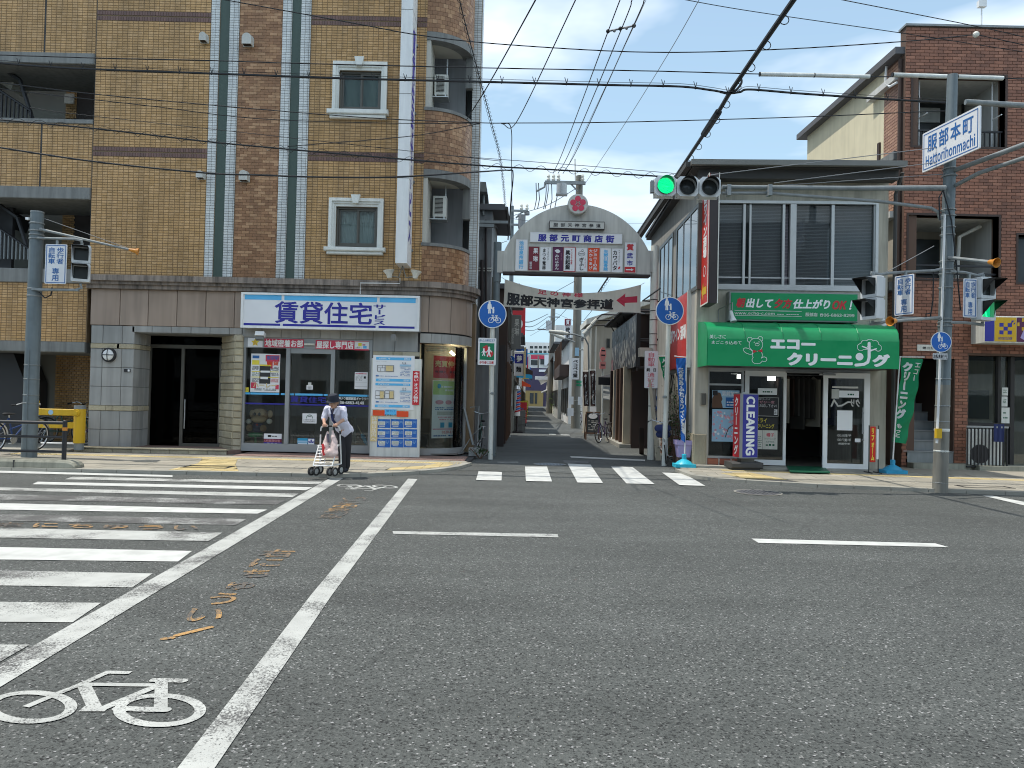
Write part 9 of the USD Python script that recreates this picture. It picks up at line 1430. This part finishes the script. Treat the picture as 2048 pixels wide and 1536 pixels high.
m_=hullchain([(o+(0,.1,.35),.14,o+(0,.05,.85),.12),(o+(0,.15,.30),.15,o+(0,.6,.28),.14),(o+(0,.75,.5),.2,o+(0,1.2,.62),.17)],.06,3);t.part('body',MB().tm(m_),'white_clean',smooth=True);m_=hullchain([(o+(0,.65,.78),.13,o+(0,1.15,.8),.12)],.06,2);t.part('seat',MB().tm(m_),'rubber',smooth=True);mb=MB();mb.tube([o+(-.33,.15,1.0),o+(0,.05,.98),o+(.33,.15,1.0)],.02,6);t.part('handlebar',mb,'black_iron');mb=MB();mb.lathe([(0,.03),(.08,.02),(.08,0)],o+(0,-.08,.85),(0,-1,0),12);t.part('headlight',mb,'chrome')
for k,(px,py,h,w,n,m,lb,sd_) in enumerate(((1112,822,3.4,1.6,900,'leaf_lime','bright lime green bush beside the grey pole in the alley',21),(1128,834,2.0,1.9,800,'leaf_lime','low yellow green bush behind the scooter',22),(1124,826,5.6,1.4,700,'leaf_dark','dark rounded evergreen rising behind the bushes',23))):g=G(px,py);plant(lb,g[0]+.1,g[1]+.8,0,h,w,n,m,.16,sd_,name='bush' if k<2 else 'small_tree',cat='bush' if k<2 else 'tree')
g=G(1142,838);box_sign('small white standing sign by the lime bush',1119,784,1130.5,808,g[1]+14,'board_white',[('さくら',.25,.75,.1,.9, True,2)],'letter_black');tt=T('traffic_cone','small orange red traffic cone at the end of the alley','traffic cone',G(1068.5,812));mb=MB();gc=G(1068.5,812);mb.lathe([(.32,0),(.3,.05),(.2,.06),(.05,1.15),(0,1.16)],gc,n=12);tt.part('cone',mb,'orange_red')
t=T('white_awning','white canvas awnings and banner reaching over the far end of the alley','awning',P(1100,770,105));mb=MB();y_=105;a,c=P(1085,752,y_),P(1112,742,y_);mb.add([P(1076,757,y_),P(1112,742,y_),P(1112,752,y_+3),P(1082,770,y_+3)],[[0,1,2],[0,2,3]]);t.part('canvas',mb,'white_clean');mb=MB();a,c=P(1070,752,y_-3),P(1104,760,y_-3);mb.box(a[0],c[0],y_-3.05,y_-3,c[2],a[2]);t.part('banner_cloth',mb,'board_white')
# clutter along the shaded west side: planters, menu boards, outdoor units, small signs
rc_=random.Random(17)
for k,(yy,kind) in enumerate(((31.9,'box'),(34.2,'unit'),(36.2,'plant'),(39.4,'board'),(42.5,'plant'),(45.3,'unit'),(52,'board'),(56,'plant'),(60,'unit'),(69,'board'),(76,'plant'))):
    x=XL(yy)+.28
    where=['by the barber shop','beyond the barber pole','at the first gap','before the brown tiled house','at the brown tiled house','past the brown tiled house','at the pale grey house','halfway along the pale grey house','past the pale grey house','by the beige house','far down by the beige house'][k]
    if kind=='plant':plant('small potted shrub on the shaded alley side '+where,x,yy,0,1.0,.6,160,'leaf_dark',.1,40+k,name='potted_shrub')
    elif kind=='unit':t=T('air_conditioner','outdoor air conditioner unit standing on the shaded alley side '+where,'air conditioner',(x,yy,0));K=Fr((x+.15,yy,0),(0,1,0));t.part('case',MB().cham(K,-.4,.4,.1,.75,-.3,0,.02),'old_white');mb=MB();mb.lathe([(0,.004),(.24,.004),(.24,0)],K.pt(-.08,.42,0),K.n,18);t.part('fan_grille',mb,'dark_interior');t.part('foot',MB().fbox(K,-.36,.36,0,.1,-.25,-.05),'cabinet_dark')
    elif kind=='board':t=T('menu_board','standing shop board on the shaded alley side '+where,'sign',(x,yy,0));K=Fr((x,yy,0));t.part('panel',MB().cham(K,-.28,.28,.15,1.25,-.08,0,.01),rc_.choice(['board_white','poster_yellow','letter_red']));mb=MB();scrawl(mb,K,-.2,.2,.3,1.1,6,.003,60+k);t.part('lettering',mb,'letter_blue');t.part('foot',MB().fbox(K,-.25,.25,0,.15,-.2,.1),'black_iron')
    else:t=T('crate','grey plastic crates stacked on the shaded alley side '+where,'crate',(x,yy,0));[t.part('crate_body',MB().cham(Fr((x,yy,0)),-.25,.25,.32*i,.32*i+.3,-.4,0,.02),'grey_beam') for i in range(3)]
for k,(yy,z,w,h,m,s) in enumerate(((32.5,2.9,.5,.7,'sign_blue','床屋'),(38.5,2.7,.45,1.0,'board_white','酒処'),(44,3.1,.5,.8,'letter_red','焼肉'),(54,3.3,.6,1.3,'board_white','薬局'),(68,3.2,.6,1.2,'poster_yellow','花屋'),(80,3.4,.7,1.4,'sign_blue','歯科'))):
    K=Fr((XL(yy)+.06,yy,0));t=T('hanging_sign',['small blue','narrow white','small red','tall white','tall yellow','tall blue'][k]+' projecting sign far along the shaded alley side '+['over the barber shop','past the barber shop','over the brown tiled house','over the pale grey house','over the beige house','near the alley end'][k],'sign',K.pt(w/2,z,0));t.part('box',MB().cham(K,0,w,z,z+h,-.14,0,.01),m);t.part('lettering',MB().flat(K,fit(txt(s,vertical=True,bold=2),w*.2,w*.8,z+h*.1,z+h*.9),.003),'letter_black' if m in ('board_white','poster_yellow') else 'white_clean')
# ================================================================ OVERHEAD CABLES
def smooth_line(pts,k=10):
    p=np.array(pts,float)
    if len(p)==2:p=np.array([p[0],(p[0]+p[1])/2,p[1]])
    q=np.vstack([2*p[0]-p[1],p,2*p[-1]-p[-2]]);out=[]
    for i in range(1,len(q)-2):
        for t in np.linspace(0,1,k,endpoint=False):out.append(.5*(2*q[i]+(q[i+1]-q[i-1])*t+(2*q[i-1]-5*q[i]+4*q[i+1]-q[i+2])*t*t+(3*q[i]-q[i-1]-3*q[i+1]+q[i+2])*t**3))
    return np.array(out+[p[-1]])
def cable(label,pts,r=.012,m='cable_black',clips=0,coil=0.0,rings=0,messenger=0.0,name='overhead_cable',group='overhead cables'):
    """pts: (px, py, depth) in photo pixels, or world points."""
    w=[P(*p) if isinstance(p,tuple) else np.array(p) for p in pts];ln=smooth_line(w);t=T(name,label,'cable',ln[len(ln)//2],group=group);mb=MB();mb.tube(ln,r,6);t.part('line',mb,m)
    seg=np.linalg.norm(np.diff(ln,axis=0),axis=1);L_=np.concatenate([[0],np.cumsum(seg)]);at= lambda s:np.array([np.interp(s,L_,ln[:,i]) for i in range(3)])
    if messenger:mb=MB();mb.tube(ln+(0,0,messenger),.005,5);t.part('messenger_wire',mb,m)
    if clips:
        mb=MB()
        for s in np.arange(clips/2,L_[-1],clips):c=at(s);mb.tube([c+(-.03,0,messenger+.07),c+(0,0,messenger*.5),c+(.0,0,-r*1.4),c+(.03,0,messenger+.05)],.007,4)
        t.part('clip',mb,m,kind='stuff')
    if coil:
        s=np.arange(0,L_[-1],coil/10);pos=np.array([at(x) for x in s]);a=s/coil*2*PI;rr=r*2.4+.02;d=(ln[-1]-ln[0])/np.linalg.norm(ln[-1]-ln[0]);h=np.cross(d,(0,0,1));h/=np.linalg.norm(h);v=np.cross(h,d);mb=MB();mb.tube(pos+rr*(np.cos(a)[:, None]*h+np.sin(a)[:, None]*v),.005,4);t.part('spiral_wire',mb,m)
    if rings:
        for sx in np.arange(rings/2,L_[-1],rings):c=at(sx);mb=MB();an=np.linspace(0,2*PI,13)[:-1];mb.tube([c+(.07+.075*math.cos(q),.0,.0+.075*math.sin(q)) for q in an],.008,5,closed=True);t.part('ring',mb,m)
    return t
D=14.3
cable('slack single cable dipping over the top of the arch sky',[(430,-4,D),(700,45,D),(850,72,D),(1024,90,D),(1300,104.5,D),(1560,98.5,D),(1820,82,D),(1952,69,D)],.011)
cable('short cable running on from the white knob on the brick wall',[(1952,69,D),(2048,90,D),(2140,112,D)],.010)
cable('straight cable ending in the long white cover tubes',[(-60,108,D),(193,116,D),(421,121,D),(604,127,D),(960,135.6,D),(1300,142,D),(1520,148,D),(1740,153,D),(1900,154,D),(2100,159,D)],.011)
cable('thick clipped telephone bundle sagging to a splice under the diagonal cable',[(-60,121,D),(133,136,D),(421,147,D),(700,157,D),(960,163.5,D),(1219,170,D),(1358,173,D),(1420,180,D),(1458,186,D),(1480,184,D),(1501,179,D),(1600,187,D),(1750,197,D),(1900,206,D)],.022,clips=.62,messenger=.055)
cable('thin cable from the stair corridor across to the street name sign',[(-40,160,D),(187,188,D),(512,218,D),(760,237,D),(960,245.5,D),(1030,246,D),(1252,244,D),(1600,234,D),(1809,225,D),(1890,222,D)],.0095)
cable('thin cable fanning below it over the tall ochre wall',[(-40,172,D),(77,187,D),(300,212,D),(512,237,D),(765,246,D),(960,246.5,D)],.008)
cable('faint lowest thin cable over the two dark green strips',[(60,215,D),(150,228,D),(512,268,D),(800,300,D),(1000,322,D)],.006)
cable('heavy cable with a loose spiral wire ending behind the traffic light',[(-60,234,D),(187,257,D),(413,283,D),(560,297,D),(706,310,D),(960,331,D),(1100,339,D),(1308,352,D),(1440,360,13.5)],.016,coil=.42)
cable('heavy plain cable swinging up to the vertical riser beside the arch',[(-60,286,D),(187,323,D),(413,346,D),(512,350,D),(633,354,D),(790,354,D),(960,343.5,16),(1016,340.5,18),(1026,347,18),(1022,400,18),(1016,480,18.4)],.017)
cable('thin wire crossing the sky just above the flower emblem',[(880,309,15),(950,315,15),(1150,330,15),(1352,347,15)],.006)
cable('thin wire rising across the upper window to the corner knot',[(575,293,D),(823,272,D),(960,247,D)],.008)
cable('taut diagonal wire falling from the top of the sky to the balcony edge',[(1090,-36,9.5),(1071,0,10),(980,164,13.8),(933,240,16)],.0105)
cable('second taut diagonal wire meeting the corner knot',[(1170,-40,9.5),(1151,0,10),(1033,244,15.2),(1003,247.5,15)],.0085)
cable('short riser wire hanging from the corner knot',[(1003,247,15),(1022,256,15.5),(1023,330,18),(1024,410,22)],.010)
HV=[((1258,-46),(1240,0),(1216.5,62),(1127.5,299),(1106,347)),((1282,-48),(1264,0),(1243,58),(1141,300),(1116,347)),((1306,-46),(1288.6,0),(1267,51.5),(1156,295.5),(1126,347))]
for k,h in enumerate(HV):cable(['power line nearest the apartment of the three parallel lines','middle one of the three parallel power lines','power line nearest the shop of the three parallel lines'][k]+' over the arch',[G(x,y,13.1) for x,y in h],.017,group='power lines over the alley')
t=T('line_spacer','ribbed white spacer bar joining the three power lines high in the sky','spacer',G(1243,58,13.1),group=None);a,c=G(1216,62.5,13.1),G(1268,51.5,13.1);mb=MB();mb.tube([a,c],.03,8);t.part('bar',mb,'cable_grey');mb=MB();[mb.sphere(a+(c-a)*k,.065,1) for k in (0,.48,1)];t.part('clamp',mb,'cable_black');mb=MB();[mb.sphere(a+(c-a)*k-(0,0,.03),.05,1) for k in (.25,.72)];t.part('shed',mb,'cable_grey')
cable('thin earth wire alongside the three power lines',[G(x,y,12.9) for x,y in ((1305,-40),(1292,0),(1215,165),(1136,332))],.008,m='cable_grey',group='power lines over the alley');cable('pale lavender wire slanting to the far crossarm',[G(x,y,12.9) for x,y in ((1420,-40),(1398,0),(1338,105),(1250,247),(1171,366))],.011,m='cable_grey',group='power lines over the alley')
cable('thick black diagonal cable with rings running down the shop side of the alley',[G(x,y,7.5) for x,y in ((1625,-52),(1587,0),(1530,82),(1481,154),(1458,188),(1425,242),(1352,352),(1300,430),(1216,555),(1180,610))],.042,rings=.85)
t=T('cable_splice','looped splice where the thick diagonal cable crosses the clipped bundle','cable splice',P(1468,175,D));mb=MB();mb.tube(smooth_line([P(1480,150,D),P(1483,165,D),P(1472,180,D),P(1458,187,D),P(1440,184,D)]),.022,6);t.part('loop',mb,'cable_black');mb=MB();mb.tube([G(1437,224,7.5),G(1408,268,7.5)],.075,8);t.part('sleeve',mb,'cable_black')
cable('coiled light wire hanging down past the balconies into the alley',[(915,-20,12.5),(925,25,13),(940,83,14),(956.5,146,15.5),(983,246,19),(1003,332,23),(1013,440,30)],.010,coil=.30)
for k,(x0,x1,y0,y1,Y) in enumerate(((1519.5,1628,148.5,150.5,D-.02),(1628.5,1739,150.5,153.5,D-.02),(1785,1893,149.5,153,D-.4),(1914,2006,153.5,156.5,D-.4))):t=T('cable_cover',['long white cable cover tube, first from the traffic light','long white cable cover tube, second from the traffic light','white cable cover tube touching the signal pole on the shop side','white cable cover tube beyond the signal pole'][k],'cable cover',P((x0+x1)/2,y0,Y),group='white cable cover tubes');mb=MB();mb.cyl(P(x0,y0,Y),P(x1,y1,Y),.040,n=10);t.part('tube',mb,'cover_white',smooth=50);mb=MB();mb.cyl(P(x0-1,y0,Y),P(x0+1,y0,Y),.044,n=10);t.part('end_ring',mb,'cable_black')
t=T('cable_cover','grey pipe cover on the thick bundle right of the street name sign pole','cable cover',P(1980,207,D),group='white cable cover tubes');mb=MB();mb.cyl(P(1931,204,D),P(2080,213,D),.055,n=10);t.part('tube',mb,'galvanised',smooth=50)
cable('upper thin wire running to the brick building roof',[(1660,-6,14),(1686,0,14),(1950,52,14.5),(2100,86,14.5)],.008);cable('second thin wire slanting across the brick parapet',[(1340,-6,13.5),(1500,22,14),(1809,67,14),(2100,112,14)],.008)
t=T('wall_insulator','small white knob insulator fixed to the brick parapet','insulator',P(1952,69,D));mb=MB();mb.sphere(P(1952,69,D),.06,1);mb2=MB();t.part('knob',mb,'off_white');mb2.tube([P(1952,69,D),P(1952,66,YB2-.02)],.012,5);t.part('stay',mb2,'cable_grey')
for k,(a,b_,r) in enumerate((((1030,640,33),(1096,628,78),.03),((1040,652,40),(1097,633,78),.025),((1046,660,45),(1098,640,78),.02),((1020,612,26),(1154,560,38),.014),((1100,600,78),(1156,598,38),.02),((1060,672,70),(1150,600,38),.014),((1108,625,78),(1190,640,31),.014),((1030,430,45),(1160,372,38.5),.018),((950,446,20.5),(1036,428,45),.012),((990,450,21),(1020,470,30),.012),((965,478,20.5),(1014,482,26),.010),((1168,640,38),(1205,575,30),.012),((950,428,22),(1300,447,60),.010))):
    m=tuple((np.array(a)+np.array(b_))/2+(0,9,0));cable(['thick','slim','thin','faint'][k%4]+' alley wire '+['sagging from the red sign to the grey pole','sagging just below it to the grey pole','lowest of the sag to the grey pole','from the grey sign up to the big pole','between the two alley poles','rising from the far end to the big pole','from the grey pole to the beige eave','between the west pole and the transformer pole','from the grey house bracket to the west pole','looping off the grey house bracket','level along the grey house wall','rising from the beige house behind the banner','level behind the arch to the shop eave'][k],[a,m,b_],r,group='wires in the alley')
